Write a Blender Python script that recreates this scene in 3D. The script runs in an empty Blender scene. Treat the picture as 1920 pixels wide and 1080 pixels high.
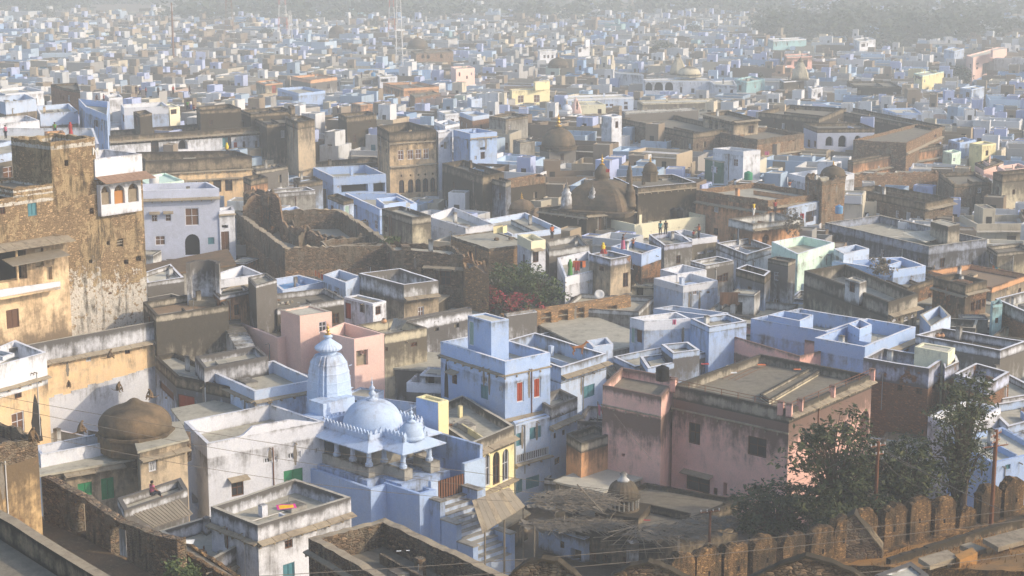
import bpy, math, random
from mathutils import Vector, noise
R=math.radians
rnd=random.Random(7)
C=bpy.context.scene.collection
CW,CH,F=1920.,1080.,3200.
H=46.0; PITCH=R(11.5)
cp,sp=math.cos(PITCH),math.sin(PITCH)
def ray(px,py):
    x=(px-CW/2)/F; v=-(py-CH/2)/F
    return Vector((x,cp+v*sp,-sp+v*cp))
def atD(px,py,D):                 # point on the pixel's ray at ground distance D
    d=ray(px,py); t=D/d.y; return Vector((d.x*t,D,H+d.z*t))
def atz(px,py,z):
    d=ray(px,py); t=(z-H)/d.z; return Vector((d.x*t,d.y*t,z))
def proj(p):
    x,y,z=p[0],p[1],p[2]-H
    w=y*cp-z*sp; v=y*sp+z*cp
    return (CW/2+F*x/w, CH/2-F*v/w)
def onplane(px,py,p0,u):          # pixel ray with the vertical plane through p0 along u -> (distance along u, z)
    d=ray(px,py); n=Vector((u.y,-u.x,0))
    t=n.dot(Vector((p0.x,p0.y,0)))/n.dot(d); q=d*t
    return (q.x-p0.x)*u.x+(q.y-p0.y)*u.y, H+q.z
# ---------------------------------------------------------------- materials
MATS={}
def nt(name):
    m=bpy.data.materials.new(name); m.use_nodes=True; t=m.node_tree; t.nodes.clear()
    out=t.nodes.new('ShaderNodeOutputMaterial'); b=t.nodes.new('ShaderNodeBsdfPrincipled')
    t.links.new(b.outputs[0],out.inputs[0]); b.inputs['Roughness'].default_value=.9
    b.inputs['Specular IOR Level'].default_value=.15
    return m,t,b
class NT:
    def __init__(s,t): s.t=t
    def n(s,ty,**k):
        q=s.t.nodes.new(ty)
        for a,b in k.items(): setattr(q,a,b)
        return q
    def l(s,a,b): s.t.links.new(a,b)
    def val(s,x,sock):
        if isinstance(x,(int,float)): sock.default_value=x
        elif isinstance(x,(tuple,list)): sock.default_value=(*x,1)
        else: s.l(x,sock)
    def math(s,op,a,b=0,c=0,clamp=False):
        q=s.n('ShaderNodeMath',operation=op,use_clamp=clamp)
        s.val(a,q.inputs[0]); s.val(b,q.inputs[1]); s.val(c,q.inputs[2]); return q.outputs[0]
    def mix(s,f,a,b,mode='MIX'):
        q=s.n('ShaderNodeMix',data_type='RGBA',blend_type=mode)
        s.val(f,q.inputs[0]); s.val(a,q.inputs[6]); s.val(b,q.inputs[7]); return q.outputs[2]
    def step(s,x,lo,hi):
        q=s.n('ShaderNodeMapRange',interpolation_type='SMOOTHSTEP'); s.val(x,q.inputs[0])
        q.inputs[1].default_value=lo; q.inputs[2].default_value=hi; return q.outputs[0]
    def pos(s,sx=1,sy=1,sz=1):
        g=s.n('ShaderNodeNewGeometry'); v=s.n('ShaderNodeVectorMath',operation='MULTIPLY')
        s.l(g.outputs['Position'],v.inputs[0]); v.inputs[1].default_value=(sx,sy,sz); return v.outputs[0]
    def noise(s,vec,scale,detail=3,rough=.6):
        q=s.n('ShaderNodeTexNoise'); s.l(vec,q.inputs['Vector']); q.inputs['Scale'].default_value=scale
        q.inputs['Detail'].default_value=detail; q.inputs['Roughness'].default_value=rough; return q.outputs[0]
    def bump(s,h,strength,dist,b):
        q=s.n('ShaderNodeBump'); q.inputs['Strength'].default_value=strength; q.inputs['Distance'].default_value=dist
        s.l(h,q.inputs['Height']); s.l(q.outputs[0],b.inputs['Normal'])
def plaster(name,base,base2=None,grime=(.05,.043,.035),g=.3,brick=0.,bcol=(.22,.12,.07),top=.35,stain=None):
    m,t,b=nt(name); N=NT(t); P=N.pos()
    base2=base2 or tuple(c*.8 for c in base)
    oi=N.n('ShaderNodeObjectInfo')
    big=N.noise(P,.35,4,.62); mid=N.noise(P,1.7,5,.7); fine=N.noise(P,9,3,.7)
    st=N.noise(N.pos(1.7,1.7,.30),1.,5,.72)                       # rain streaks
    tc=N.n('ShaderNodeTexCoord'); sx=N.n('ShaderNodeSeparateXYZ'); N.l(tc.outputs['Generated'],sx.inputs[0])
    col=N.mix(N.step(mid,.36,.68),base,base2)
    col=N.mix(N.math('MULTIPLY',N.step(big,.42,.66),.4),col,stain or tuple(c*.72+.05 for c in base2))
    hi=N.math('POWER',sx.outputs[2],4.)
    lo=N.math('POWER',N.math('SUBTRACT',1.,sx.outputs[2],0,True),8.)
    k=N.math('ADD',N.math('MULTIPLY',N.math('MAXIMUM',hi,lo),top*.5),g*.42)
    s=N.math('ADD',N.math('MULTIPLY',st,.48),N.math('MULTIPLY',big,.40)); s=N.math('ADD',s,N.math('MULTIPLY',mid,.26))
    s=N.math('ADD',s,k)
    s=N.step(s,.72,.98)
    col=N.mix(N.math('MULTIPLY',s,.9),col,grime)
    if brick:
        vo=N.n('ShaderNodeTexVoronoi'); N.l(N.pos(1,1,1.9),vo.inputs['Vector']); vo.inputs['Scale'].default_value=3.2
        bc=N.mix(vo.outputs['Distance'],tuple(c*1.5 for c in bcol),tuple(c*.35 for c in bcol))
        bm=N.step(N.math('ADD',N.math('MULTIPLY',big,.6),N.math('MULTIPLY',mid,.4)),.66-brick*.3,.70-brick*.3)
        col=N.mix(bm,col,bc)
    fv=N.math('MULTIPLY_ADD',fine,.5,.77)
    ov=N.math('MULTIPLY_ADD',oi.outputs['Random'],.16,.9)
    fv=N.math('MULTIPLY',fv,ov)
    hsv=N.n('ShaderNodeHueSaturation'); N.l(col,hsv.inputs['Color']); N.l(fv,hsv.inputs['Value'])
    N.l(hsv.outputs[0],b.inputs['Base Color'])
    N.bump(N.math('ADD',mid,N.math('MULTIPLY',fine,.5)),.5,.06,b)
    MATS[name]=m; return m
def rubble(name,c1,c2,mortar,plast=None,pk=.5,dark=.4,sc=3.4,white=None,hl=1.35):
    m,t,b=nt(name); N=NT(t); P=N.pos()
    wv=N.n('ShaderNodeVectorMath',operation='ADD'); N.l(N.pos(1,1,2.4),wv.inputs[0])
    nn=N.n('ShaderNodeTexNoise'); N.l(P,nn.inputs['Vector']); nn.inputs['Scale'].default_value=2.5
    sc_=N.n('ShaderNodeVectorMath',operation='SCALE'); N.l(nn.outputs['Color'],sc_.inputs[0]); sc_.inputs['Scale'].default_value=.35
    N.l(sc_.outputs[0],wv.inputs[1])
    vo=N.n('ShaderNodeTexVoronoi'); N.l(wv.outputs[0],vo.inputs['Vector']); vo.inputs['Scale'].default_value=sc
    ve=N.n('ShaderNodeTexVoronoi',feature='DISTANCE_TO_EDGE'); N.l(wv.outputs[0],ve.inputs['Vector']); ve.inputs['Scale'].default_value=sc
    sp_=N.n('ShaderNodeSeparateColor'); N.l(vo.outputs['Color'],sp_.inputs[0])
    big=N.noise(P,.3,5,.65); mid=N.noise(P,1.5,5,.7); fine=N.noise(P,10,3,.7)
    col=N.mix(sp_.outputs[0],c1,c2)
    col=N.mix(N.step(ve.outputs[0],.0,.09),mortar,col)
    col=N.mix(N.math('GREATER_THAN',sp_.outputs[1],.88),col,tuple(min(1,c*hl) for c in c1))
    if plast:
        pm=N.step(N.math('ADD',N.math('MULTIPLY',big,.55),N.math('MULTIPLY',mid,.45)),.64-pk*.28,.69-pk*.28)
        col=N.mix(pm,col,plast)
    if white:
        tc=N.n('ShaderNodeTexCoord'); sx=N.n('ShaderNodeSeparateXYZ'); N.l(tc.outputs['Generated'],sx.inputs[0])
        w=N.math('ADD',sx.outputs[2],N.math('MULTIPLY',N.math('SUBTRACT',mid,.5),.7))
        wm=N.math('SUBTRACT',1.,N.step(w,white[0]-.02,white[0]+.03),0,True)
        wm=N.math('MULTIPLY',wm,N.step(N.noise(P,2.6,4,.7),.36,.48))
        col=N.mix(wm,col,white[1])
    st=N.noise(N.pos(1.6,1.6,.3),1.,5,.7)
    s=N.math('ADD',N.math('MULTIPLY',st,.55),N.math('MULTIPLY',big,.45))
    s=N.step(s,.60-dark*.2,.74-dark*.2)
    col=N.mix(N.math('MULTIPLY',s,.82),col,(.035,.03,.024))
    fv=N.math('MULTIPLY_ADD',fine,.9,.55)
    hsv=N.n('ShaderNodeHueSaturation'); N.l(col,hsv.inputs['Color']); N.l(fv,hsv.inputs['Value'])
    N.l(hsv.outputs[0],b.inputs['Base Color'])
    N.bump(N.math('ADD',N.math('MULTIPLY',N.step(ve.outputs[0],0,.2),1.),N.math('MULTIPLY',mid,.8)),.8,.09,b)
    MATS[name]=m
def flat(name,col,rough=.8,metal=0,var=.25,sc=4):
    m,t,b=nt(name); N=NT(t)
    n1=N.noise(N.pos(),sc,4,.7)
    c=N.mix(n1,tuple(x*(1-var) for x in col),tuple(min(1,x*(1+var)) for x in col))
    N.l(c,b.inputs['Base Color']); b.inputs['Roughness'].default_value=rough; b.inputs['Metallic'].default_value=metal
    MATS[name]=m
def ground(name,c1,c2,c3,s1=.25,s2=2.):
    m,t,b=nt(name); N=NT(t); P=N.pos()
    a=N.noise(P,s1,5,.65); c=N.noise(P,s2,5,.75); f=N.noise(P,12,3,.7)
    col=N.mix(N.step(a,.38,.62),c1,c2); col=N.mix(N.math('MULTIPLY',N.step(c,.5,.68),.7),col,c3)
    hsv=N.n('ShaderNodeHueSaturation'); N.l(col,hsv.inputs['Color']); N.l(N.math('MULTIPLY_ADD',f,.6,.7),hsv.inputs['Value'])
    N.l(hsv.outputs[0],b.inputs['Base Color']); N.bump(c,.4,.05,b); MATS[name]=m
G=(.085,.073,.058)
plaster('bl',(.33,.46,.73),(.38,.50,.74),G,.2,stain=(.46,.53,.66))
plaster('lb',(.43,.54,.73),(.50,.58,.74),G,.2,stain=(.44,.47,.56))
plaster('lv',(.50,.54,.68),(.46,.50,.62),G,.05,top=.1)
plaster('wh',(.66,.68,.74),(.60,.63,.71),G,.22)
plaster('ws',(.66,.68,.73),(.56,.58,.62),G,.62,top=.6)
plaster('bs',(.38,.49,.70),(.41,.49,.63),G,.35,top=.6)
plaster('cr',(.78,.56,.32),(.76,.58,.38),(.14,.11,.08),.22,stain=(.66,.47,.29),top=.4)
plaster('cs',(.58,.52,.38),(.52,.47,.36),G,.38,top=.6)
plaster('yl',(.78,.70,.42),(.74,.66,.38),(.12,.09,.05),.12)
plaster('py',(.80,.76,.56),(.78,.74,.55),G,.05)
plaster('pk',(.78,.44,.37),(.72,.42,.36),(.11,.08,.065),.22,top=.7,stain=(.62,.42,.37))
plaster('pp',(.78,.54,.47),(.76,.54,.48),(.15,.1,.08),.08,top=.15)
plaster('tn',(.50,.40,.28),(.42,.35,.26),G,.3,top=.5)
plaster('gy',(.36,.35,.32),(.30,.29,.27),G,.35)
plaster('gw',(.55,.56,.56),(.48,.49,.50),G,.45,top=.6)
plaster('dk',(.28,.225,.155),(.17,.14,.10),(.03,.026,.02),.6,stain=(.36,.29,.20),top=.6)
plaster('hv',(.62,.47,.29),(.50,.38,.25),(.08,.06,.04),.42,stain=(.42,.32,.22),top=.4)
plaster('db',(.30,.34,.44),(.2,.22,.27),(.04,.037,.035),.5,stain=(.48,.52,.6))
plaster('gn',(.62,.80,.70),(.58,.74,.64),G,.28,top=.2)
plaster('tq',(.30,.50,.54),(.30,.47,.50),G,.3)
plaster('or',(.62,.34,.18),(.56,.32,.18),(.08,.05,.035),.3,top=.5)
plaster('sb',(.34,.24,.15),(.30,.22,.14),(.05,.04,.03),.5,brick=.55,bcol=(.2,.11,.06),top=.7)
plaster('bp',(.50,.55,.72),(.45,.48,.6),G,.55,brick=.3,top=.6)
plaster('mb',(.60,.62,.68),(.48,.50,.56),(.055,.048,.04),.5,top=.8)      # black-streaked whitewashed parapet
plaster('mc',(.42,.38,.31),(.32,.29,.24),(.04,.036,.03),.55,top=.8)
rubble('rb',(.33,.205,.12),(.21,.135,.085),(.11,.085,.06),(.29,.22,.15),.45,.42)
rubble('rt',(.37,.26,.15),(.26,.185,.11),(.15,.11,.07),(.48,.36,.21),.5,.5,5.4,white=(.38,(.72,.68,.62)),hl=1.6)
rubble('rg',(.42,.25,.12),(.24,.15,.08),(.30,.24,.17),(.38,.31,.2),.15,.2,4)
rubble('rd',(.22,.155,.10),(.12,.09,.065),(.065,.05,.04),(.20,.165,.12),.55,.5,3)
rubble('gr',(.46,.32,.17),(.3,.2,.11),(.14,.1,.06),(.62,.45,.25),.8,.35,4)
rubble('rf',(.30,.18,.08),(.20,.125,.065),(.11,.075,.045),(.20,.135,.075),.5,.85,5.5,hl=1.5)
rubble('bk',(.30,.15,.08),(.20,.11,.065),(.22,.17,.13),None,0,.12,5)
plaster('rc',(.42,.40,.33),(.34,.32,.26),(.09,.08,.065),.35,top=0)
plaster('rw',(.56,.54,.46),(.47,.45,.38),(.16,.15,.13),.2,top=0)
plaster('rk',(.22,.20,.155),(.17,.15,.12),(.05,.045,.035),.3,top=0)
plaster('rr',(.27,.19,.12),(.22,.165,.115),(.08,.06,.04),.2,top=0)
plaster('cap',(.46,.43,.36),(.36,.33,.27),(.1,.09,.07),.3,top=0)  # weathered parapet top, paled to put the sunlit edge into the colour
plaster('cap_sunlit',(.72,.74,.80),(.62,.64,.68),(.15,.14,.13),.2,top=0)  # whitish parapet top: bright sunlit line painted as colour
plaster('slab',(.34,.29,.21),(.28,.23,.17),(.07,.06,.045),.4,top=0)
flat('hole',(.012,.011,.012),.9); flat('pane',(.035,.035,.04),.35)  # hole: near-black, the shade inside openings put into the colour
flat('wood',(.12,.06,.035),.7); flat('red',(.30,.055,.025),.6); flat('green',(.03,.22,.10),.6)
flat('teal',(.07,.20,.25),.6); flat('pdoor',(.28,.40,.36),.7); flat('greyw',(.30,.30,.28),.8)
flat('lattice',(.55,.57,.62),.8); flat('wframe',(.62,.63,.68),.7); flat('tin',(.25,.22,.175),.6,.2,.35,1.5)
flat('rust',(.20,.09,.05),.8,.1,.5,6); flat('rusttin',(.27,.18,.13),.8,.1,.6,3); flat('black',(.012,.012,.013),.5)
flat('gold',(.55,.33,.07),.35,.8); flat('steel',(.35,.35,.35),.5,.6); flat('cable',(.16,.14,.12),.7)
flat('curtain',(.14,.075,.045),.9); flat('orangewood',(.42,.20,.07),.8); flat('soot',(.03,.027,.025),.95); flat('stainm',(.20,.18,.155),.95,0,.6,8)
flat('bluetank',(.12,.28,.50),.5); flat('greentank',(.05,.25,.14),.5); flat('whitetank',(.6,.6,.6),.5)
flat('greenwall',(.06,.16,.12),.7); flat('stick',(.24,.2,.15),.9,0,.5,3); flat('thatch',(.19,.17,.14),.95,0,.6,5)
flat('skin',(.22,.11,.065),.7); flat('fur',(.16,.11,.065),.95,0,.4,9); flat('dogfur',(.28,.12,.045),.95)
flat('hair',(.012,.01,.009),.7); flat('pinkc',(.50,.14,.24),.9); flat('orangec',(.60,.17,.06),.9)
flat('redc',(.38,.05,.05),.9); flat('tealc',(.04,.3,.33),.9); flat('darkc',(.03,.035,.05),.9); flat('yellowc',(.75,.55,.05),.9)
flat('bluec',(.06,.10,.32),.9); flat('whitec',(.7,.7,.68),.9); flat('greenc',(.1,.3,.08),.9)
flat('magenta',(.65,.05,.28),.9); flat('marigold',(.85,.5,.02),.9)
flat('bark',(.10,.075,.055),.95)
def leafmat(name,a,b2):
    m,t,b=nt(name); N=NT(t); n1=N.noise(N.pos(),1.2,3,.7); n2=N.noise(N.pos(),14,1,.5)
    c=N.mix(N.step(n1,.35,.65),a,b2); hsv=N.n('ShaderNodeHueSaturation'); N.l(c,hsv.inputs['Color']); N.l(N.math('MULTIPLY_ADD',n2,1.2,.4),hsv.inputs['Value'])
    N.l(hsv.outputs[0],b.inputs['Base Color']); b.inputs['Roughness'].default_value=.6; MATS[name]=m
plaster('pks',(.84,.52,.45),(.78,.50,.43),(.12,.085,.07),.22,top=1.0,stain=(.64,.42,.36))
plaster('crs',(.74,.56,.36),(.62,.47,.31),(.13,.10,.07),.5,stain=(.5,.36,.22),top=.5)
leafmat('leaf',(.028,.042,.02),(.10,.11,.045)); leafmat('leafdry',(.09,.12,.04),(.045,.07,.025)); leafmat('bloom',(.40,.04,.07),(.06,.08,.03))
leafmat('farleaf',(.04,.055,.03),(.06,.075,.04)); leafmat('drygrass',(.34,.18,.06),(.22,.13,.05))
ground('earth',(.16,.13,.10),(.12,.10,.08),(.22,.19,.15)); ground('hill',(.42,.22,.07),(.27,.16,.07),(.14,.10,.06),.35,1.6)
ground('dirt',(.15,.10,.06),(.11,.08,.05),(.2,.15,.1),.6,3)
# ---------------------------------------------------------------- mesh builder
class MB:
    def __init__(s): s.v=[]; s.f=[]; s.m=[]; s.mats=[]; s.sm=False
    def mi(s,mat):
        if mat not in s.mats: s.mats.append(mat)
        return s.mats.index(mat)
    def add(s,vs,fs,mat):
        o=len(s.v); s.v.extend([tuple(v) for v in vs]); i=s.mi(mat)
        for f in fs: s.f.append(tuple(k+o for k in f)); s.m.append(i)
        return s
    def quad(s,a,b,c,d,mat): return s.add([a,b,c,d],[(0,1,2,3)],mat)
    def obox(s,o,ux,uy,uz,mat):    # box: corner o, three edge vectors
        o=Vector(o); v=[o,o+ux,o+ux+uy,o+uy]; v+= [q+uz for q in v]
        return s.add(v,[(3,2,1,0),(4,5,6,7),(0,1,5,4),(1,2,6,5),(2,3,7,6),(3,0,4,7)],mat)
    def box(s,c,sx,sy,z0,z1,mat,rz=0):
        u=Vector((math.cos(rz),math.sin(rz),0)); w=Vector((-u.y,u.x,0))
        return s.obox(Vector((c[0],c[1],z0))-u*sx/2-w*sy/2,u*sx,w*sy,Vector((0,0,z1-z0)),mat)
    def tube(s,pts,r,mat,n=6,cap=True):
        pts=[Vector(p) for p in pts]; rr=r if isinstance(r,(list,tuple)) else [r]*len(pts); vs=[];fs=[]
        for i,p in enumerate(pts):
            d=(pts[min(i+1,len(pts)-1)]-pts[max(i-1,0)]).normalized()
            a=d.cross(Vector((0,0,1)) if abs(d.z)<.9 else Vector((1,0,0))).normalized(); b=d.cross(a)
            for k in range(n):
                t=2*math.pi*k/n; vs.append(p+(a*math.cos(t)+b*math.sin(t))*rr[i])
        for i in range(len(pts)-1):
            for k in range(n): fs.append((i*n+k,i*n+(k+1)%n,(i+1)*n+(k+1)%n,(i+1)*n+k))
        if cap: fs+= [tuple(range(n)),tuple(range((len(pts)-1)*n,len(pts)*n))[::-1]]
        return s.add(vs,fs,mat)
    def loft(s,rings,mat,cap=True):
        n=len(rings[0]); vs=[p for r in rings for p in r]; fs=[]
        for i in range(len(rings)-1):
            for k in range(n): fs.append((i*n+k,i*n+(k+1)%n,(i+1)*n+(k+1)%n,(i+1)*n+k))
        if cap: fs+= [tuple(range(n))[::-1],tuple(range((len(rings)-1)*n,len(rings)*n))]
        return s.add(vs,fs,mat)
    def lathe(s,c,prof,mat,n=24,plan=None,rz=0):   # prof: (radius,z); plan(t)->radius factor
        rings=[]
        for r,z in prof:
            rings.append([Vector((c[0]+r*(plan(t) if plan else 1)*math.cos(t+rz),c[1]+r*(plan(t) if plan else 1)*math.sin(t+rz),c[2]+z)) for t in [2*math.pi*k/n for k in range(n)]])
        return s.loft(rings,mat)
    def build(s,name,parent=None,smooth=False):
        if not s.f: return None
        me=bpy.data.meshes.new(name); o=bpy.data.objects.new(name,me)
        if parent is not None:
            off=wloc(parent); o.parent=parent
        else:
            n=len(s.v); xs=sum(v[0] for v in s.v)/n; ys=sum(v[1] for v in s.v)/n; z=min(v[2] for v in s.v)
            off=Vector((xs,ys,z)); o.location=off

        me.from_pydata([(v[0]-off.x,v[1]-off.y,v[2]-off.z) for v in s.v],[],s.f)
        for m in s.mats: me.materials.append(MATS[m])
        me.polygons.foreach_set('material_index',s.m)
        if smooth: me.polygons.foreach_set('use_smooth',[True]*len(s.f))
        me.update(); C.objects.link(o)
        return o
def wloc(o):
    v=Vector(o.location)
    while o.parent: o=o.parent; v+=o.location
    return v
LABELS={}
def guard(D,x0,y0,x1,y1,st=14): HPT.append((D,[(x0+(x1-x0)*i/8,y0+(y1-y0)*j/4) for i in range(9) for j in range(5)]))
def tag(o,label,cat,group=None,kind=None):
    if label: o['label']=label
    if cat: o['category']=cat
    if group: o['group']=group
    if kind: o['kind']=kind
    if label: LABELS[label]=LABELS.get(label,0)+1
    return o
def thing(name,label,cat,loc,group=None):
    o=bpy.data.objects.new(name,None); o.empty_display_size=.5; o.location=loc; C.objects.link(o)
    return tag(o,label,cat,group)
# ---------------------------------------------------------------- volumes with openings, parapet and roof
HAND=[]; HPT=[]; FEATPX=[]       # (D, world top polygon, pixel bbox, z)
def topz(x,y,z,amp): return z+amp*(.5*noise.noise(Vector((x*.4,y*.4,z*.1)))+.6*noise.noise(Vector((x*1.9,y*1.9,3.1)))+(.5*noise.noise(Vector((x*5,y*5,1.1))) if amp>.1 else 0))
def inset(P,t):
    n=len(P); out=[]
    for i in range(n):
        a=(P[i]-P[i-1]); b=(P[(i+1)%n]-P[i]); a.z=b.z=0; a.normalize(); b.normalize()
        na=Vector((-a.y,a.x,0)); nb=Vector((-b.y,b.x,0)); k=max(.35,1+na.dot(nb))
        out.append(P[i]+(na+nb)*(t/k))
    return out
KIND={'w':('window','wood','pane'),'h':('window','wood','pane'),'o':(None,None,'hole'),'a':(None,None,'hole'),'g':('shutter','green','green'),
 'r':('shutter','wframe','red'),'b':('shutter','teal','teal'),'p':('door','wframe','pdoor'),'d':('door','wood','wood'),'D':('door','wood','red'),
 'v':('vent','lattice','greyw'),'f':('window','wframe','pane'),'n':(None,None,'slab'),'x':(None,None,'rg'),'c':('window','wframe','curtain')}
def volume(root,P,z,ph,bh,wall,par,roof,zb,holes=(),eaves=(),amp=.04,th=.28,cap=None,wallb=None,fine=True,slope=None):
    n=len(P)
    ta=(lambda x,y:topz(x,y,z,amp)) if slope is None else (lambda x,y:topz(x,y,z,amp)+slope(x,y))
    I=inset(P,th) if ph>0 else P
    zr=z-ph; zw=z-max(bh,ph) if ph>0 else z
    W=MB(); PA=MB(); hs={}
    for h in holes: hs.setdefault(h['e'],[]).append(h)
    for i in range(n):
        a,b=P[i],P[(i+1)%n]; u=b-a; L=u.length
        if L<.05: continue
        u=u/L; nrm=Vector((u.y,-u.x,0))
        hl=[]
        for h in hs.get(i,()):
            u0,u1,z0,z1=max(.06,h['u0']),min(L-.06,h['u1']),max(zb+.05,h['z0']),min(z-.08,h['z1'])
            if u1-u0>.08 and z1-z0>.08: hl.append((u0,u1,z0,z1,h))
        us=sorted({0.,L}|{q[k] for q in hl for k in (0,1)}); vs=sorted({zb,zw}|{q[k] for q in hl for k in (2,3) if q[k]<zw})
        vs=[q for q in vs if q<=zw]
        for j in range(len(us)-1):
            for k in range(len(vs)-1):
                cu,cv=(us[j]+us[j+1])/2,(vs[k]+vs[k+1])/2
                if any(q[0]<cu<q[1] and q[2]<cv<q[3] for q in hl): continue
                W.quad(a+u*us[j]+Vector((0,0,vs[k]-a.z)),a+u*us[j+1]+Vector((0,0,vs[k]-a.z)),a+u*us[j+1]+Vector((0,0,vs[k+1]-a.z)),a+u*us[j]+Vector((0,0,vs[k+1]-a.z)),wall)
        def pt(uu,zz,dep=0): q=a+u*uu-nrm*dep; return Vector((q.x,q.y,zz))
        for (u0,u1,z0,z1,h) in hl:
            kd=h['k']; dep=.18
            if kd in 'oan': dep=.9 if kd!='n' else .35
            if kd=='x': dep=.5
            W.quad(pt(u0,z0),pt(u1,z0),pt(u1,z0,dep),pt(u0,z0,dep),wall); W.quad(pt(u1,z1),pt(u0,z1),pt(u0,z1,dep),pt(u1,z1,dep),wall)
            W.quad(pt(u0,z1),pt(u0,z0),pt(u0,z0,dep),pt(u0,z1,dep),wall); W.quad(pt(u1,z0),pt(u1,z1),pt(u1,z1,dep),pt(u1,z0,dep),wall)
            nm,fm,pm=KIND[kd]; pm=h.get('pm',pm)
            if h.get('arch'):
                r=(u1-u0)/2; hh=min(r*1.1,(z1-z0)*.6); N_=8; um=(u0+u1)/2; ar=[(um-r*math.cos(math.pi*q/N_),z1-hh+hh*math.sin(math.pi*q/N_)) for q in range(N_+1)]
                for q in range(N_):
                    x0,y0=ar[q]; x1,y1=ar[q+1]
                    W.quad(pt(x0,y0),pt(x1,y1),pt(x1,z1,0),pt(x0,z1,0),wall)
                    W.quad(pt(x0,y0),pt(x0,y0,dep),pt(x1,y1,dep),pt(x1,y1),wall)
            if root is None: continue
            if nm is None:
                X=MB(); X.quad(pt(u0,z0,dep-.01),pt(u1,z0,dep-.01),pt(u1,z1,dep-.01),pt(u0,z1,dep-.01),pm)  # plain openings get a near-black sheet painted as the unlit interior
                if kd=='x':
                    for q in (1,2): X.obox(pt(u0,z0+(z1-z0)*q/3,dep-.02),u*(u1-u0),nrm*(dep-.1),Vector((0,0,.07)),'slab')
                X.build('niche' if kd in 'nx' else 'opening',root)
            else:
                X=MB(); fw=min(.08,(u1-u0)*.12); q0=dep-.02
                for (aa,bb,cc,dd) in ((u0,u0+fw,z0,z1),(u1-fw,u1,z0,z1),(u0+fw,u1-fw,z0,z0+fw),(u0+fw,u1-fw,z1-fw,z1)):
                    X.obox(pt(aa,cc,q0),u*(bb-aa),nrm*.09,Vector((0,0,dd-cc)),fm)
                Y=X if not fine else MB()
                um=(u0+u1)/2
                if pm in ('pane','curtain'):
                    Y.obox(pt(u0+fw,z0+fw,q0+.015),u*(u1-u0-2*fw),nrm*.02,Vector((0,0,z1-z0-2*fw)),pm)
                    X.obox(pt(um-.025,z0+fw,q0-.01),u*.05,nrm*.07,Vector((0,0,z1-z0-2*fw)),fm)
                    X.obox(pt(u0+fw,z0+(z1-z0)*.55,q0-.012),u*(um-.025-u0-fw),nrm*.06,Vector((0,0,.05)),fm)
                    X.obox(pt(um+.025,z0+(z1-z0)*.55,q0-.012),u*(u1-fw-um-.025),nrm*.06,Vector((0,0,.05)),fm)
                elif kd=='v':
                    nn=max(2,int((u1-u0)/.22))
                    Y.quad(pt(u0+fw,z0+fw,q0),pt(u1-fw,z0+fw,q0),pt(u1-fw,z1-fw,q0),pt(u0+fw,z1-fw,q0),'hole')
                    for q in range(nn): Y.obox(pt(u0+fw+(u1-u0-2*fw)*(q+.3)/nn,z0+fw,q0-.01),u*((u1-u0)*.35/nn),nrm*.05,Vector((0,0,z1-z0-2*fw)),'lattice')
                else:
                    for s_ in (0,1):
                        aa=u0+fw if s_==0 else um+.015; bb=um-.015 if s_==0 else u1-fw
                        Y.obox(pt(aa,z0+fw,q0),u*(bb-aa),nrm*.045,Vector((0,0,z1-z0-2*fw)),pm)
                        for qq in (.08,.55): Y.obox(pt(aa+.08*(bb-aa)+.03,z0+fw+(z1-z0)*qq,q0-.045),u*((bb-aa)*.8-.03),nrm*.02,Vector((0,0,(z1-z0)*.32)),pm)
                fo=X.build(nm,root)
                if fine: Y.build({'window':'pane','shutter':'shutter_leaf','door':'door_leaf','vent':'grille'}[nm],fo)
            if kd=='h' or h.get('hood'):
                X=MB(); w=.3
                vs_=[pt(u0-w,z1+.32),pt(u1+w,z1+.32),pt(u1+w,z1+.12,-.6),pt(u0-w,z1+.12,-.6)]
                X.add(vs_+[q+Vector((0,0,.07)) for q in vs_],[(3,2,1,0),(4,5,6,7),(0,1,5,4),(1,2,6,5),(2,3,7,6),(3,0,4,7)],'slab'); X.build('window_hood',root)
        # parapet band, outer face, top and inner face
        if ph>0:
            seg=max(1,int(L/(.45 if amp>.1 else 2.5))); ia,ib=I[i],I[(i+1)%n]
            if zw<zr-.01 or True:
                hb=[q for q in hl if q[3]>zw]
                for j in range(len(us)-1):
                    if not hb: break
                for k in range(seg):
                    s0,s1=k/seg,(k+1)/seg
                    o0,o1=a.lerp(b,s0),a.lerp(b,s1); i0,i1=ia.lerp(ib,s0),ia.lerp(ib,s1)
                    t0,t1=ta(o0.x,o0.y),ta(o1.x,o1.y)
                    w0=Vector((o0.x,o0.y,zw)); w1=Vector((o1.x,o1.y,zw)); O0=Vector((o0.x,o0.y,t0)); O1=Vector((o1.x,o1.y,t1))
                    I0=Vector((i0.x,i0.y,t0)); I1=Vector((i1.x,i1.y,t1))
                    PA.quad(w0,w1,O1,O0,par); PA.quad(O0,O1,I1,I0,cap or par)
                    PA.quad(I0,I1,Vector((i1.x,i1.y,zr)),Vector((i0.x,i0.y,zr)),par)
    for ev in eaves:
        i=ev['e']; a,b=P[i],P[(i+1)%n]; u=(b-a); L=u.length; u/=L; nrm=Vector((u.y,-u.x,0)); u0,u1,ze=ev['u0'],ev['u1'],ev['z']; w=ev.get('w',.6)
        X=MB(); a0=a+u*u0+nrm*.01; a0.z=ze; dr=Vector((0,0,-w*.3)); mt=ev.get('m','slab'); k=max(1,int((u1-u0)/1.1)); du=(u1-u0)/k
        for q in range(k):
            jz=rnd.uniform(-.02,.02)
            X.obox(a0+u*(du*q)+Vector((0,0,jz)),u*(du-.03),nrm*w+dr,Vector((0,0,.08)),mt)
            if mt=='slab': X.obox(a0+u*(du*q)+Vector((0,0,-.28)),u*.12,nrm*w*.6+dr*.5,Vector((0,0,.16)),mt)
        X.build('eave',root)
    if root is None: return W,PA,I,zr
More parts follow.
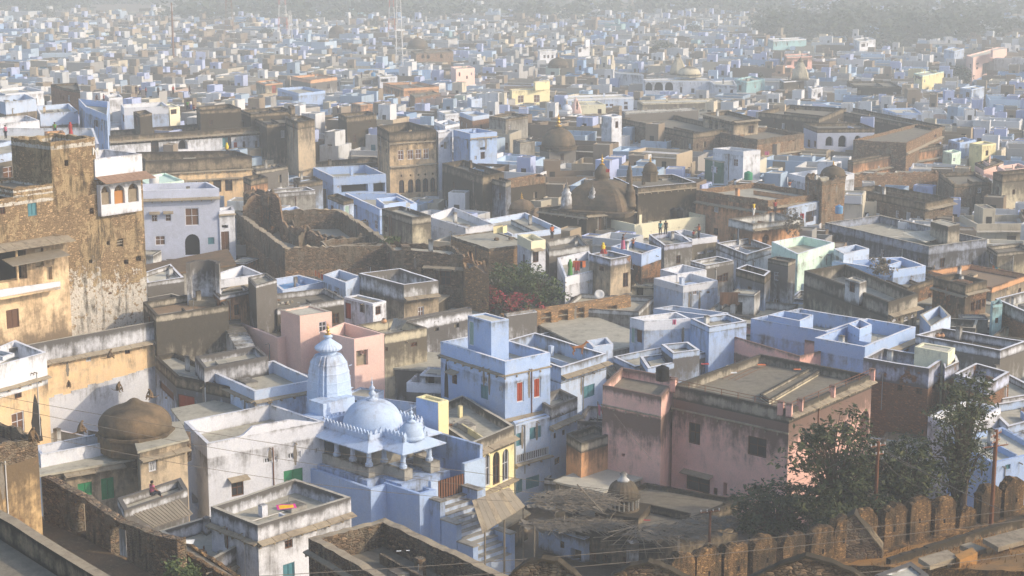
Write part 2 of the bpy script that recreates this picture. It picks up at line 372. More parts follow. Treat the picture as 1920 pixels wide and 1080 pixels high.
    W.build('wall',root)
    if ph>0: PA.build('parapet',root)
    X=MB(); zz=zr+(.004 if ph>0 else 0)
    if ph>0: X.add([Vector((q.x,q.y,zr)) for q in I],[tuple(range(n))],roof)
    else:
        O=inset(P,-.18); lo=[Vector((q.x,q.y,z)) for q in O]; hi_=[Vector((q.x,q.y,z+.16)) for q in O]
        X.loft([lo,hi_],roof)
    X.build('roof',root)
def farD(px,py,D,zt=9.): 
    if D<=330: return D
    d=ray(px,py); return (zt-H)/d.z*d.y
def poly(D,pts,raw=False):
    ref=pts[1]; D=D if raw else farD(ref[0],ref[1],D); z=atD(ref[0],ref[1],D).z
    P=[None if p is None else atz(p[0],p[1],z) for p in pts]
    if len(P)==3: P.append(P[0]+P[2]-P[1])
    elif None in P:
        k=P.index(None); P[k]=P[k-1]+P[(k+1)%4]-P[(k+2)%4]
    ar=sum(P[i].x*P[(i+1)%len(P)].y-P[(i+1)%len(P)].x*P[i].y for i in range(len(P)))
    if ar<0: print('CW polygon',pts)
    return P,z
def feats(s,P):
    hs=[];ev=[];ex=[]
    for tk in (s or '').split(';'):
        tk=tk.strip()
        if not tk: continue
        e=int(tk[0]); k=tk[1]; rest=tk[2:].strip(); arch=rest.startswith('^'); rest=rest.lstrip('^'); nums=[float(q) for q in rest.split(',')]
        a,b=P[e],P[(e+1)%len(P)]; u=(b-a); L=u.length; u=u/L
        if k=='e':
            x0,y,x1=nums[0],nums[1],nums[2]; y1=nums[3] if len(nums)>3 and nums[3]>60 else None
            u0,z=onplane(x0,y,a,u); u1,z2=onplane(x1,y1 or y,a,u)
            um,zm=onplane((x0+x1)/2,(y+(y1 or y))/2,a,u)
            ev.append(dict(e=e,u0=max(-.3,u0),u1=min(L+.3,u1),z=zm)); continue
        if k=='E': 
            um,zm=onplane(nums[0],nums[1],a,u); ev.append(dict(e=e,u0=-.1,u1=L+.1,z=zm,w=nums[2] if len(nums)>2 else .6)); continue
        x0,y0,x1,y1=nums[:4]; ym=(y0+y1)/2; xm=(x0+x1)/2
        u0,_=onplane(x0,ym,a,u); u1,_=onplane(x1,ym,a,u); _,zt=onplane(xm,y0,a,u); _,zb=onplane(xm,y1,a,u)
        if u0>u1: u0,u1=u1,u0
        if k=='s': ex.append((e,u0,u1,zb,zt)); continue
        hs.append(dict(e=e,k=k,u0=u0,u1=u1,z0=zb,z1=zt,arch=arch or k=='a'))
    return hs,ev,ex
def soot(root,P,ex):
    for e,u0,u1,z0,z1 in ex:
        a,b=P[e],P[(e+1)%len(P)]; u=(b-a).normalized(); nr=Vector((u.y,-u.x,0)); X=MB(); n=9; um=(u0+u1)/2; w=(u1-u0)/2; L=[];Rr=[]
        for k in range(n+1):
            t=k/n; z=z0+(z1-z0)*t; ww=w*(1-t**2.2)*(.85+.3*rnd.random())+.02
            q=a+u*(um-ww)+nr*.012; L.append(Vector((q.x,q.y,z))); q=a+u*(um+ww)+nr*.012; Rr.append(Vector((q.x,q.y,z)))
        for k in range(n): X.quad(L[k],Rr[k],Rr[k+1],L[k+1],'soot')
        X.build('soot_mark',root)
ROOT={}
def B(label,cat,D,pts,wall,par=None,roof='rc',ph=.9,bh=None,f='',vis=30,amp=.07,th=.28,name=None,cap=None,base=0.,subs=(),reg=True,group=None,key=None):
    P,z=poly(D,pts); par=par or wall; bh=bh or ph
    cx=sum(p.x for p in P)/len(P); cy=sum(p.y for p in P)/len(P)
    root=thing(name or 'house',label,cat,(cx,cy,base),group)
    hs,ev,ex=feats(f,P); fp=featpx(f)
    if (name or 'house') in ('house','mansion') and len(hs)<2 and D>150 and wall not in ('rk',):
        for e in (0,1):
            a,b=P[e],P[(e+1)%len(P)]; L=(b-a).length; n_=int(L/cr.uniform(2.2,3.6))
            for k in range(n_):
                for fl in (0,1):
                    if cr.random()<.45: continue
                    uu=L*(k+.5)/n_+cr.uniform(-.2,.2); zz=z-max(bh,ph)-1.75-fl*3.1; kk=cr.choice('wwwnvc'); ww=cr.uniform(.28,.48)
                    hs.append(dict(e=e,k=kk,u0=uu-ww,u1=uu+ww,z0=zz,z1=zz+cr.uniform(.8,1.2),arch=cr.random()<.3 and kk=='n'))
    volume(root,P,z,ph,bh,wall,par,roof,base,hs,ev,amp,th,cap,fine=D<175); soot(root,P,ex)
    for s in subs:
        s=dict(s); P2,z2=poly(P[1].y+s['D']-D,s['pts'],True); h2,e2,x2=feats(s.get('f',''),P2); p2=s.get('ph',.5)
        volume(root,P2,z2,p2,s.get('bh',p2),s.get('wall',wall),s.get('par',s.get('wall',par)),s.get('roof',roof),s.get('base',z-ph if not s.get('low') else base),h2,e2,s.get('amp',amp),s.get('th',.22),s.get('cap',cap),fine=D<175)
        soot(root,P2,x2)
        if s.get('reg',True): hand(s['D'],P2,z2,s['pts'],s.get('vis',20))
    if reg: hand(D,P,z,pts,vis,fp)
    if ph>.25 and len(P)==4 and key!='pink': clutter(root,inset(P,th),z-ph,wall,D)
    if ph>0 and D<270: spouts(root,P,z-ph)
    if key: ROOT[key]=(root,P,z)
    return root,P,z
def featpx(f):
    out=[]
    for tk in (f or '').split(';'):
        tk=tk.strip()
        if not tk or tk[1] in 'eE': continue
        q=[float(v) for v in tk[2:].strip().lstrip('^').split(',')]; out+=[(q[0],q[1]),(q[2],q[1]),(q[0],q[3]),(q[2],q[3]),((q[0]+q[2])/2,q[3]+2)]
    return out
cr=random.Random(99)
def clutter(root,I,zr,wall,D):
    u=I[2]-I[1]; v=I[0]-I[1]; Lu,Lv=u.length,v.length
    if min(Lu,Lv)<3.2: return
    u/=Lu; v/=Lv; b=Vector((I[1].x,I[1].y,zr+.006))
    if cr.random()<.6:
        X=MB(); s=cr.uniform(.3,.7); h=cr.uniform(.25,.7); X.obox(b+u*Lu*s,u*.16,v*Lv*cr.uniform(.35,.9),Vector((0,0,h)),wall); X.build('partition',root)
    if cr.random()<.5:
        X=MB(); w,l=cr.uniform(.8,1.8),cr.uniform(.8,2.2); X.obox(b+u*cr.uniform(.1,max(.2,Lu-w-.2))+v*cr.uniform(.4,max(.5,Lv-l-.1)),u*w,v*l,Vector((0,0,cr.uniform(.15,.5))),cr.choice((wall,'rc','gy'))); X.build('roof_kerb',root)
    if cr.random()<.4:
        X=MB(); X.obox(b+u*Lu*cr.uniform(.1,.8)+v*Lv*cr.uniform(.5,.85),u*.45,v*.45,Vector((0,0,cr.uniform(.7,1.5))),cr.choice((wall,'gw'))); X.build('chimney',root)
    if cr.random()<.35 and D<260:
        X=MB(); o=b+u*Lu*cr.uniform(.2,.8)+v*Lv*cr.uniform(.2,.8)
        for _ in range(14): p=o+u*cr.gauss(0,.5)+v*cr.gauss(0,.4); X.box((p.x,p.y),cr.uniform(.1,.35),cr.uniform(.1,.3),zr+.005,zr+cr.uniform(.06,.2),cr.choice(('bk','slab','gy')),cr.uniform(0,3))
        X.build('rubble_pile',root)
    if cr.random()<.3 and D<260:
        X=MB(); o=b+u*Lu*.1+v*Lv*cr.uniform(.3,.8); X.tube([o+UP*.06,o+u*Lu*.5+UP*.06,o+u*Lu*.52+UP*1.],.035,'steel',5); X.build('water_pipe',root)
def spouts(root,P,zr):
    for e in (0,1):
        a,b=P[e],P[(e+1)%len(P)]; u=b-a; L=u.length
        if L<4: continue
        u/=L; nr=Vector((u.y,-u.x,0))
        for _ in range(cr.choice((0,1,2))):
            s=cr.uniform(.15,.85)*L; o=Vector((a.x,a.y,zr-.05))+u*s; X=MB(); X.tube([o,o+nr*.35-UP*.06],.05,'slab',5); X.build('spout',root)
            if cr.random()<.3: q=MB(); o3=o+u*.25+nr*.06; q.tube([o3,o3-UP*cr.uniform(3,6)],.045,cr.choice(('steel','rust','whitetank')),5); q.build('drain_pipe',root)
            if cr.random()<.5:
                q=MB(); w=.1; o2=o+nr*.008; n=6; Lh=cr.uniform(.8,2.4)
                for k in range(n):
                    w0,w1=.05+.12*math.sin(k/n*3)*cr.uniform(.6,1.3),.05+.12*math.sin((k+1)/n*3); q.quad(o2-u*w0-UP*(.1+Lh*k/n),o2+u*w0-UP*(.1+Lh*k/n),o2+u*w1-UP*(.1+Lh*(k+1)/n),o2-u*w1-UP*(.1+Lh*(k+1)/n),'stainm')
                q.build('drain_stain',root)
UP=Vector((0,0,1))
def hand(D,P,z,pts,vis,fp=()):
    q=[proj(p) for p in P]; S=[((q[i][0]*(1-t)+q[(i+1)%len(q)][0]*t),(q[i][1]*(1-t)+q[(i+1)%len(q)][1]*t)+(5 if i<2 else 0)) for i in range(len(q)) for t in (.08,.3,.5,.7,.92)]
    S+=[(a,b+9) for a,b in S[:10]]
    HPT.append((min(p.y for p in P),S+list(fp)))
    q=[proj(p) for p in P]; xs=[a[0] for a in q]; ys=[a[1] for a in q]
    HAND.append((min(p.y for p in P),P,(min(xs),min(ys),max(xs),max(ys)+vis),z,D))
plaster('crb',(.66,.47,.25),(.50,.35,.19),(.10,.075,.05),.5,brick=.35,bcol=(.24,.15,.08),top=.7,stain=(.36,.24,.13))
HAZE=.00084; EXPO=.62
# ================================================================ NEAR BUILDINGS
B('grey walled terrace with a thick stone coping in the bottom left corner','terrace',56,[(-450,1050),(-100,1350),(330,1155),(-120,882)],'rd','dk','rk',1.1,amp=.08,th=.55,cap='slab',name='stone_terrace',vis=0)
B('dark stone rooftop terrace with paper scraps, just below the temple stair','terrace',80,[(578,1008),(805,1140),(1002,1103),(722,970)],'rd','rd','rk',1.5,amp=.12,th=.55,cap='slab',name='stone_terrace',f='0E 700,1105,.3',vis=0)
B('sunlit ruined plaster tower of honey colour at the left edge','tower',92,[(-150,800),(-35,850),(70,818)],'crb','rd','rr',.8,1.2,amp=.55,name='ruined_tower',base=6,vis=120)
B('white house with a bright yellow and pink cloth spread on its roof','house',103,[(395,950),(483,985),(658,932),(553,897)],'wh','mb','rc',.9,1.3,f='1E 570,990,.5;1w 534,1012,549,1028;1b 531,1056,553,1110;0E 440,1000,.4',amp=.06,cap='cap',vis=110)
B('low grey terrace with black streaked parapets left of the yellow cloth','terrace',102,[(298,995),(392,1053),(483,1003),(390,967)],'ws','mb','rc',1.0,amp=.06,cap='cap',name='roof_terrace',f='1E 440,1062,.3')
B('small whitewashed courtyard parapet where a person in pink sits','terrace',108,[(220,934),(233,958),(352,917),(339,895)],'ws','ws','rc',.6,th=.3,name='roof_terrace',vis=20)
B('tan plaster house carrying the big brown dome','house',117,[(247,800),(262,848),(350,826),(335,795)],'tn','tn','rc',0,f='1v 279,865,294,884;1E 300,852,.5',vis=70,key='domehouse')
B('tan lower house with green shutters under a long slab eave','house',116,[(70,845),(78,893),(256,862),(240,830)],'tn','tn','rc',0,f='1g 190,896,214,936;1g 146,905,173,930;1e 118,892,232,865',vis=60)
B('white terrace wall with faint relief pattern above the green shutters','terrace',117.5,[(66,836),(76,853),(256,818),(240,802)],'wh','wh','rw',1.1,th=.2,name='roof_terrace',vis=40,cap='cap_sunlit')
ROOT_G1=B('white two storey house with a green shuttered window beside the temple','house',121,[(345,790),(388,832),(607,790),(507,757)],'wh','wh','rc',1.2,f='1g 532,880,568,907;1h 434,902,457,930;1v 493,857,520,868;1v 537,848,564,860;1v 590,840,599,849;0o 360,930,372,950',vis=150,cap='cap_sunlit',amp=.05)
B('pale lavender house with an open roof terrace left of the temple spire','house',131,[(397,697),(477,733),(594,712),(514,676)],'lb','lb','rc',1.0,1.1,f='0E 440,735,.35;1E 540,741,.4;1x 574,735,589,755;1v 565,780,578,790',vis=60,cap='cap_sunlit')
B('black streaked low roof behind the lavender terrace','house',136,[(365,668),(383,690),(503,668),(480,648)],'mb','mb','rc',.6,1.6,name='house',vis=25,f='1v 475,678,486,688')
B('sloping grey roof between the lavender house and the brown dome','house',128,[(325,770),(350,802),(520,762),(420,752)],'wh','wh','rc',0,vis=10)
B('dark roofed wing with blue wall in the shade of the cream wall','house',138,[(290,668),(330,705),(480,735),(330,660)],'bs','dk','rc',.4,1.0,vis=40,f='0d 300,725,325,740;1D 320,740,365,775')
# left hill
B('long cream wall under a black streaked parapet with a single small window','house',139,[None,(-30,662),(428,578),(322,550)],'cr','mb','rr',2.0,f='1w 234,646,244,664;1v 161,663,171,678;1e 0,694,322,633;1o 85,680,92,690',vis=170,name='house',cap='cap',amp=.05,base=0,key='cream')
B('blue washed wall with three square openings beside the stone steps','house',153.5,[None,(326,622),(426,602),(420,598)],'lb','lb','slab',.05,f='1w 334,624,352,636;1w 371,619,389,631;1w 406,612,423,625;1s 401,624,417,656',vis=50)
B('white roofed house with a cream lower wall at the left edge','house',130,[(-90,690),(-70,704),(87,661),(28,637)],'cr','wh','rc',1.3,2.7,f='1w 27,732,41,747;1c 22,773,46,812;1s 57,738,78,830;1E 30,722,.4',vis=150,cap='cap_sunlit',subs=[dict(D=131,pts=[(-40,660),(5,670),(27,662)],ph=.3,base=14.)])
# the brown tower
def tower():
    D0=152.; z0=atD(150,595,D0).z; p0=atz(-60,632,z0); p1=atz(273,566,z0); u=(p1-p0).normalized(); bk=Vector((-u.y,u.x,0))
    def X(px,py=450): d=ray(px,py); a,_=onplane(px,py,p0,u); return p0+u*a
    def Z(px,py): return onplane(px,py,p0,u)[1]
    root=thing('ruined_tower','tall brown rubble tower with a white three arched balcony near its top','tower',(p1.x,p1.y,0)); base=z0-4
    def vol(xa,xb,ztop,dep,off=0,f='',wall='rt',par=None,ph=.7,base=base,roof='rk',amp=.2,bh=None,slope=None,regy=None,eave=None):
        a=X(xa)-bk*off; b=X(xb)-bk*off; P=[Vector((q.x,q.y,ztop)) for q in (a,b,b+bk*dep,a+bk*dep)]
        hs,ev,ex=feats(f,P)
        volume(root,P,ztop,ph,bh or ph,wall,par or wall,roof,base,hs,ev+(eave or []),amp,.35,None,fine=False)
        HAND.append((min(q.y for q in P),P,(xa,(regy or 300),xb,600),ztop,D0))
    vol(-70,106,Z(60,366),7,f='0b 52,378,69,405;0w 0,386,10,402;0o 10,455,12,460',slope=lambda x,y:0,regy=360)
    vol(30,106,Z(70,348),6.5,base=Z(60,367)+.0,ph=.4,regy=345)
    vol(104,187,Z(140,262),6,f='0o 121,300,128,312;0o 168,390,176,402;0o 167,487,173,494',amp=.3,regy=255)
    vol(185,272,Z(230,325),6,f='0x 219,448,231,463;0o 200,452,206,460;0o 232,487,241,496;0o 255,480,265,490;0w 203,548,210,552;0w 147,575,163,590',regy=320)
    vol(183,271,Z(220,293),5.6,.15,wall='wh',par='wh',ph=1.6,bh=1.9,base=Z(220,322),amp=.03,roof='rc')
    # white bay of three cusped arches
    vol(186,262,Z(225,341),1.2,.55,f='0a 189,349,208,384;0a 214,347,234,382;0a 240,344,260,379',wall='wh',ph=.1,base=Z(225,399),amp=.01,roof='slab')
    M=MB()
    for (xa,xb,m) in ((190,208,'stick'),(215,234,'orangewood'),(241,259,'stick')):
        a=X(xa)-bk*.3; b=X(xb)-bk*.3; a.z=Z(225,386); M.obox(a,Vector((b.x-a.x,b.y-a.y,0)),bk*.06,Vector((0,0,Z(225,356)-a.z)),m)
    M.build('blind',root)
    M=MB(); a=X(182)-bk*.2; b=X(276)-bk*.2; zt=Z(228,326); k=9
    for q in range(k):
        s=a.lerp(b,q/k); e=(b-a)/k; s.z=zt; e.z=0; M.obox(s,e*.96,-bk*1.5+Vector((0,0,-.5)),Vector((0,0,.05)),'rusttin')
    M.build('awning',root)
    # lower cream balcony wing
    vol(-70,106,Z(50,447),3,1.6,f='0o -4,470,50,527;0n 66,466,82,500;0d 12,580,36,615;0n 88,500,98,525',wall='crs',par='crs',ph=.1,roof='slab',amp=.03,base=Z(50,640),eave=[dict(e=0,u0=0,u1=(X(108)-X(-70)).length,z=Z(50,447),w=1.2)],regy=425)
    M=MB(); a=X(-60)-bk*1.7; b=X(74)-bk*1.7; z=Z(20,545); a.z=z; b.z=z; M.obox(a,b-a,-bk*1.1,Vector((0,0,.25)),'cr'); a.z+=.25; M.obox(a-bk*1.0,b-a,-bk*.1,Vector((0,0,.7)),'wh'); M.build('balcony',root)
    M=MB(); c=X(10)-bk*1.55; c.z=Z(10,528); M.tube([c,c+Vector((0,0,2.9))],.11,'cr',8); M.build('column',root)
    M=MB(); a=X(-20)-bk*1.7; b=X(90)-bk*1.6; a.z=Z(40,474); b.z=Z(60,468); M.obox(a,b-a,-bk*1.6+Vector((0,0,-.4)),Vector((0,0,.06)),'tin'); M.build('awning',root)
    M=MB()
    for (xa,ya,xb,yb) in ((174,290,174,277),(174,277,178,285),(178,285,182,277),(182,277,182.6,290)):
        p=X(xa,ya)-bk*.06; q=X(xb,yb)-bk*.06; p.z=Z(xa,ya); q.z=Z(xb,yb); M.tube([p,q],.07,'whitec',4)
    M.build('painted_letter',root)
    return root
TOWER=tower()
B('lavender grey two storey house with an arched doorway below a big shutter','house',196,[(262,345),(266,358),(411,353),(388,341)],'lv','lv','rc',1.1,1.3,f='1E 340,372,.6;1c 347,390,373,423;1c 284,403,295,416;1c 310,402,321,415;1c 291,442,310,460;1a 347,439,375,480;1b 390,445,402,458;1h 285,403,295,415;1h 311,402,320,414',vis=130,cap='cap_sunlit',amp=.02,key='lav')
B('low lavender porch with a dark wooden door next to the arched doorway','house',198,[(405,390),(411,396),(440,394),(436,385)],'wh','wh','rc',.6,f='1E 425,402,.3;1d 415,434,430,470;1o 416,422,428,428',vis=80)
B('bare earth courtyard in front of the lavender house','terrace',172,[(270,500),(290,520),(440,498),(425,470)],'gy','gy','dirt',0,vis=5,name='courtyard')
B('whitewashed low room with peeling wall at the foot of the brown tower','house',164,[(265,512),(276,530),(345,520),(320,495)],'ws','ws','rw',.5,vis=35,cap='cap_sunlit')
B('pale blue roof room beside the round black stained turret','house',160,[(400,515),(412,525),(495,514),(455,497)],'lb','wh','rw',.9,1.0,f='1e 412,540,470,535',vis=50,cap='cap_sunlit')
B('brown and white wall below the small blue roof room','house',156,[(400,545),(412,556),(470,543),(450,530)],'or','mb','rc',.4,vis=30,subs=[dict(D=155,pts=[(465,520),(480,535),(519,525),(500,512)],wall='ws',ph=.3,low=1,vis=60)])
B('grey streaked yard wall between the tower and the stone steps','house',150,[(268,566),(292,592),(428,572),(400,545)],'mc','mc','rr',.7,vis=20,f='')
# middle: pink
B('pink cube shaped room with a grilled window and grey side wall','house',150,[(526,581),(562,592),(622,584),(581,572)],'pp','pp','rw',.12,.12,f='1f 598,603,612,624',vis=70,cap='cap',amp=.01)
B('low pink terrace left of the pink cube room','terrace',151,[(440,602),(520,634),(570,620),(490,590)],'pp','pp','rk',.8,vis=25,name='roof_terrace')
B('pink walled roof terrace right behind the temple finial','terrace',145,[(600,622),(664,636),(721,626),(646,604)],'pp','pp','rc',1.1,f='1n 668,655,690,686;1o 679,658,684,664',vis=60,name='roof_terrace',th=.2,amp=.02)
B('cream grey house with two narrow slit windows joined to the pink terrace','house',147,[None,(721,628),(800,614),(745,596)],'cs','cs','rc',.9,f='1w 714,652,727,659;1w 770,642,782,650',vis=75,amp=.02)
B('small white house with an orange red door','house',154,[(645,557),(699,570),(724,564),(671,552)],'wh','wh','rk',.1,.2,f='0D 647,568,658,598;0w 674,570,682,586;1w 704,574,714,590',vis=40,cap='cap_sunlit')
B('tan house with a tall whitewashed parapet curving at its left','house',164,[(672,512),(757,534),(822,526),(751,503)],'tn','ws','rw',1.6,1.8,f='1e 757,560,822,550;1b 822,560,823,561',vis=60,cap='cap_sunlit',amp=.1)
B('pale blue rooms with open roofs left of the tan house','house',167,[(606,515),(648,530),(678,518),(636,505)],'lb','lb','rc',.8,f='0w 625,546,632,552',vis=40,cap='cap_sunlit')
B('pale blue low terrace with a blue tarpaulin','terrace',168,[(505,524),(530,545),(608,528),(560,515)],'lb','lb','bluetank',.7,vis=20,name='roof_terrace',cap='cap_sunlit')
B('whitewashed rough parapet above the pink cube room','house',157,[(480,555),(520,580),(650,560),(610,540)],'mc','ws','rk',.6,amp=.15,vis=20)
B('long pale blue wall with two arched niches and black streaks','wall',157,[(750,598),(762,603),(885,578),(880,574)],'mb','mb','rc',.2,1.2,f='1n^ 814,602,823,621;1n^ 852,597,861,615',th=.2,vis=55,name='boundary_wall',base=0)
# centre blue house
B('tall blue house with red shutters, beside the temple dome','house',136,[(826,640),(947,678),(1032,661),None],'bl','bl','rc',1.0,1.9,f='0h 847,702,857,720;0b 901,722,915,748;0v 903,706,914,717;0v 936,724,942,734;0s 833,676,841,745;1r 969,716,982,754;1r 1001,709,1014,746;1f 972,706,980,714;1f 1005,700,1013,708;0E 880,683,.3;1E 985,697,.12;1E 985,778,.4',vis=90,cap='cap_sunlit',amp=.02,key='tall',
 subs=[dict(D=139,pts=[(877,591),(921,603),(954,598),(910,586)],ph=.12,f='0p 877,602,888,648',vis=60,amp=.01,roof='rw',wall='bl')])
B('blue lattice fronted lower storey with teal windows below the red shutters','house',134.5,[(962,790),(967,797),(1033,780),(1028,773)],'lb','lb','rc',.1,f='1b 993,800,1015,822;1v 968,845,1030,862;1b 966,812,981,836;1E 1000,862,.35;1b 962,900,980,925;1b 986,893,1012,915',vis=60)
B('narrow pale blue house with a stepped balcony, right of the red shutters','house',137,[(1000,745),(1033,764),(1083,744),(1050,728)],'lb','ws','rc',.8,1.1,f='1e 1030,798,1086,780;1w 1038,812,1043,822;1w 1054,806,1060,816;1w 1040,858,1050,870',vis=70)
B('blue walled house with a tin awning and the brown dog on its parapet','house',146,[None,(1052,689),(1137,663),(1003,623)],'lb','bs','rc',1.3,1.5,f='1e 1052,702,1142,681;1b 1093,722,1115,745',vis=60,cap='cap_sunlit',key='dog')
B('yellow house with three arched windows above a carved balcony bay','house',126.5,[(790,770),(883,832),(964,798),None],'yl','mc','rc',.7,1.5,f='1e 880,852,964,818;1f^ 907,852,919,912;1w^ 924,847,937,908;1f^ 942,842,954,902;1E 925,915,.45',vis=90,cap='cap')
B('small roof room with one blue wall and one yellow wall','house',129,[(780,744),(822,755),(841,750),(799,739)],'yl','yl','rc',.2,base=6,vis=40,f='',key='by')
# maze of terraces around courtyard
B('white edged blue house with two doorways in the sunken courtyard','house',160,[(1181,595),(1208,602),(1295,597),(1268,585)],'lb','wh','rc',.8,1.0,f='0p 1182,612,1190,644;0d 1194,615,1204,642',vis=45,cap='cap_sunlit')
B('white roof terrace with a rubble stone end wall, behind the sunken courtyard','terrace',168,[(1225,578),(1333,592),(1366,586),(1262,572)],'rg','lb','rc',.7,.7,vis=30,name='roof_terrace',cap='cap_sunlit')
B('narrow blue streaked terrace at the right of the sunken courtyard','terrace',157,[(1295,597),(1330,613),(1400,602),(1365,588)],'bl','bs','rc',.6,vis=15,name='roof_terrace',cap='cap_sunlit')
for i,(l,D,p,wm) in enumerate([('long low terrace with a pale blue parapet below the sunken courtyard',152,[(1150,668),(1190,688),(1325,660),(1280,642)],'bs'),
 ('blue stepped roof just left of the pink rear wall',149,[(1240,645),(1262,662),(1312,655),(1290,640)],'bs'),
 ('small white parapet enclosure in the middle of the terraces',155,[(1100,638),(1112,651),(1150,644),(1138,632)],'lb'),
 ('blue carved low wall in front of the terraces',147,[(1200,668),(1215,690),(1280,676),(1262,660)],'bs'),
 ('grey roof terrace below the wall of niches',164,[(1000,628),(1060,655),(1190,630),(1120,604)],'bs')]):
    B(l,'terrace',D,p,wm,wm,'rc',.6,vis=10,name='roof_terrace',cap='cap_sunlit')
B('blank grey terrace floor around the water well, right of the niche wall','terrace',161,[(1010,610),(1120,665),(1230,640),(1110,595)],'gy','gy','rc',0,vis=0,name='roof_terrace')
# stone wall with niches
B('long rubble wall with four tall brick niches','wall',171,[(938,588),(944,591),(1183,556),(1177,552)],'rg','rg','slab',.1,f='1x 1015,586,1034,618;1x 1047,581,1065,614;1x 1078,577,1096,611;1x 1138,573,1157,604',th=.3,vis=60,name='boundary_wall',amp=.1)
B('white streaked wall end left of the brick niches','wall',169,[(945,588),(950,592),(1007,584),(1002,580)],'ws','ws','slab',.1,th=.2,vis=45,name='boundary_wall')
# right mid: blue terraces
B('long blue roof terrace with high parapets and an inner partition','terrace',156,[(1408,597),(1550,622),(1622,598),(1500,578)],'bl','bl','rc',1.5,vis=35,name='roof_terrace',cap='cap_sunlit',th=.3,key='longblue',subs=[dict(D=158,pts=[(1440,590),(1500,602),(1525,590),(1470,582)],ph=1.2,wall='bl')])
B('blue roof terrace with a small alcove stair, in front of the arched white house','terrace',150,[None,(1622,650),(1717,612),(1625,597)],'bl','bl','rc',1.3,vis=40,f='1e 1665,655,1722,634;1w 1695,655,1705,660',name='roof_terrace',cap='cap_sunlit',subs=[dict(D=155,pts=[(1590,607),(1612,618),(1635,608),(1612,598)],ph=.8)])
B('brown brick house topped by a blue walled terrace','house',140,[(1619,671),(1742,691),(1771,671),(1655,652)],'bk','bp','rw',1.0,1.8,f='0w 1682,722,1692,733;0w 1718,728,1729,740;1w 1748,722,1752,730',vis=120,cap='cap_sunlit',key='brick')
B('narrow brick shaft with a whitewashed top','house',141,[(1766,672),(1772,690),(1798,678),(1792,664)],'bk','bp','rw',.5,1.2,vis=90,cap='cap_sunlit')
B('white painted square tank block above the brick shaft','tank',142.5,[(1715,650),(1778,662),(1791,652),(1730,642)],'py','py','rw',.1,base=0,vis=15)
B('blue inner terrace over rubble brick, behind the tree','house',137,[(1790,700),(1852,722),(1893,697),(1830,680)],'bk','bp','rc',1.0,1.1,f='1o 1862,706,1867,714',vis=90,cap='cap_sunlit')
B('wide grey roof terrace with two clay pots','terrace',149,[(1717,628),(1876,657),(1925,640),(1765,614)],'gw','mb','rr',.9,vis=40,name='roof_terrace',cap='cap_sunlit')
B('lower grey yard with a white parapet at the right edge','terrace',140,[(1795,700),(1880,748),(1960,735),(1870,690)],'ws','ws','rc',.6,vis=30,name='roof_terrace',cap='cap_sunlit')
B('brick house with a white parapet and a turquoise corner, right edge','house',164,[(1866,560),(1925,585),(2000,565)],'bk','ws','rw',1.0,1.3,f='0w 1893,590,1899,602;0w 1912,594,1918,604',vis=90,cap='cap_sunlit')
B('turquoise painted narrow wall next to the white topped brick house','house',166,[(1858,565),(1862,572),(1880,570),(1876,560)],'tq','tq','rc',.3,vis=60,f='1w 1866,596,1872,606')
B('square brown brick tower room with three small windows','house',176,[(1750,519),(1811,535),(1851,526),(1792,512)],'sb','dk','rk',.6,1.0,f='1w 1820,566,1827,584;1w 1829,562,1839,582;1w 1841,560,1847,576;0o 1795,570,1800,580;1E 1830,547,.4;1E 1830,592,.6;0E 1780,548,.4',vis=75)
B('white house with arched ventilators below a stained grey parapet','house',163,[(1508,507),(1666,566),(1721,551),(1585,495)],'cs','mc','rc',1.3,1.7,f='1f^ 1673,598,1681,603;1f^ 1695,593,1703,602;1f^ 1708,590,1714,596;1w 1669,599,1671,603;1w 1684,596,1688,602;1e 1666,590,1726,574',vis=60,subs=[dict(D=167,pts=[(1585,522),(1612,530),(1625,526),(1600,518)],ph=.1,wall='gw',f='0w 1592,530,1603,548')])
B('rounded blue terrace on the right of the arched white house','terrace',159,[(1725,590),(1745,612),(1783,592),(1762,572)],'bl','lb','rc',.9,1.2,vis=25,name='roof_terrace',cap='cap')
B('white vaulted chapel half hidden behind the tree','house',129,[(1740,780),(1800,802),(1877,765),(1815,748)],'wh','wh','rw',.5,vis=90,cap='cap_sunlit')
B('blue walled house with a white column at the right edge','house',121,[(1780,822),(1862,868),(1960,845),(1880,800)],'bl','bl','rw',.4,vis=90,f='1b 1885,850,1895,880')
B('blue grey streaked roof below the right edge brick house','house',132,[(1850,760),(1890,800),(1990,775),(1940,745)],'bl','bs','rc',.7,vis=40,cap='cap_sunlit')
# pink mansion
B('large weathered pink mansion with a railed roof','house',127,[(1262,722),(1480,768),(1635,703),None],'pks','mc','rk',.75,1.15,name='house',amp=.03,vis=170,key='pink',
 f='0w 1291,793,1313,833;0w 1402,820,1437,856;0h 1287,893,1331,922;0o 1244,858,1258,868;0w 1338,915,1345,928;0o 1356,905,1363,930;0E 1370,789,.15;1E 1560,745,.5;1a 1612,770,1629,830;1w^ 1555,800,1568,840;1w^ 1578,790,1590,830;1a 1515,815,1535,880',
 subs=[dict(D=131.5,pts=[(1130,722),(1240,744),(1272,708),(1165,688)],ph=.8,bh=2.1,low=1,f='0o 1165,850,1172,856;0E 1190,772,.1',par='pks',vis=90),
  dict(D=131,pts=[(1425,738),(1442,750),(1545,690),(1530,682)],ph=.25,par='mc',wall='cs',vis=0,reg=False),
  dict(D=151,pts=[(1310,612),(1500,668),(1573,650),(1395,610)],ph=1.6,low=1,par='pk',wall='pk',vis=60)])
B('salmon lean-to with a black stained top at the foot of the pink mansion','house',132.5,[(1062,813),(1090,830),(1150,812),(1115,795)],'or','mc','rk',.6,.9,vis=50,f='')
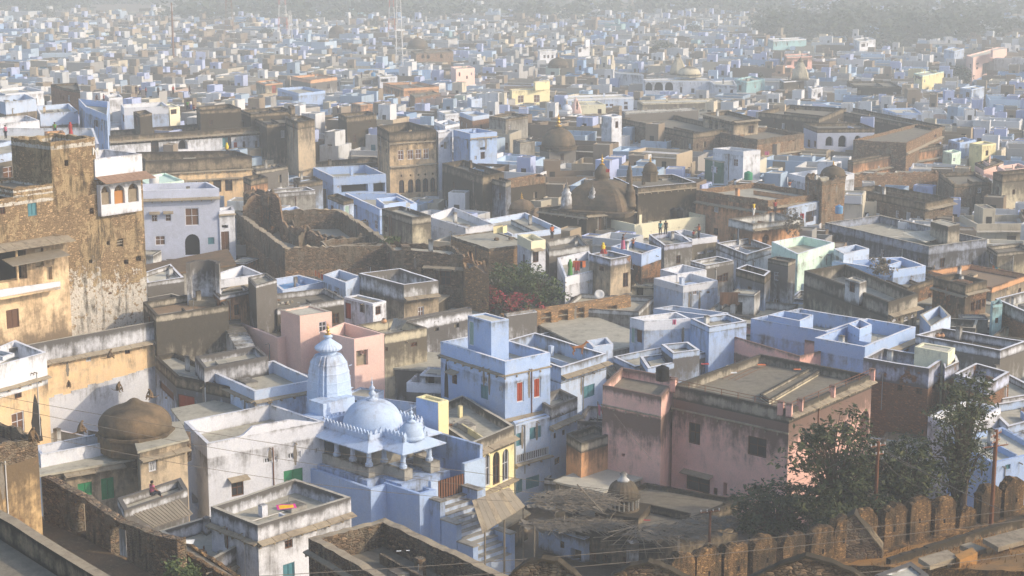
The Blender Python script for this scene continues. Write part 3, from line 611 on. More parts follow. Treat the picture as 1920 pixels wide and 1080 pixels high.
# upper mid
B('brown rubble mansion ruin with an open roof','house',184,[(437,395),(534,466),(742,458),(640,392)],'rb','rd','rc',2.4,2.5,f='1o 660,490,666,498;1o 640,490,645,496;1o 600,495,604,500',amp=.4,vis=80,name='ruined_house',th=.6,cap='slab',key='ruin',subs=[dict(D=189,pts=[(600,452),(612,462),(745,452),(700,440)],ph=1.4,wall='rd',amp=.2,vis=10)])
B('stone wing with a hooded balcony window, right of the open ruin','house',182,[(720,452),(735,470),(868,478),(850,462)],'rd','rd','rc',.5,.8,f='1h 825,508,845,535;1e 795,500,880,502;1w 815,505,822,528',amp=.3,vis=75,name='ruined_house')
B('jagged end wall of reddish rubble beside the garden','wall',178,[(862,486),(872,500),(917,510),(905,490)],'rg','rg','rr',.3,amp=1.0,vis=75,name='ruined_wall')
B('broken rubble turret of the open ruin','tower',206,[(456,362),(502,374),(523,364),(480,354)],'sb','rd','rk',.8,amp=.9,f='0d 458,400,470,430;0w 503,392,512,406',vis=80,name='ruined_tower')
B('dark rubble yard wall between the turret and the blue terraces','house',203,[(515,400),(530,432),(560,445),(548,405)],'rd','rd','rk',.6,vis=10,amp=.3)
B('blue terrace house with a stepped parapet over white walls','house',212,[(540,410),(571,428),(650,420),(600,402)],'wh','bl','rc',1.0,1.2,f='1E 610,438,.25',vis=30,cap='cap_sunlit')
B('small blue walled roof box left of the stepped parapet','house',220,[(520,392),(534,402),(571,397),(556,386)],'wh','bl','rc',.8,1.0,vis=30,cap='cap_sunlit')
B('bright blue house with a wide walled roof and alcoves','house',250,[(587,314),(625,332),(724,326),(686,309)],'bl','bl','rc',1.2,1.3,f='1o 640,342,690,360;1o 700,342,722,360;1c 632,347,637,352',vis=40,cap='cap_sunlit',key='bluealcove')
B('lower blue terraces with small inner walls below the bright blue alcoves','house',223,[(647,362),(712,392),(782,381),(745,362)],'bl','bl','rc',.9,1.0,f='0c 682,411,690,427;0c 702,413,708,430;1w 740,415,745,425',vis=50,cap='cap_sunlit',subs=[dict(D=224,pts=[(705,372),(720,383),(765,377),(745,368)],ph=.5)])
B('tiny pale room with a green door among the blue terraces','house',219,[(614,366),(644,378),(663,374),(632,362)],'lb','dk','rk',.4,.5,f='1p 647,385,656,405;0w 620,385,625,398',vis=35)
B('grey stained house with a white plastic chair on its roof','house',206,[(716,391),(773,408),(808,404),(752,386)],'cs','mc','rc',.4,1.0,f='0w 720,402,727,420;0w 719,425,726,435',vis=45,key='chair')
B('wide white roof terrace with stepped parapets','house',210,[(800,405),(873,427),(926,420),(850,388)],'wh','wh','rw',1.0,1.1,f='1n 884,425,892,436;1n 900,423,908,434',vis=30,cap='cap_sunlit',th=.2)
B('square rubble building with a bare grey roof and two loose stones','house',194,[(845,442),(917,466),(999,456),(925,432)],'rg','rd','rc',.12,.4,f='0o 905,485,915,505',vis=50,amp=.12,key='rubble',cap='rc')
B('cream house with a yellow balustrade and a green window','house',190,[(970,440),(996,453),(1023,449),(1000,438)],'wh','py','rc',.6,1.1,f='1h 999,472,1010,492',vis=60)
B('grey roof terrace with low white walls behind the yellow balustrade','terrace',207,[(905,412),(960,440),(1052,428),(985,398)],'gw','lb','rc',.7,vis=15,name='roof_terrace',cap='cap_sunlit')
B('grey streaked yard walls beside the orange clad person','terrace',196,[(1022,452),(1030,470),(1105,460),(1085,440)],'gw','gw','rk',.8,vis=25,name='roof_terrace')
B('tan house corner with a blue parapet beside the hanging laundry','house',184,[(1105,476),(1145,486),(1183,479),(1142,470)],'tn','bp','rc',.5,.9,f='0w 1123,499,1132,508;1w 1168,511,1178,538',vis=60,cap='cap_sunlit')
B('white roof terrace where orange laundry hangs','terrace',183,[(1045,483),(1060,520),(1125,505),(1105,470)],'wh','wh','rc',1.0,vis=25,name='roof_terrace',cap='cap_sunlit')
B('blue stair house with a peeling tan end wall','house',189,[(1146,462),(1203,477),(1240,464),(1185,450)],'sb','bl','rc',.7,1.4,f='1w 1218,490,1223,497;0c 1180,490,1188,505',vis=60,cap='cap_sunlit',key='stair')
B('grey white house behind the blue stair house','house',199,[(1217,440),(1246,460),(1298,453),(1268,432)],'gw','bp','rc',.7,vis=40,cap='cap_sunlit')
B('cream walled roof where a person in orange raises an arm','house',203,[(1252,434),(1298,449),(1345,443),(1283,430)],'cs','wh','rw',.7,f='1v 1308,472,1320,476;1v 1326,469,1338,473',vis=40,cap='cap_sunlit',key='kite')
B('long pale yellow building with a big walled roof','house',220,[(1130,408),(1190,421),(1323,404),(1277,393)],'py','py','rw',1.2,f='1c 1195,421,1205,433',vis=35,cap='py',key='pyel')
B('white house with a blue edged roof in the right middle','house',180,[(1226,521),(1281,536),(1346,526),(1293,511)],'lb','wh','rc',.8,f='1c 1300,540,1308,553;1w 1325,545,1331,550',vis=40,cap='cap_sunlit')
B('white parapet block just behind the blue edged roof','house',186,[(1238,505),(1270,514),(1325,506),(1280,496)],'wh','wh','rw',1.3,vis=12,cap='cap_sunlit')
B('stained white low house with a dark doorway','house',190,[(1295,489),(1323,498),(1376,488),(1345,480)],'ws','ws','rw',.5,f='1w 1355,512,1365,528',vis=40,cap='cap_sunlit')
B('white angular rooftop left of the mint house','house',196,[(1343,455),(1400,477),(1450,462),(1405,446)],'wh','ws','rw',.9,vis=30,cap='cap_sunlit')
B('black stained parapet house with white side walls','house',178,[(1380,503),(1434,518),(1445,508),(1400,495)],'bs','dk','rk',.9,vis=40,cap='cap_sunlit')
B('tall whitewashed shaft in front of the mint house','house',181,[(1440,485),(1478,492),(1492,486),(1455,480)],'ws','mc','rk',.2,.5,vis=55)
B('pale mint green house with a white walled roof','house',188,[(1447,453),(1496,477),(1565,455),(1506,442)],'gn','gn','rc',1.0,1.2,vis=60,cap='cap_sunlit',key='mint',f='1v 1553,472,1558,480')
B('violet blue low terraces right of the mint house','terrace',186,[(1560,489),(1675,507),(1736,498),(1690,481)],'bl','bl','rc',.9,vis=25,name='roof_terrace',cap='cap_sunlit',th=.3,subs=[dict(D=190,pts=[(1630,488),(1668,497),(1690,490),(1655,482)],ph=.8)])
B('lavender small house against the dark blue mansion','house',191,[(1563,466),(1582,476),(1630,466),(1605,458)],'lb','lb','rk',.7,vis=30,cap='cap_sunlit')
B('big dark blue stained mansion with a courtyard roof','house',203,[(1547,417),(1742,462),(1850,448),(1650,403)],'db','db','rc',1.0,1.1,amp=.06,vis=80,f='1d 1818,495,1826,512',cap='cap',key='darkblue',subs=[dict(D=208,pts=[(1745,415),(1778,424),(1800,420),(1765,410)],ph=.1,wall='mc',f='')])
B('long dark stone building with a cream corner room','house',232,[(1592,352),(1735,381),(1788,370),(1642,347)],'rd','dk','rc',.9,1.1,f='1e 1735,390,1792,381;1w 1762,385,1772,395',vis=60,amp=.15)
B('white walled house with long windows, far right behind the dark mansion','house',205,[(1850,462),(1870,475),(1935,468),(1915,455)],'cs','mc','rk',.5,f='1c 1850,470,1856,495;0c 1856,475,1862,495',vis=50)
B('brown terrace rooms below the dark blue mansion','house',182,[(1630,512),(1700,540),(1760,520),(1700,500)],'sb','dk','rk',.6,vis=15,amp=.15)
B('salmon low parapet house at the right edge','house',187,[(1740,508),(1860,540),(1930,515),(1820,495)],'tn','or','rr',.6,vis=20)
B('orange brown roofed hall with a long stone eave','house',220,[(1305,356),(1440,376),(1545,362),(1415,342)],'or','rb','rc',.7,.9,f='1e 1440,389,1546,374;0e 1305,383,1440,392',vis=45,amp=.15,key='hall')
B('lavender wall with a dark doorway, end of the stone eave hall','house',219,[(1475,388),(1478,390),(1544,376),(1541,374)],'lb','lb','rc',.1,.1,f='1w 1511,396,1526,416',vis=45)
B('brown small hall with a crenellated grey terrace and an arched door','house',206,[(1366,410),(1412,420),(1500,410),(1455,398)],'or','gw','rc',.9,1.0,f='1E 1440,427,.5;1a 1430,440,1442,452',vis=35,key='smallhall')
B('white cube house next to a green walled room','house',262,[(1337,278),(1394,284),(1426,281),(1370,275)],'wh','wh','rc',.6,.7,vis=60,cap='cap_sunlit',key='cube')
B('dark green room with a grey roof slab beside the white cube','house',264,[(1322,298),(1352,305),(1392,299),(1350,292)],'greenwall','greenwall','rc',0,f='0c 1333,312,1345,324',vis=30)
B('stone gatehouse with a jagged rubble top','tower',224,[(1510,330),(1542,340),(1585,335),(1555,325)],'rb','rd','rk',.6,amp=.7,vis=60,name='ruined_tower')
B('white roof terrace with a curved parapet and a small grey room','terrace',240,[(1478,325),(1510,332),(1602,325),(1560,315)],'wh','wh','rw',.9,vis=15,name='roof_terrace',cap='cap_sunlit',subs=[dict(D=243,pts=[(1533,302),(1563,304),(1578,302),(1550,299)],ph=.1,wall='wh',f='1o 1569,306,1577,316')])
B('grey box shaped house with a small dark window','house',232,[(500,356),(512,362),(591,356),(575,350)],'gy','ws','rw',.6,.7,f='1w 577,392,589,404',vis=50,cap='cap_sunlit')
B('rust brown chimney house left of the grey box','house',228,[(456,331),(470,338),(502,332),(488,326)],'or','dk','rk',.7,.8,vis=40)
B('dark low house with two roof pits left of the bright blue roof','house',238,[(550,334),(560,345),(605,338),(590,330)],'bs','dk','rk',.4,.7,vis=40,f='1w 575,362,590,378')
B('white and grey stepped roofs above the rust chimney house','house',246,[(466,312),(480,321),(540,312),(522,305)],'ws','mc','rk',.5,vis=25)

cr_,cP,cz=ROOT['cream']; u=(cP[2]-cP[1]).normalized(); nr=Vector((u.y,-u.x,0)); X=MB(); ua,_=onplane(86,760,cP[1],u); ub,_=onplane(300,700,cP[1],u)
for k in range(14):
    a0,a1=ua+(ub-ua)*k/14,ua+(ub-ua)*(k+1)/14; px=86+214*(k+.5)/14; zt_=onplane(px,748-(px-86)*.30,cP[1],u)[1]+.25*noise.noise(Vector((k*.7,0,0)))
    q=cP[1]+u*a0; X.obox(Vector((q.x,q.y,0)),u*(a1-a0),nr*.05,Vector((0,0,zt_)),'wh')
X.build('whitewashed_base',cr_)

guard(156,92,650,300,795); guard(120,815,900,880,1035); guard(135,300,690,370,760); guard(150,960,600,1180,650); guard(120,1020,880,1380,1000); guard(190,280,350,410,470); guard(126,1290,780,1470,930)
X=MB(); zt=ROOT_G1[2]; a=atz(440,822,zt); b=atz(606,791,zt); a2=atz(440,820,zt)
for k in range(20):
    t0,t1=k/20,(k+1)/20; h=lambda t:.62*min(1,max(0,(t-.08)/.12))*(1 if t<.62 else max(.0,1-(t-.62)/.3))+.04
    p,q=a.lerp(b,t0),a.lerp(b,t1); d=Vector((-.12,.2,0)); X.loft([[p,q,q+d,p+d],[p+UP*h(t0),q+UP*h(t1),q+d+UP*h(t1),p+d+UP*h(t0)]],'wh')
X.build('raised_parapet',ROOT_G1[0])

# broken standing walls of the open ruin
def wallrun(root,pts,D0,h,mat,nm='broken_wall',th=.5,amp=.8):
    X=MB()
    for i in range(len(pts)-1):
        a=atD(pts[i][0],pts[i][1],D0[i]); b=atD(pts[i+1][0],pts[i+1][1],D0[i+1]); n=max(2,int((b-a).length/.5)); d=Vector((.1,th,0))
        for k in range(n):
            p,q=a.lerp(b,k/n),a.lerp(b,(k+1)/n); jp,jq=amp*noise.noise(p*1.7),amp*noise.noise(q*1.7)
            A=[Vector((p.x,p.y,p.z-h)),Vector((q.x,q.y,q.z-h))]; X.loft([[A[0],A[1],A[1]+d,A[0]+d],[p+UP*jp,q+UP*jq,q+d+UP*jq,p+d+UP*jp]],mat)
    X.build(nm,root)
rr0=ROOT['ruin'][0]
wallrun(rr0,[(455,388),(480,360),(522,366),(530,420),(610,445)],[207,208,206,202,196],4,'rb')
wallrun(rr0,[(560,447),(575,428),(640,447),(735,443)],[196,199,196,197],2.2,'rd')
wallrun(rr0,[(868,478),(892,490),(905,515),(912,560)],[184,181,179,177],6,'rb',amp=1.2)

byr,byP,byz=ROOT['by']; X=MB(); a,b=byP[0],byP[1]; d=b-a; n_=Vector((d.y,-d.x,0)).normalized(); X.obox(Vector((a.x,a.y,6))+d*.01,d*.97,n_*.02,Vector((0,0,byz-6.05)),'bl'); X.build('blue_wall_face',byr)

guard(290,1168,218,1345,275); guard(284,1350,240,1500,285); guard(299,1505,228,1640,278); guard(288,1600,255,1768,300); guard(262,205,245,500,288); guard(232,272,300,472,335); guard(262,732,240,816,368); guard(235,829,310,945,390); guard(222,1050,392,1195,425); guard(225,1196,345,1306,392); guard(202,1547,417,1850,490); guard(232,1592,352,1735,410); guard(186,437,400,740,505); guard(266,535,222,590,320); guard(310,1580,208,1745,240)

B('pale green roofed low house behind the lavender house','house',206,[(258,332),(276,346),(345,338),(310,324)],'gn','gn','gn',.25,vis=10)
c=atD(379,566,157); t=thing('round_turret','round turret stained black on the inside, in front of the earth courtyard','turret',c); X=MB(); zt=atD(379,497,157).z; n=22
for k in range(n):
    a0,a1=math.pi*(-.08+1.16*k/n),math.pi*(-.08+1.16*(k+1)/n)
    def q_(a,r_,z): return Vector((c.x+r_*math.cos(a),c.y+1.2+r_*math.sin(a),z))
    j=.12*noise.noise(Vector((k*.5,2,0)))
    X.loft([[q_(a0,1.2,c.z-3),q_(a1,1.2,c.z-3),q_(a1,1.6,c.z-3),q_(a0,1.6,c.z-3)],[q_(a0,1.2,zt+j),q_(a1,1.2,zt+j),q_(a1,1.6,zt+j),q_(a0,1.6,zt+j)]],'mb' if 0<k<n-1 else 'ws')
X.build('curved_wall',t); X=MB(); X.box((c.x,c.y+1.2),2.6,2.0,c.z-3,c.z+.05,'rk'); X.build('floor_slab',t)
t=thing('stone_stair','worn stone steps descending beside the blue washed wall','stair',atD(450,650,150)); X=MB(); p0=atD(430,600,157); p1=atD(462,655,150)
for k in range(9):
    a=p0.lerp(p1,k/9); b=p0.lerp(p1,(k+1)/9); X.obox(Vector((a.x-.9,a.y,b.z-2)),Vector((1.7,.5,0)),Vector((b.x-a.x+.05,b.y-a.y-.05,0)),Vector((0,0,2+(a.z-b.z))),'gw')
X.build('flight',t)
# ================================================================ MIDDLE DISTANCE
B('haveli with a row of four dark windows over golden stone','mansion',262,[(707,236),(730,249),(818,243),(767,228)],'hv','dk','rk',1.4,1.5,f='1c 746,282,757,300;1c 764,281,775,299;1c 779,280,790,298;1c 794,279,804,298;1o 750,262,753,266;1o 766,262,770,266;1o 781,261,785,265;1o 795,261,799,265;1E 775,309,.5;1E 775,267,.25;1w^ 748,337,758,362;1w^ 765,336,775,361;1w^ 779,335,789,360;1w^ 793,334,803,360;1w^ 807,333,816,360;1o 751,328,754,332;1o 768,327,771,331;1o 783,326,786,330;1o 796,325,799,329;1o 810,324,813,328;0w 711,274,715,284;0w 723,278,726,287;1E 775,371,.5',vis=120,name='mansion',key='haveli')
B('plain brown wing on the left of the golden haveli','mansion',268,[(560,306),(600,316),(728,302),(700,294)],'tn','dk','rk',.8,1.2,vis=30,name='mansion')
B('slender brown tower with a small hole near its top','tower',266,[(535,220),(558,229),(590,224),(567,216)],'tn','dk','rk',.4,1.2,f='1w 570,233,574,238;1E 575,318,.3',vis=90,name='stone_tower')
B('black stained tall wall left of the slender brown tower','house',270,[(478,222),(500,234),(560,228),(530,214)],'dk','dk','rk',.6,vis=80,amp=.2)
B('dark ruin block with a doorway and a broken stair','house',286,[(634,213),(650,220),(706,214),(690,208)],'dk','dk','rk',.5,1.,f='1w 662,252,668,268;1w 690,224,695,229',vis=60,amp=.2)
B('old courtyard mansion with a long front parapet and scalloped cream frieze','mansion',233,[(255,285),(272,302),(472,292),(440,282)],'cr','dk','rk',1.2,1.9,f='1E 370,322,.35;1E 370,337,.4;1w 400,338,415,360;1w 422,337,436,358;1w 380,340,392,360',vis=60,name='mansion',key='courtyard')
B('rear wing of the courtyard mansion with white and cream rooms','mansion',262,[(190,246),(205,256),(500,236),(460,226)],'wh','dk','rk',1.0,1.4,f='1E 350,256,.6;1w 283,264,298,290;1a 334,262,352,280;1b 417,258,427,276;1w 424,256,434,286;1r 438,266,446,284;1w 455,265,460,280;1w 478,264,483,285',vis=50,name='mansion')
B('square black stained stair tower on the courtyard mansion','tower',268,[(250,209),(262,216),(285,212),(273,206)],'dk','dk','rk',.4,vis=30,name='stair_tower',f='0w 254,220,259,235')
B('black walled upper rooms behind the courtyard mansion','house',275,[(368,200),(375,207),(452,203),(430,194)],'dk','dk','rk',.7,vis=30,f='0w 400,215,410,230',subs=[dict(D=274,pts=[(540,198),(545,202),(553,200),(549,196)],ph=.1)])
B('short dark wall wing behind the brown tower','house',280,[(450,206),(470,214),(553,208),(530,200)],'dk','dk','rk',.6,vis=25)
B('blue house with an outer stair and a walled roof, right of the haveli','house',262,[(850,243),(882,251),(932,247),(896,240)],'bl','bl','rc',.9,1.0,f='1E 907,258,.3;1o 900,276,910,281;1w 901,285,909,298;1c 890,292,894,300',vis=60,cap='cap_sunlit',key='bluebox')
B('white and blue narrow house touching the haveli','house',266,[(818,245),(822,249),(848,246),(843,242)],'wh','wh','rc',.6,.9,f='1w 826,271,832,276',vis=60,cap='cap_sunlit')
B('massive black stained building with a golden patch','house',236,[(829,306),(905,330),(945,323),(870,300)],'dk','dk','rk',.8,1.4,vis=90,name='house',amp=.1,key='massive')
B('grey blue plastered wall segment with a black fringe','house',234,[(905,330),(948,342),(958,338),(915,326)],'db','mc','rk',.4,.8,vis=70)
B('dark temple hall with a frieze of faded red carvings','temple hall',238,[(945,336),(952,340),(1023,330),(1010,325)],'dk','rb','rk',.9,1.0,f='1n 1000,360,1007,372',vis=60,name='temple_hall')
B('black temple base below the four turrets','temple hall',222,[(1010,390),(1100,402),(1195,392),(1105,380)],'dk','dk','rk',.3,.5,vis=50,name='temple_hall',f='0E 1050,402,.4;1E 1140,402,.4')
B('long black block carrying the small dome','temple hall',226,[(1150,332),(1196,352),(1306,342),(1262,326)],'dk','dk','rk',.7,.9,f='1E 1250,357,.2;0E 1170,352,.2',vis=60,name='temple_hall',cap='cap_sunlit',key='block')
B('peeling base hall of the ribbed dome pavilion','temple hall',282,[(1012,276),(1030,280),(1080,276),(1062,272)],'ws','dk','rk',.2,.5,f='1w 1051,288,1057,301',vis=40,name='temple_hall',key='pav')
B('grey house with a tall blank front above the ribbed pavilion','house',312,[(917,218),(948,223),(990,217),(960,211)],'gy','dk','rc',.5,vis=40,f='')
B('low grey room with a blue tarp beside the ribbed pavilion','house',292,[(962,262),(975,268),(1003,264),(990,258)],'gy','mc','rc',.3,vis=15)
B('narrow white and blue tower house with a peeled patch','house',296,[(1128,216),(1147,219),(1166,217),(1150,213)],'wh','wh','rw',.3,f='',vis=40,cap='cap_sunlit')
B('fortress like brown mansion with long blank walls','mansion',292,[(1165,222),(1300,250),(1372,240),(1250,212)],'rd','dk','rk',.9,1.0,vis=50,name='mansion',amp=.15,key='fort',f='0o 1225,235,1228,238')
B('arcaded upper pavilion on the brown mansion','pavilion',298,[(1318,212),(1376,226),(1422,222),(1365,207)],'tn','dk','rk',.7,.9,f='0a 1329,223,1336,242;0a 1340,224,1347,243;0a 1351,227,1358,240;1w 1403,235,1413,250;0E 1350,220,.6;1E 1400,226,.6',vis=35,name='upper_pavilion')
B('lower brown courtyard wing below the arcaded pavilion','mansion',286,[(1350,248),(1420,262),(1508,250),(1440,238)],'rb','rd','rk',.8,.9,vis=45,f='1w 1478,260,1482,266;1w 1486,259,1490,265;1E 1480,285,.5',name='mansion',amp=.2)
B('tall dark screen wall of the old palace','mansion',318,[(1422,210),(1536,222),(1582,203),(1480,196)],'dk','dk','rk',.8,1.0,vis=30,name='mansion',f='0w 1450,222,1454,232')
B('lavender arcade wing of the old palace with rounded arches','mansion',300,[(1507,231),(1533,241),(1640,240),(1612,229)],'lv','dk','rk',.6,.8,f='1a 1548,256,1562,274;1a 1572,254,1587,276;1a 1602,254,1614,276;1a 1620,256,1630,276;0w 1514,262,1519,276;0w 1526,264,1530,276',vis=35,name='mansion',key='arcade')
B('long right wing of the old palace with small square openings','mansion',312,[(1575,208),(1745,240),(1772,236),(1590,200)],'dk','dk','rk',.7,.9,f='0w 1600,222,1604,228;0w 1620,225,1625,231;0w 1636,227,1641,233;0w 1652,231,1657,236',vis=25,name='mansion')
B('orange stone end tower of the old palace','mansion',288,[(1600,262),(1700,268),(1767,238),(1720,232)],'rb','rb','rk',.5,.8,f='1w 1752,250,1756,258;1E 1740,268,.5;1w 1752,285,1755,292;1E 1740,307,.5;1n^ 1726,280,1731,300',vis=70,name='mansion',amp=.15)
B('palace front terrace with peach panels and dark buttresses','mansion',280,[(1590,300),(1600,303),(1768,272),(1760,268)],'or','dk','rk',.4,.6,vis=40,name='mansion',f='1E 1700,306,.6')
B('long broken garden wall with pale openings below the palace','wall',256,[(1588,330),(1592,333),(1760,324),(1756,320)],'rb','rb','rr',.3,f='1w 1628,327,1640,335;1w 1653,325,1664,334;1w 1678,325,1686,331',amp=.5,vis=35,name='boundary_wall')
B('grey brown house at the right edge under the palace','house',246,[(1862,322),(1880,328),(1950,322),(1930,315)],'cs','dk','rk',.8,1.2,vis=60,f='0w 1868,350,1873,365;1w 1898,355,1903,365')
B('roofless dark stone house with two pale doorways','house',248,[(1760,325),(1790,345),(1860,340),(1830,322)],'rd','dk','rk',.6,f='1f 1833,352,1840,362;0w 1790,352,1797,362',vis=50,amp=.5)
B('white low terrace beside the roofless dark house','terrace',258,[(1800,332),(1815,342),(1862,338),(1845,330)],'ws','wh','rc',.4,vis=8,name='roof_terrace')
B('pink house with a black curved stair roof','house',270,[(1828,305),(1845,314),(1882,302),(1865,296)],'pp','dk','rk',.4,f='1w 1868,310,1873,318',vis=20)
B('pale pink low parapets right of the curved stair roof','terrace',264,[(1870,312),(1885,320),(1930,314),(1910,306)],'pp','pp','rc',.5,vis=10,name='roof_terrace')
B('bright yellow small house at the far right','house',296,[(1818,268),(1842,272),(1868,268),(1845,264)],'yl','yl','rw',.3,f='1w 1848,282,1853,292',vis=30)
B('pale green house left of the bright yellow house','house',290,[(1768,283),(1785,288),(1802,284),(1788,280)],'gn','gn','rw',.3,f='1c 1787,296,1791,303',vis=25)
B('blue roofed houses cluster top at the far right','house',300,[(1778,262),(1800,268),(1830,262),(1808,257)],'bl','bl','rc',.4,vis=15)
# ---- left, behind the tower
B('long blue parapet roof where a person in a red shawl stands','house',214,[(-40,240),(-20,262),(186,270),(175,240)],'bl','wh','rw',1.0,1.8,vis=30,cap='cap_sunlit',key='redshawl')
B('cream room with a dark window behind the tower top','house',190,[(-40,275),(-10,292),(45,282),(30,262)],'cs','lb','rc',.5,.9,f='1c 6,312,28,335',vis=60)
B('blue stepped walls left of the tower top','house',172,[(50,275),(80,300),(106,290),(85,262)],'bl','bl','rc',.8,vis=50,cap='cap_sunlit')
B('orange red small box parapet near the tower top','terrace',200,[(83,247),(88,253),(122,249),(117,244)],'or','or','rc',.3,vis=8,name='roof_terrace',base=10)
B('white long house with a flat top at the far left','house',232,[(-30,222),(0,232),(74,225),(50,216)],'tn','wh','rw',1.2,2.2,vis=30,cap='cap_sunlit')
B('lavender wall house with a tan lower wall at the far left','house',262,[(-30,182),(10,192),(68,185),(48,176)],'tn','lb','rw',1.0,1.9,vis=25,cap='cap_sunlit')
B('white flat block left of the tall blue stair','house',290,[(-30,168),(10,176),(82,170),(50,162)],'wh','wh','rw',.5,vis=15,cap='cap_sunlit')
B('long pale house with a brick lower wall','house',268,[(65,198),(75,214),(146,208),(130,194)],'tn','lb','rc',.8,2.0,vis=30,cap='cap_sunlit')
B('tall blue house with a narrow stair slot','house',266,[(147,185),(160,200),(200,215),(205,190)],'bl','bl','rc',1.,f='1w 178,225,184,238',vis=60,cap='cap_sunlit')
B('white roof house with drain holes along its parapet','house',284,[(226,196),(232,202),(316,199),(305,191)],'lb','wh','rw',1.1,1.3,f='1o 247,199,249,201;1o 262,198,264,200;1o 275,198,277,200;1o 288,199,290,201;0w 230,212,236,230',vis=40,cap='cap_sunlit')
B('cream open loggia right of the drain hole parapet','house',288,[(300,196),(318,202),(337,200),(322,194)],'py','py','rw',.2,f='1w 320,205,331,214',vis=40)
B('brick brown walls above the tall blue stair','house',300,[(95,158),(122,166),(150,170),(145,155)],'bk','dk','rk',.4,vis=30)
B('pale grey house with a yellowish roof wall near the loggia','house',310,[(196,178),(204,184),(230,182),(224,176)],'wh','wh','rw',.4,f='1w 193,182,199,187',vis=20)
# ---- upper centre landmarks
B('yellow block house with two square windows','house',352,[(955,167),(960,170),(1031,166),(1024,163)],'yl','yl','rw',.2,f='1c 971,179,982,193;1c 1001,178,1012,192',vis=40,amp=.01,key='yellow',subs=[dict(D=354,pts=[(1000,153),(1004,155),(1031,152),(1026,150)],ph=.1,amp=.01)])
B('white blue office like house right of the yellow block','house',350,[(1052,180),(1062,186),(1188,182),(1170,176)],'lb','wh','rw',.4,f='1w 1133,195,1140,199;1w 1143,195,1150,199;1w 1170,191,1177,196;1w 1170,198,1177,205',vis=25,cap='cap_sunlit')
B('cream vaulted low house in front of the office like house','house',338,[(1072,190),(1085,197),(1136,196),(1120,189)],'py','py','rw',.3,f='1o 1093,192,1095,194',vis=12)
B('white hall with three large round arches','house',392,[(1205,148),(1210,151),(1342,152),(1330,146)],'wh','wh','rw',.3,.4,f='1a 1209,155,1223,170;1a 1227,154,1243,170;1a 1247,154,1262,170;1w 1275,163,1279,174;1w 1296,166,1302,174',vis=30,amp=.01,key='arches')
B('tall blank white house left of the three round arches','house',394,[(1152,134),(1156,137),(1207,141),(1203,138)],'wh','wh','rw',.2,f='1w 1156,166,1161,171',vis=35)
B('long white terrace running right of the round arches','house',380,[(1330,152),(1340,158),(1382,160),(1375,150)],'wh','wh','rw',.3,vis=20)
B('cream long low building below the round arches','house',345,[(1195,188),(1205,194),(1362,190),(1340,184)],'cs','cs','rw',.3,f='1w 1264,197,1269,200;1w 1275,197,1279,200',vis=15)
B('long white sloping boundary parapet','wall',318,[(1166,208),(1172,213),(1310,205),(1300,201)],'ws','ws','rw',.2,th=.3,vis=10,name='boundary_wall')
B('orange painted small block with a flat roof','house',340,[(660,193),(676,197),(699,195),(683,191)],'or','or','rw',.2,vis=20,key='orange')
B('salmon red house with a stepped parapet','house',392,[(718,155),(757,166),(823,162),(785,153)],'or','or','rk',.7,f='1w 765,171,771,174',vis=25,key='salmon')
B('brick ruin with two pale window holes','house',356,[(768,176),(778,182),(824,174),(812,170)],'bk','dk','rk',.3,f='1f 790,186,794,194;1f 808,182,812,192',vis=30,amp=.3)
B('white house with an arched gable and peach roof wall','house',382,[(545,143),(582,150),(632,144),(598,138)],'ws','or','rr',.6,1.0,f='1w 586,162,592,167;1w 613,157,618,166',vis=30,key='gable')
B('blue long house with a row of shutters','house',352,[(520,165),(560,175),(610,170),(570,162)],'bl','bl','rc',.7,f='0c 578,182,580,192;0c 583,182,585,192;0c 590,182,592,192',vis=30)
B('pale house with a red door, left of the blue shutters','house',366,[(480,152),(497,158),(530,155),(515,149)],'cs','or','rw',.4,f='1D 510,160,518,175',vis=30)
B('grey concrete frame house under construction','house',398,[(665,140),(672,144),(722,142),(715,137)],'gy','gy','rc',.4,f='1w 680,150,700,158',vis=25)
B('white modern house with balconies in the hazy centre','house',560,[(1078,87),(1084,90),(1106,85),(1098,82)],'wh','wh','rw',.3,f='1w 1085,91,1090,98;1w 1100,86,1103,90',vis=15,subs=[dict(D=566,pts=[(1096,73),(1098,75),(1106,73),(1103,71)],ph=.1)])
B('pale blue small house with three openings, left of the modern house','house',500,[(1008,93),(1012,97),(1042,95),(1038,92)],'wh','wh','rw',.3,f='1w 1019,103,1023,109;1w 1026,103,1030,109;1w 1034,103,1038,109',vis=15)
B('pink two storey block with deep verandas','house',430,[(1470,102),(1475,107),(1523,105),(1515,100)],'pk','pk','rw',.4,f='1w 1475,115,1484,122;1w 1489,115,1498,125;1w 1503,112,1514,126',vis=30)
B('tall cream pink house with a red gable, far right','house',410,[(1812,104),(1825,108),(1888,92),(1872,88)],'pp','pp','rw',.4,f='1w 1830,118,1835,121;1w 1830,126,1834,130;1d 1818,150,1822,158;1w 1842,118,1856,138;0w 1818,120,1821,128',vis=60,key='gable2',subs=[dict(D=412,pts=[(1858,92),(1862,95),(1888,91),(1882,88)],ph=.1)])
B('acid yellow green house among blue ones','house',392,[(1714,137),(1730,142),(1770,134),(1755,131)],'yl','gn','rw',.3,f='0w 1716,143,1728,148',vis=20)
B('turquoise double house at the right of the arched hall','house',398,[(1378,148),(1400,153),(1434,148),(1410,142)],'tq','tq','rw',.4,f='0w 1385,160,1390,170',vis=35)
B('turquoise white long house in the far right haze','house',520,[(1440,72),(1450,76),(1512,73),(1500,70)],'tq','wh','rw',.4,vis=15)
B('white stacked house with balconies in the right haze','house',500,[(1600,73),(1612,78),(1642,74),(1630,69)],'wh','wh','rw',.3,f='1w 1615,82,1622,88',vis=20)
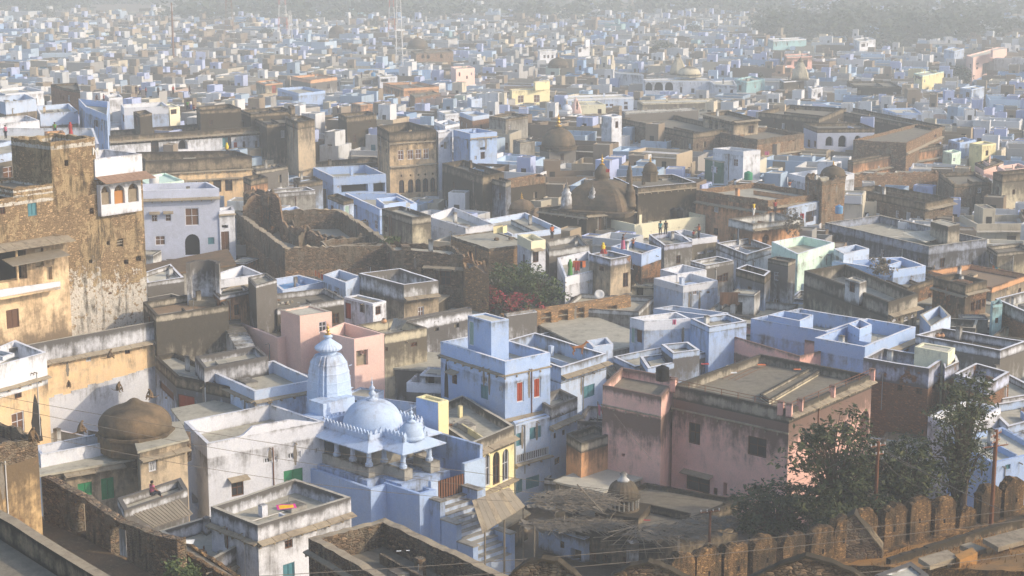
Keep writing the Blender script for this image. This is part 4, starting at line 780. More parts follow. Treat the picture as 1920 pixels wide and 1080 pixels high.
B('pale blue tall house in the right haze','house',452,[(1770,92),(1790,96),(1808,91),(1790,88)],'lb','lb','rw',.3,vis=25)
B('violet blue low house in front of the cream pink house','house',392,[(1800,164),(1822,168),(1846,162),(1830,160)],'lb','lb','rw',.3,f='0w 1811,173,1818,182',vis=25)
B('brown fort like wall house below the blue houses','house',372,[(1588,152),(1600,160),(1690,163),(1670,152)],'dk','dk','rk',.5,vis=25,f='')
B('dark block left of the brown fort like house','house',376,[(1462,148),(1470,153),(1508,150),(1500,146)],'dk','wh','rk',.3,vis=25)
B('white house with a dark opening between two dark blocks','house',368,[(1515,162),(1522,167),(1543,163),(1535,160)],'wh','wh','rw',.3,f='1w 1533,175,1539,183',vis=20)
B('blue low roofs just behind the old palace','house',340,[(1655,203),(1680,212),(1728,212),(1715,202)],'lb','bl','rw',.4,vis=8)
B('pink church like building in the centre haze','house',440,[(845,125),(855,130),(890,127),(880,123)],'pp','pp','rw',.4,f='1w 874,142,877,148',vis=25)
B('brown ruined arcade hall in the centre haze','mansion',470,[(770,95),(780,100),(850,96),(840,90)],'rb','rd','rk',.6,f='1a 790,102,796,110;1a 800,102,806,110;1a 825,101,830,109',vis=20,name='mansion')
B('white house with a wide dark porch in the centre','house',430,[(705,140),(712,145),(745,143),(738,139)],'wh','wh','rw',.3,f='1o 715,148,728,154',vis=15)
B('white terrace band left of the grey temple roof','house',400,[(820,208),(835,214),(860,212),(850,206)],'wh','wh','rw',.4,vis=10,)
B('blue and white roof house with an open court','house',310,[(814,228),(835,236),(862,231),(842,224)],'lb','wh','rw',.6,vis=15,cap='cap_sunlit')
B('lavender topped brick house above the blue stair house','house',318,[(862,210),(886,219),(917,214),(893,208)],'bk','lb','rc',.5,.8,vis=25)
B('tall blue white chimney house in the centre','house',345,[(876,183),(884,187),(904,184),(896,180)],'lb','lb','rc',.5,vis=25)
# ================================================================ THE BLUE WHITE TEMPLE
plaster('bd',(.12,.092,.06),(.085,.066,.045),(.04,.033,.025),.35,top=.2,stain=(.3,.2,.11))
plaster('bdk',(.12,.10,.07),(.085,.07,.052),(.03,.026,.02),.35,top=.1,stain=(.3,.2,.12))
plaster('tw',(.47,.59,.78),(.42,.54,.73),(.22,.22,.24),.34,top=.2,stain=(.62,.66,.79))
plaster('ts',(.38,.36,.32),(.3,.29,.26),G,.3)
UP=Vector((0,0,1))
class Loc:
    def __init__(s,o,u,v): s.o=Vector((o.x,o.y,0)); s.u=u; s.v=v
    def p(s,a,b,z): q=s.o+s.u*a+s.v*b; return Vector((q.x,q.y,z))
    def box(s,X,a0,a1,b0,b1,z0,z1,m): X.obox(s.p(a0,b0,z0),s.u*(a1-a0),s.v*(b1-b0),Vector((0,0,z1-z0)),m)
ZE=8.6
c0=atz(609,822,ZE); c1=atz(689,849,ZE); c2=atz(717,841,ZE); c3=atz(757,852,ZE); c4=atz(839,829,ZE); r1=atz(827,810,ZE)
u_=(c4-c3).normalized(); v_=Vector((-u_.y,u_.x,0))
T=Loc(c1,u_,v_)
S=(r1-c1).dot(u_); po=(c2-c1).dot(u_); pw=(c4-c3).dot(u_); pd=-(c3-c1).dot(v_)
print('temple side',S,'porch',po,pw,pd,'v check',(c0-c1).dot(v_),(c0-c1).dot(u_))
S=max(5.5,min(S,9)); pd=max(1.2,min(pd,4))
if po+pw>S+.6: pw=S+.4-po
tm=thing('temple','pale blue temple with a ribbed spire, a white dome and a gold finial','temple',T.p(S/2,S/2,0))
FL=7.15; PZ=6.35
def eave_ring(X,pl,pin,ze,zi,m):
    n=len(pl)
    for i in range(n):
        a,b=pl[i],pl[(i+1)%n]; c,d=pin[i],pin[(i+1)%n]
        A=Vector((a.x,a.y,ze)); Bq=Vector((b.x,b.y,ze)); Cq=Vector((d.x,d.y,zi)); Dq=Vector((c.x,c.y,zi))
        X.quad(A,Bq,Cq,Dq,m); X.quad(A-UP*.09,Dq-UP*.09,Cq-UP*.09,Bq-UP*.09,m); X.quad(A-UP*.09,Bq-UP*.09,Bq,A,m)
plan=[T.p(0,0,0),T.p(po,0,0),T.p(po,-pd,0),T.p(po+pw,-pd,0),T.p(po+pw,0,0),T.p(S,0,0),T.p(S,S,0),T.p(0,S,0)]
if po+pw>S-.15: plan=[T.p(0,0,0),T.p(po,0,0),T.p(po,-pd,0),T.p(po+pw,-pd,0),T.p(po+pw,0,0),T.p(po+pw,S,0),T.p(0,S,0)]
pin=inset(plan,1.0)
X=MB(); eave_ring(X,plan,pin,ZE,ZE+.5,'tw'); X.build('eave',tm)
X=MB(); X.add([Vector((p.x,p.y,ZE+.52)) for p in pin],[tuple(range(len(pin)))],'tw'); X.build('roof',tm)
# crenellated parapet
X=MB(); n=len(pin)
for i in range(n):
    a,b=pin[i],pin[(i+1)%n]; d=b-a; d.z=0; L=d.length; d/=L; nr=Vector((d.y,-d.x,0)); a=Vector((a.x,a.y,ZE+.45))
    X.obox(a,d*L,-nr*.14,Vector((0,0,.42)),'tw')
    k=max(2,int(L/.4)); w=L/k
    for q in range(k):
        o=a+d*(w*(q+.5))+UP*.42; t=.055; hh=.42
        pr=[(-.13,0),(.13,0),(.15,hh*.45),(.07,hh*.7),(0,hh),(-.07,hh*.7),(-.15,hh*.45)]
        f=[o+d*x+UP*z-nr*.02 for x,z in pr]; bq=[p-nr*.1 for p in f]; X.loft([f,bq],'tw')
X.build('parapet',tm)
# columns, brackets and arches
def col(a,b,z0,z1,r=.2):
    X=MB(); c=T.p(a,b,0)
    X.lathe((c.x,c.y,0),[(r*1.5,z0),(r*1.5,z0+.22),(r*1.15,z0+.26),(r,z0+.4),(r*.85,z1-.45),(r*1.1,z1-.4),(r*.95,z1-.3),(r*1.5,z1-.12),(r*1.6,z1)],'tw',12)
    X.build('column',tm)
e=.95; zc=ZE+.05
cols=[(e,e),(e,e+(S-2*e)/3),(e,e+(S-2*e)*2/3),(e,S-e),(po+.95,e),(S-e,e),(S-e,S-e)]
cols+=[(po+.9,-pd+.95),(po+pw-.9,-pd+.95)]
for a,b in cols: col(a,b,FL,zc)
def archspan(p,q,z1,hh,m='tw',t=.1,cusp=False):
    X=MB(); d=(q-p); d.z=0; L=d.length; d/=L; nr=Vector((d.y,-d.x,0)); N_=22 if cusp else 12
    for k in range(N_):
        s0,s1=k/N_,(k+1)/N_
        def yy(s):
            y=math.sin(math.pi*s)**.6
            if cusp: y=max(0,min(1,.75*y+.25*abs(math.sin(math.pi*s*5))))
            return z1-hh+hh*.85*y
        A=p+d*L*s0; Bq=p+d*L*s1
        f=[Vector((A.x,A.y,yy(s0))),Vector((Bq.x,Bq.y,yy(s1))),Vector((Bq.x,Bq.y,z1)),Vector((A.x,A.y,z1))]
        X.loft([[v+nr*t/2 for v in f],[v-nr*t/2 for v in f]],m)
    X.build('arch',tm)
archspan(T.p(po+1.1,-pd+.95,0),T.p(po+pw-1.1,-pd+.95,0),ZE+.1,1.0,cusp=True)
for k in range(3): archspan(T.p(e,e+(S-2*e)*(k+1)/3-.2,0),T.p(e,e+(S-2*e)*k/3+.2,0),ZE+.05,.45)
archspan(T.p(po+.9,e-.2,0),T.p(po+.9,-pd+1.15,0),ZE+.05,.45)
# bench walls, floor, sanctuary, podium
X=MB()
for (a0,a1,b0,b1) in ((.55,.85,.55,S-.6),(.85,po+.55,.55,.85),(po+.55,po+.85,-pd+.5,.55),(po+pw-.85,po+pw-.5,-pd+.5,.6),(po+pw-.5,S-.55,.55,.85)):
    if a1>a0 and b1>b0: T.box(X,a0,a1,b0,b1,PZ,FL,'ts')
T.box(X,po+.5,po+1.3,-pd+.35,-pd+1.3,PZ,FL+.03,'ts'); T.box(X,po+pw-1.3,po+pw-.35,-pd+.35,-pd+1.3,PZ,FL+.03,'ts'); X.build('bench_wall',tm)
X=MB(); T.box(X,2.3,S-.9,2.3,S-.9,PZ,ZE+.2,'ts'); X.build('sanctuary',tm)
X=MB(); T.box(X,.1,S+2.5,.2,S,0,PZ,'bl'); T.box(X,po-.2,po+pw+.3,-pd-.1,.2,0,PZ-.003,'bl')
T.box(X,-.45,-.15,-.4,S+2,1,PZ-.55,'bl'); X.build('podium',tm)
X=MB(); pa=T.p(-.2,-.35,0)
# outer precinct wall, following the temple
T.box(X,-.5,-.2,-.6,S+2,0,PZ-.25,'bl'); T.box(X,-.5,po-.2,-.9,-.6,0,PZ-.25,'bl')
T.box(X,po-.5,po-.2,-pd-2.1,-.6,0,PZ-.15,'bl'); T.box(X,po-.5,po+.9,-pd-2.4,-pd-2.1,0,PZ-.15,'bl')
T.box(X,po+.9,po+1.2,-pd-2.4,-pd-1.2,0,PZ-.2,'bl'); T.box(X,po+1.2,po+1.9,-pd-1.8,-pd-1.5,0,PZ+.3,'tw')
T.box(X,po+pw+.2,po+pw+2.4,-pd-1.8,-pd-1.45,0,PZ+.9,'tw'); T.box(X,po+pw+2.1,po+pw+2.4,-pd-1.5,S,0,PZ+1.9,'bl')
X.build('precinct_wall',tm)
# stair
X=MB(); st_top=PZ-1.3; sb=T.p(po+1.35,-pd-2.4,0); run=5.2; ns=11; zb_=1.2
for k in range(ns):
    z=st_top-(st_top-zb_)*k/ns; b0=-pd-1.9-run*k/ns
    T.box(X,po+1.0,po+4.3,b0-run/ns,b0,0,z,'lb'); T.box(X,po+1.0,po+4.3,b0-run/ns-.06,b0-.02,z-.001,z+.05,'ts')
X.build('stair',tm)
X=MB()
for k in range(3):
    z=st_top+.55-(st_top-zb_)*(k)/3; b0=-pd-1.9-run*k/3
    for a0 in (po+.5,po+4.3): T.box(X,a0,a0+.5,b0-run/3+.1,b0,0,z,'bl'); T.box(X,a0-.08,a0+.58,b0-run/3+.02,b0+.05,z,z+.1,'ts')
X.build('stair_block',tm)
X=MB(); T.box(X,po+1.9,po+pw+.2,-pd-1.7,-pd-1.6,st_top,PZ+.1,'rust')
for k in range(10): a=po+1.95+(pw-1.8)*k/10; T.box(X,a,a+.05,-pd-1.75,-pd-1.7,st_top,PZ+.15,'black')
X.build('gate',tm)
# dome and finials
def finial(X,c,z,s,m):
    X.lathe((c.x,c.y,z),[(.42*s,0),(.5*s,.08*s),(.45*s,.16*s),(.16*s,.22*s),(.13*s,.38*s),(.26*s,.5*s),(.28*s,.62*s),(.14*s,.78*s),(.12*s,.86*s),(.22*s,.96*s),(.2*s,1.08*s),(.08*s,1.2*s),(.06*s,1.35*s),(.1*s,1.42*s),(.03*s,1.6*s),(.01*s,1.9*s)],m,12)
def dome(c,z,r,hh,m,n=40,rib=0,ra=.03,plan=None,rz=0,lip=0):
    X=MB(); pr=[]
    if lip: pr+=[(r*1.06,0),(r*1.06,lip)]
    for k in range(14):
        t=k/13*math.pi/2*.985; pr.append((r*math.cos(t)**(.82),lip+hh*math.sin(t)))
    if rib: n=rib*8; plan=lambda t:1+ra*abs(math.sin(rib*t/2))-ra
    X.lathe((c.x,c.y,z),pr,m,n,plan,rz); return X
cd=T.p(S*.5,S*.5,0); rD=59*128/3200
d1=dome(cd,ZE+.5,rD,2.15,'tw').build('dome',tm,True); X=MB(); finial(X,cd,ZE+.5+2.05,1.0,'tw'); X.build('finial',d1,True)
cpz=T.p(po+pw*.5,-pd*.5+.35,0); d2=dome(cpz,ZE+.5,24*126/3200,1.05,'tw',lip=.25).build('porch_dome',tm,True); X=MB(); finial(X,cpz,ZE+1.75,.75,'tw'); X.build('finial',d2,True)
# spire
def ratha(s):
    q=[(1,-.30),(1,.30),(.9,.30),(.9,.62),(.78,.62),(.78,.78)]
    P=[]
    for k in range(4):
        a=k*math.pi/2; ca,sa=math.cos(a),math.sin(a)
        for x,y in q: P.append((s*(x*ca-y*sa),s*(x*sa+y*ca)))
        x,y=.62,.9; 
    return P
zt=atD(615,664,132).z; zb0=ZE-.5; csx=atD(618,760,132); cs=Vector((csx.x,csx.y,0)); ss=1.8; rings=[]; nb=8
def rr(s,z): return [Vector((cs.x+u_.x*x+v_.x*y,cs.y+u_.y*x+v_.y*y,z)) for x,y in ratha(s)]
for k in range(nb):
    t0,t1=k/nb,(k+1)/nb; f=lambda t: ss*(1-.22*t-.24*t**9)
    z0,z1=zb0+(zt-zb0)*t0,zb0+(zt-zb0)*t1
    rings+=[rr(f(t0)+.03,z0),rr(f(t0)+.03,z0+.09),rr(f(t0),z0+.10),rr(f(t1),z1-.01)]
rings+=[rr(ss*.42,zt+.05)]
X=MB(); X.loft(rings,'tw'); spi=X.build('spire',tm)
X=MB(); X.lathe((cs.x,cs.y,zt),[(.62,0),(.62,.3),(.9,.34),(1.06,.46),(1.08,.6),(1.0,.7),(.62,.98),(.3,1.2),(.22,1.34)],'tw',48,lambda t:1+.018*math.cos(24*t)); X.build('capstone',spi)
X=MB(); X.lathe((cs.x,cs.y,zt+1.3),[(.2,0),(.36,.1),(.36,.2),(.2,.3),(.14,.36)],'tw',20); X.build('lotus',spi,True)
X=MB(); finial(X,cs,zt+1.6,.55,'gold'); X.build('finial',spi,True)
X=MB()
for k in range(5):
    for w in (-.55,0,.55):
        q=cs-v_*0+u_*(ss*(1-.13*((k+.8)/6)))*1.0+v_*w*(.6 if k%2 else 1); z=zb0+(zt-zb0)*(k+.8)/6
        X.tube([Vector((q.x,q.y,z)),Vector((q.x,q.y,z+.02))+u_*.3],.04,'tw',6)
X.build('bracket',spi)
X=MB(); T.box(X,S*.2,S*.62,S*.92,S+1.2,ZE+.5,ZE+2.1,'tw'); T.box(X,S*.1,S*.75,S*.8,S+1.0,ZE+.5,ZE+1.1,'tw'); X.build('antechamber',tm)
X=MB(); q=T.p(S/2,S+3,0); X.box((cs.x,cs.y),4.6,4.6,0,zb0+.02,'tw',math.atan2(u_.y,u_.x)); X.build('spire_base',tm)
# ================================================================ DOMES ON THE OTHER BUILDINGS
dr,dP,dz=ROOT['domehouse']
c=atD(253,790,121.5); zb1=atD(253,812,121.5).z
X=MB(); X.lathe((c.x,c.y,zb1-1.2),[(2.75,0),(2.75,1.15),(2.9,1.2),(2.9,1.4),(2.66,1.5)],'bd',8,rz=.3); X.box((c.x+1.8,c.y-.6),3.4,3.4,zb1-2.2,zb1+.0,'rd',-.38); X.build('drum',dr)
X=MB(); pr=[(2.62,0),(2.68,.5)]+[(2.68*math.cos(t*.112)**.8,.5+1.5*math.sin(t*.112)) for t in range(1,12)]; pr=[q for q in pr if q[0]>.9]+[(.85,2.05),(.55,2.2),(.3,2.4),(.12,2.48),(.02,2.5)]
X.lathe((c.x,c.y,zb1+.2),pr,'bd',48); dd=X.build('dome',dr,True)
def sq4(p=4,rz=0): return lambda t:1/((abs(math.cos(t))**p+abs(math.sin(t))**p)**(1/p))
def dome_thing(px,py,D,r,hh,label,mat='bdk',rib=0,plan=None,rz=0,base=None,fin='gold',fs=.6,drum=.6,n=32):
    D=farD(px,py,D,10); c=atD(px,py,D); t=thing('dome',label,'dome',c)
    X=MB(); X.lathe((c.x,c.y,c.z-drum),[(r*1.05,0),(r*1.05,drum*.8),(r*1.16,drum*.85),(r*1.16,drum)],mat,max(8,rib or 8),plan,rz); X.build('drum',t)
    dome(c,c.z,r,hh,mat,n,rib,.05,plan,rz).build('dome_shell',t,True)
    X=MB(); X.lathe((c.x,c.y,c.z+hh*.97),[(r*.34,-.06),(r*.3,.04*r),(r*.12,.1*r),(.1*r,.14*r)],mat,16); finial(X,c,c.z+hh*1.0+.1*r,fs,fin); X.build('finial',t,True)
    return t
dome_thing(1047,273,285,2.95,2.9,'ribbed brown dome with a tall gold finial on the square pavilion',rib=8,fs=1.25,fin='gold')
dome_thing(978,392,230,1.5,1.3,'small flat brown dome left of the turreted temple',plan=sq4(5),rz=-.35,fs=.5)
t=thing('temple_roof','huge dark square dome between small turrets, crowned by a little cupola','temple roof',atD(1128,395,229))
c=atD(1128,396,229); X=MB(); pr=[(5.0,0),(5.05,.6),(4.9,.65)]+[(4.4,.7),(4.3,1.3),(4.05,2.0),(3.6,2.75),(2.9,3.5),(2.0,4.0),(1.2,4.25)]
X.lathe((c.x,c.y,c.z),pr,'bdk',64,sq4(12),-.36); X.build('dome_shell',t)
zt2=c.z+4.05
X=MB(); X.lathe((c.x,c.y,zt2-.1),[(1.35,0),(1.35,.25),(1.0,.3),(.85,.6),(1.0,.8),(1.05,1.2),(.95,1.6),(.6,2.1),(.3,2.4),(.2,2.5)],'bdk',24); cu=X.build('cupola',t,True)
X=MB(); finial(X,c,zt2+2.3,.8,'gold'); X.build('finial',cu,True)
for px,py,s in ((1062,392,1.),(1111,398,1.1),(1182,388,.95),(1180,350,.6)):
    q=atD(px,py,226 if py>360 else 234); X=MB(); X.lathe((q.x,q.y,q.z),[(.8*s,0),(.85*s,.3),(.7*s,.4),(.75*s,1.2),(.6*s,2.0),(.7*s,2.1),(.4*s,2.5),(.45*s,2.7),(.2*s,3.0),(.25*s,3.15),(.05*s,3.5),(.02,4.2*s)],'ws' if px<1120 else 'bdk',8); X.build('turret',t,True)
dome_thing(1219,322,231,1.0,1.25,'small brown cupola on a stepped base over the long black block',fs=.5,drum=1.3)
dome_thing(1047,123,455,3.,2.2,'dark dome in the hazy centre right of the turquoise roof',fs=.8)
dome_thing(632,60,640,3.2,2.4,'far dark dome in the haze left of the white mast',fs=.8)
dome_thing(783,88,560,3.6,3.0,'large far dome beside a brown ruined arcade',fs=.8)
dome_thing(1292,140,420,3.2,2.2,'tan dome with a flat top behind the three round arches',mat='cs',fs=.8)
dome_thing(1063,206,345,1.1,1.2,'tiny white shrine dome below the office like house',mat='wh',fs=.5)
dome_thing(1553,310,236,1.6,1.3,'brown rubble dome behind the stone gatehouse','rb',fs=.4) if False else dome_thing(1562,328,232,1.7,1.2,'low brown dome on the stone gatehouse',mat='bdk',fs=.4)
for (px,py,D,s,lab,m) in ((1500,150,425,1.,'tan conical temple spire in the right haze','cs'),(1080,212,344,.55,'small pink temple spire below the office like house','pp'),(1271,140,425,1.,'tan temple spire left of the flat topped dome','cs')):
    c=atD(px,py,farD(px,py,D,9)); X=MB(); rg=[]
    for k in range(9):
        t_=k/8; w=2.3*s*(1-.75*t_**1.8); rg.append([Vector((c.x+w*x,c.y+w*y,c.z+5*s*t_)) for x,y in ratha(1)])
    X.loft(rg,m); X.lathe((c.x,c.y,c.z+5*s),[(.7*s,0),(.9*s,.2*s),(.5*s,.6*s),(.1*s,1.2*s)],m,12); tag(X.build('temple_spire'),lab,'temple spire')
# ================================================================ MASTS
def mast(px,ytop,ybase,D,w,lab,mats,lattice=True):
    b=atD(px,ybase,D); tz=atD(px,ytop,D).z; t=thing('radio_mast',lab,'mast',Vector((b.x,b.y,0)))
    hh=tz; k=int(hh/2.2); 
    if not lattice:
        X=MB(); X.tube([Vector((b.x,b.y,0)),Vector((b.x,b.y,tz))],[.45,.25],mats[0],8); X.build('pole',t)
        X=MB(); X.box((b.x,b.y),.9,.3,tz-3,tz-1,'whitetank',.3); X.build('antenna',t); return
    for sgn in range(4):
        sx,sy=((-1,-1),(1,-1),(1,1),(-1,1))[sgn]
        X=MB()
        for q in range(6):
            z0,z1=tz*q/6,tz*(q+1)/6; f=lambda z:w/2*(1-.65*z/tz)
            X.tube([Vector((b.x+sx*f(z0),b.y+sy*f(z0),z0)),Vector((b.x+sx*f(z1),b.y+sy*f(z1),z1))],.075,mats[q%len(mats)],4)
        X.build('leg',t)
    X=MB(); 
    for q in range(k):
        z0,z1=tz*q/k,tz*(q+1)/k; f=lambda z:w/2*(1-.65*z/tz); m=mats[int(6*z0/tz)%len(mats)]
        cs_=[(-1,-1),(1,-1),(1,1),(-1,1)]
        for a in range(4):
            A=cs_[a]; Bq=cs_[(a+1)%4]
            X.tube([Vector((b.x+A[0]*f(z0),b.y+A[1]*f(z0),z0)),Vector((b.x+Bq[0]*f(z1),b.y+Bq[1]*f(z1),z1))],.035,m,3,False)
            X.tube([Vector((b.x+A[0]*f(z1),b.y+A[1]*f(z1),z1)),Vector((b.x+Bq[0]*f(z1),b.y+Bq[1]*f(z1),z1))],.035,m,3,False)
    X.build('bracing',t)
    X=MB()
    for a in range(3): an=a*2.1; X.box((b.x+.7*math.cos(an),b.y+.7*math.sin(an)),.35,.15,tz-4,tz-1.8,'whitetank',an)
    X.build('antenna',t)
flat('mred',(.45,.12,.07)); flat('mwhite',(.6,.6,.6))
mast(431,-30,75,690,4.2,'rusty lattice mast left of centre in the haze',['rust','stick'])
mast(325,5,98,610,1,'slim dark pole mast with a panel antenna, leftmost',['rust'],False)
mast(531,-40,72,700,4.6,'red and white lattice mast, third from the left',['mred','mwhite'])
mast(735,-30,70,720,3.4,'red and white mast just left of the tall white mast',['mred','mwhite'])
mast(749,-30,118,545,2.6,'tall white lattice mast nearest the centre',['mwhite'])
mast(545,20,78,705,2.0,'short pale mast close beside the third mast',['mwhite'])
# ================================================================ SHRINE YARD WITH STICKS
B('flat roofed old shrine terrace with a small ribbed dome','shrine',119,[(1060,960),(1232,1000),(1385,935),(1210,905)],'dk','dk','rk',.35,1.,vis=90,name='shrine',key='shrine',amp=.1,f='0w 1130,1040,1140,1055;0w 1168,1045,1178,1058;0d 1105,1035,1118,1075')
B('pale grey slab roof at the foot of the pink mansion','house',129,[(1042,905),(1130,925),(1228,888),(1135,868)],'tn','tn','rw',0,vis=10)
B('blue shaded wall below the stick roof','house',122,[(1010,985),(1095,1010),(1160,985),(1070,965)],'bs','bs','rk',.1,vis=80,f='0w 1050,1015,1058,1028;0o 1070,1030,1090,1060')
B('grey ruined white wall stump in front of the stick roof','wall',119,[(1175,1012),(1183,1018),(1198,1015),(1190,1010)],'ws','ws','rk',.1,vis=40,name='ruined_wall')
c=atD(1168,962,123.5); t=thing('dome','grey ribbed shrine dome with a knobbed crown, standing among sticks','dome',c)
s=1.25
X=MB(); X.box((c.x,c.y),3.4,3.4,c.z-.5,c.z+.35,'dk',-.35); X.build('plinth',t)
X=MB(); X.lathe((c.x,c.y,c.z+.35),[(1.25,0),(1.25,.15),(1.0,.2),(1.0,.9),(1.3,.95),(1.35,1.08)],'bdk',32); X.build('drum',t)
X=MB()
for k in range(20):
    a=k*math.pi/10; X.tube([(c.x+1.15*math.cos(a),c.y+1.15*math.sin(a),c.z+.45),(c.x+1.15*math.cos(a),c.y+1.15*math.sin(a),c.z+1.3)],.07,'gy',5)
X.build('colonnade',t)
X=MB(); pr=[(1.2*math.cos(q*.11)**.7,1.2*math.sin(q*.11)) for q in range(13)]
X.lathe((c.x,c.y,c.z+1.4),pr,'bdk',60,lambda t:1-.06*abs(math.sin(10*t))); X.build('dome_shell',t,True)
X=MB(); X.lathe((c.x,c.y,c.z+2.5),[(.5,0),(.45,.15),(.2,.4),(.25,.5),(.3,.62),(.15,.75),(.02,.8)],'gw',14); X.build('finial',t,True)
def sticks(lab,cx,cy,D,rx,ry,n,seed,zt,m='thatch'):
    r=random.Random(seed); X=MB(); c=atD(cx,cy,D)
    for k in range(n):
        a=r.uniform(0,6.283); q=r.random()**.6; x=c.x+rx*q*math.cos(a); y=c.y+ry*q*math.sin(a); z=c.z+r.uniform(0,zt)*(1-q*.7); L=r.uniform(.5,1.6); b=r.gauss(-.3,.7)
        d=Vector((math.cos(b),math.sin(b),r.gauss(-.05,.14)))*L; X.tube([(x,y,z),Vector((x,y,z))+d*.5+Vector((0,0,r.uniform(-.1,.15))),Vector((x,y,z))+d],[r.uniform(.015,.035),.022,.01],'stick' if r.random()<.5 else m,3,False)
    for k in range(n//9):
        a=r.uniform(0,6.283); q=r.random()**.5; x=c.x+rx*q*math.cos(a); y=c.y+ry*q*math.sin(a); z=c.z+r.uniform(-.2,zt*.6)*(1-q*.7)
        u=Vector((math.cos(a*3),math.sin(a*3),r.uniform(-.3,.3)))*r.uniform(.3,.7); w=Vector((-math.sin(a*3),math.cos(a*3),r.uniform(-.3,.3)))*r.uniform(.2,.4)
        p=Vector((x,y,z)); X.quad(p-u,p-w,p+u,p+w,m)
    tag(X.build('brushwood_heap'),lab,'brushwood')
sticks('tangle of dry branches spread over the roof left of the ribbed shrine dome',1072,942,121.5,3.4,2.2,700,3,1.0)
sticks('lower heap of dry thatch sagging over the blue shaded wall',1068,985,119,3.8,1.3,520,4,.6)
sticks('dry branches in front of the shrine terrace, left of the short pole',1250,1000,114,3.,1.6,350,5,.5)
sticks('dark heap of twigs at the right of the shrine terrace',1345,985,116,3.,1.8,300,6,.6)
# pole frame fanned out like umbrella ribs
t=thing('pole_frame','frame of bare poles fanning out below the shrine terrace','pole frame',atD(1195,990,116))
a=atD(1200,984,117); 
for k,(px,py) in enumerate(((1130,1012),(1148,1022),(1163,1030),(1212,1045),(1243,1040),(1190,1010),(1140,998))):
    X=MB(); b=atD(px,py,114.5); X.tube([a+Vector(((k-3)*.12,0,0)),b],.035,'stick',5); X.build('pole',t)
X=MB()
for k in range(5):
    p=atD(1112+k*14,1008+k*7,114.6); q=atD(1235+k*3,1000+k*9,114.8); X.tube([p,q],.02,'stick',4)
X.build('wire',t)
def beam(lab,p,q,r,m='stick',name='timber_pole',cat='pole'):
    X=MB(); X.tube([p,(Vector(p)+Vector(q))/2,q],r,m,6); return tag(X.build(name),lab,cat)
beam('long bleached pole leaning across the dry branches',atD(1082,908,120.5),atD(1131,962,119),.05)
beam('bleached pole lying over the twigs right of the shrine dome',atD(1255,995,118),atD(1335,975,118),.06)
# lean-to roof
X=MB(); p=[atz(885,940,6.4),atz(905,1000,4.9),atz(985,950,4.9),atz(955,915,6.4)]; 
t=thing('lean_to','brown sheet lean-to roof beside the temple stair','lean-to',Vector((p[1].x,p[1].y,0)))
for k in range(9):
    a=p[0].lerp(p[3],k/9); b=p[1].lerp(p[2],k/9); ua=(p[3]-p[0])/9*.97; ub=(p[2]-p[1])/9*.97
    X.loft([[a,a+ua,b+ub,b],[a+UP*.06,a+ua+UP*.06,b+ub+UP*.06,b+UP*.06]],'tin' if k%3 else 'slab')
X.build('roof_sheet',t); 
for q in (p[1].lerp(p[2],.05),p[1].lerp(p[2],.5),p[1].lerp(p[2],.95)):
    Y=MB(); Y.tube([Vector((q.x,q.y,.5)),q],.07,'stick',6); Y.build('post',t)
B('dark shed under the brown lean-to','shed',123,[(890,960),(930,1000),(990,965),(950,940)],'dk','dk','rk',0,vis=60,name='shed',reg=True)
def lean(lab,pts,z,dz,m,name='awning',cat='awning',corr=0):
    q=[atz(pts[0][0],pts[0][1],z+dz),atz(pts[1][0],pts[1][1],z),atz(pts[2][0],pts[2][1],z),atz(pts[3][0],pts[3][1],z+dz)]; X=MB(); n=corr or 6
    for k in range(n):
        a=q[0].lerp(q[3],k/n); b=q[1].lerp(q[2],k/n); ua=(q[3]-q[0])/n; ub=(q[2]-q[1])/n; o=UP*(.05 if k%2 else 0)
        X.loft([[a+o,a+ua*.98+o,b+ub*.98+o,b+o],[a+UP*.04+o,a+ua*.98+UP*.04+o,b+ub*.98+UP*.04+o,b+UP*.04+o]],m)
    return tag(X.build(name),lab,cat)
lean('corrugated tan sheet roof below the tan house',[(250,965),(287,990),(362,965),(337,938)],9.6,.7,'tin',corr=26)
lean('patched tin awning under the long blue streaked parapet with the dog',[(1052,707),(1067,725),(1163,707),(1128,690)],5.6,1.0,'tin',corr=7)
lean('plain sheet awning in front of the blue doorway, right of the tin awning',[(1125,690),(1150,712),(1172,706),(1150,688)],5.9,.8,'tin')
lean('large grey slab leaning on the dark blue mansion roof',[(1690,436),(1735,455),(1768,446),(1745,433)],atD(1735,455,208).z,.5,'rw',name='roof_slab',cat='slab')
lean('wooden board leaning on the cream grey terrace',[(738,597),(731,620),(752,618),(763,603)],atD(731,620,148).z,.9,'greyw',name='board',cat='board')
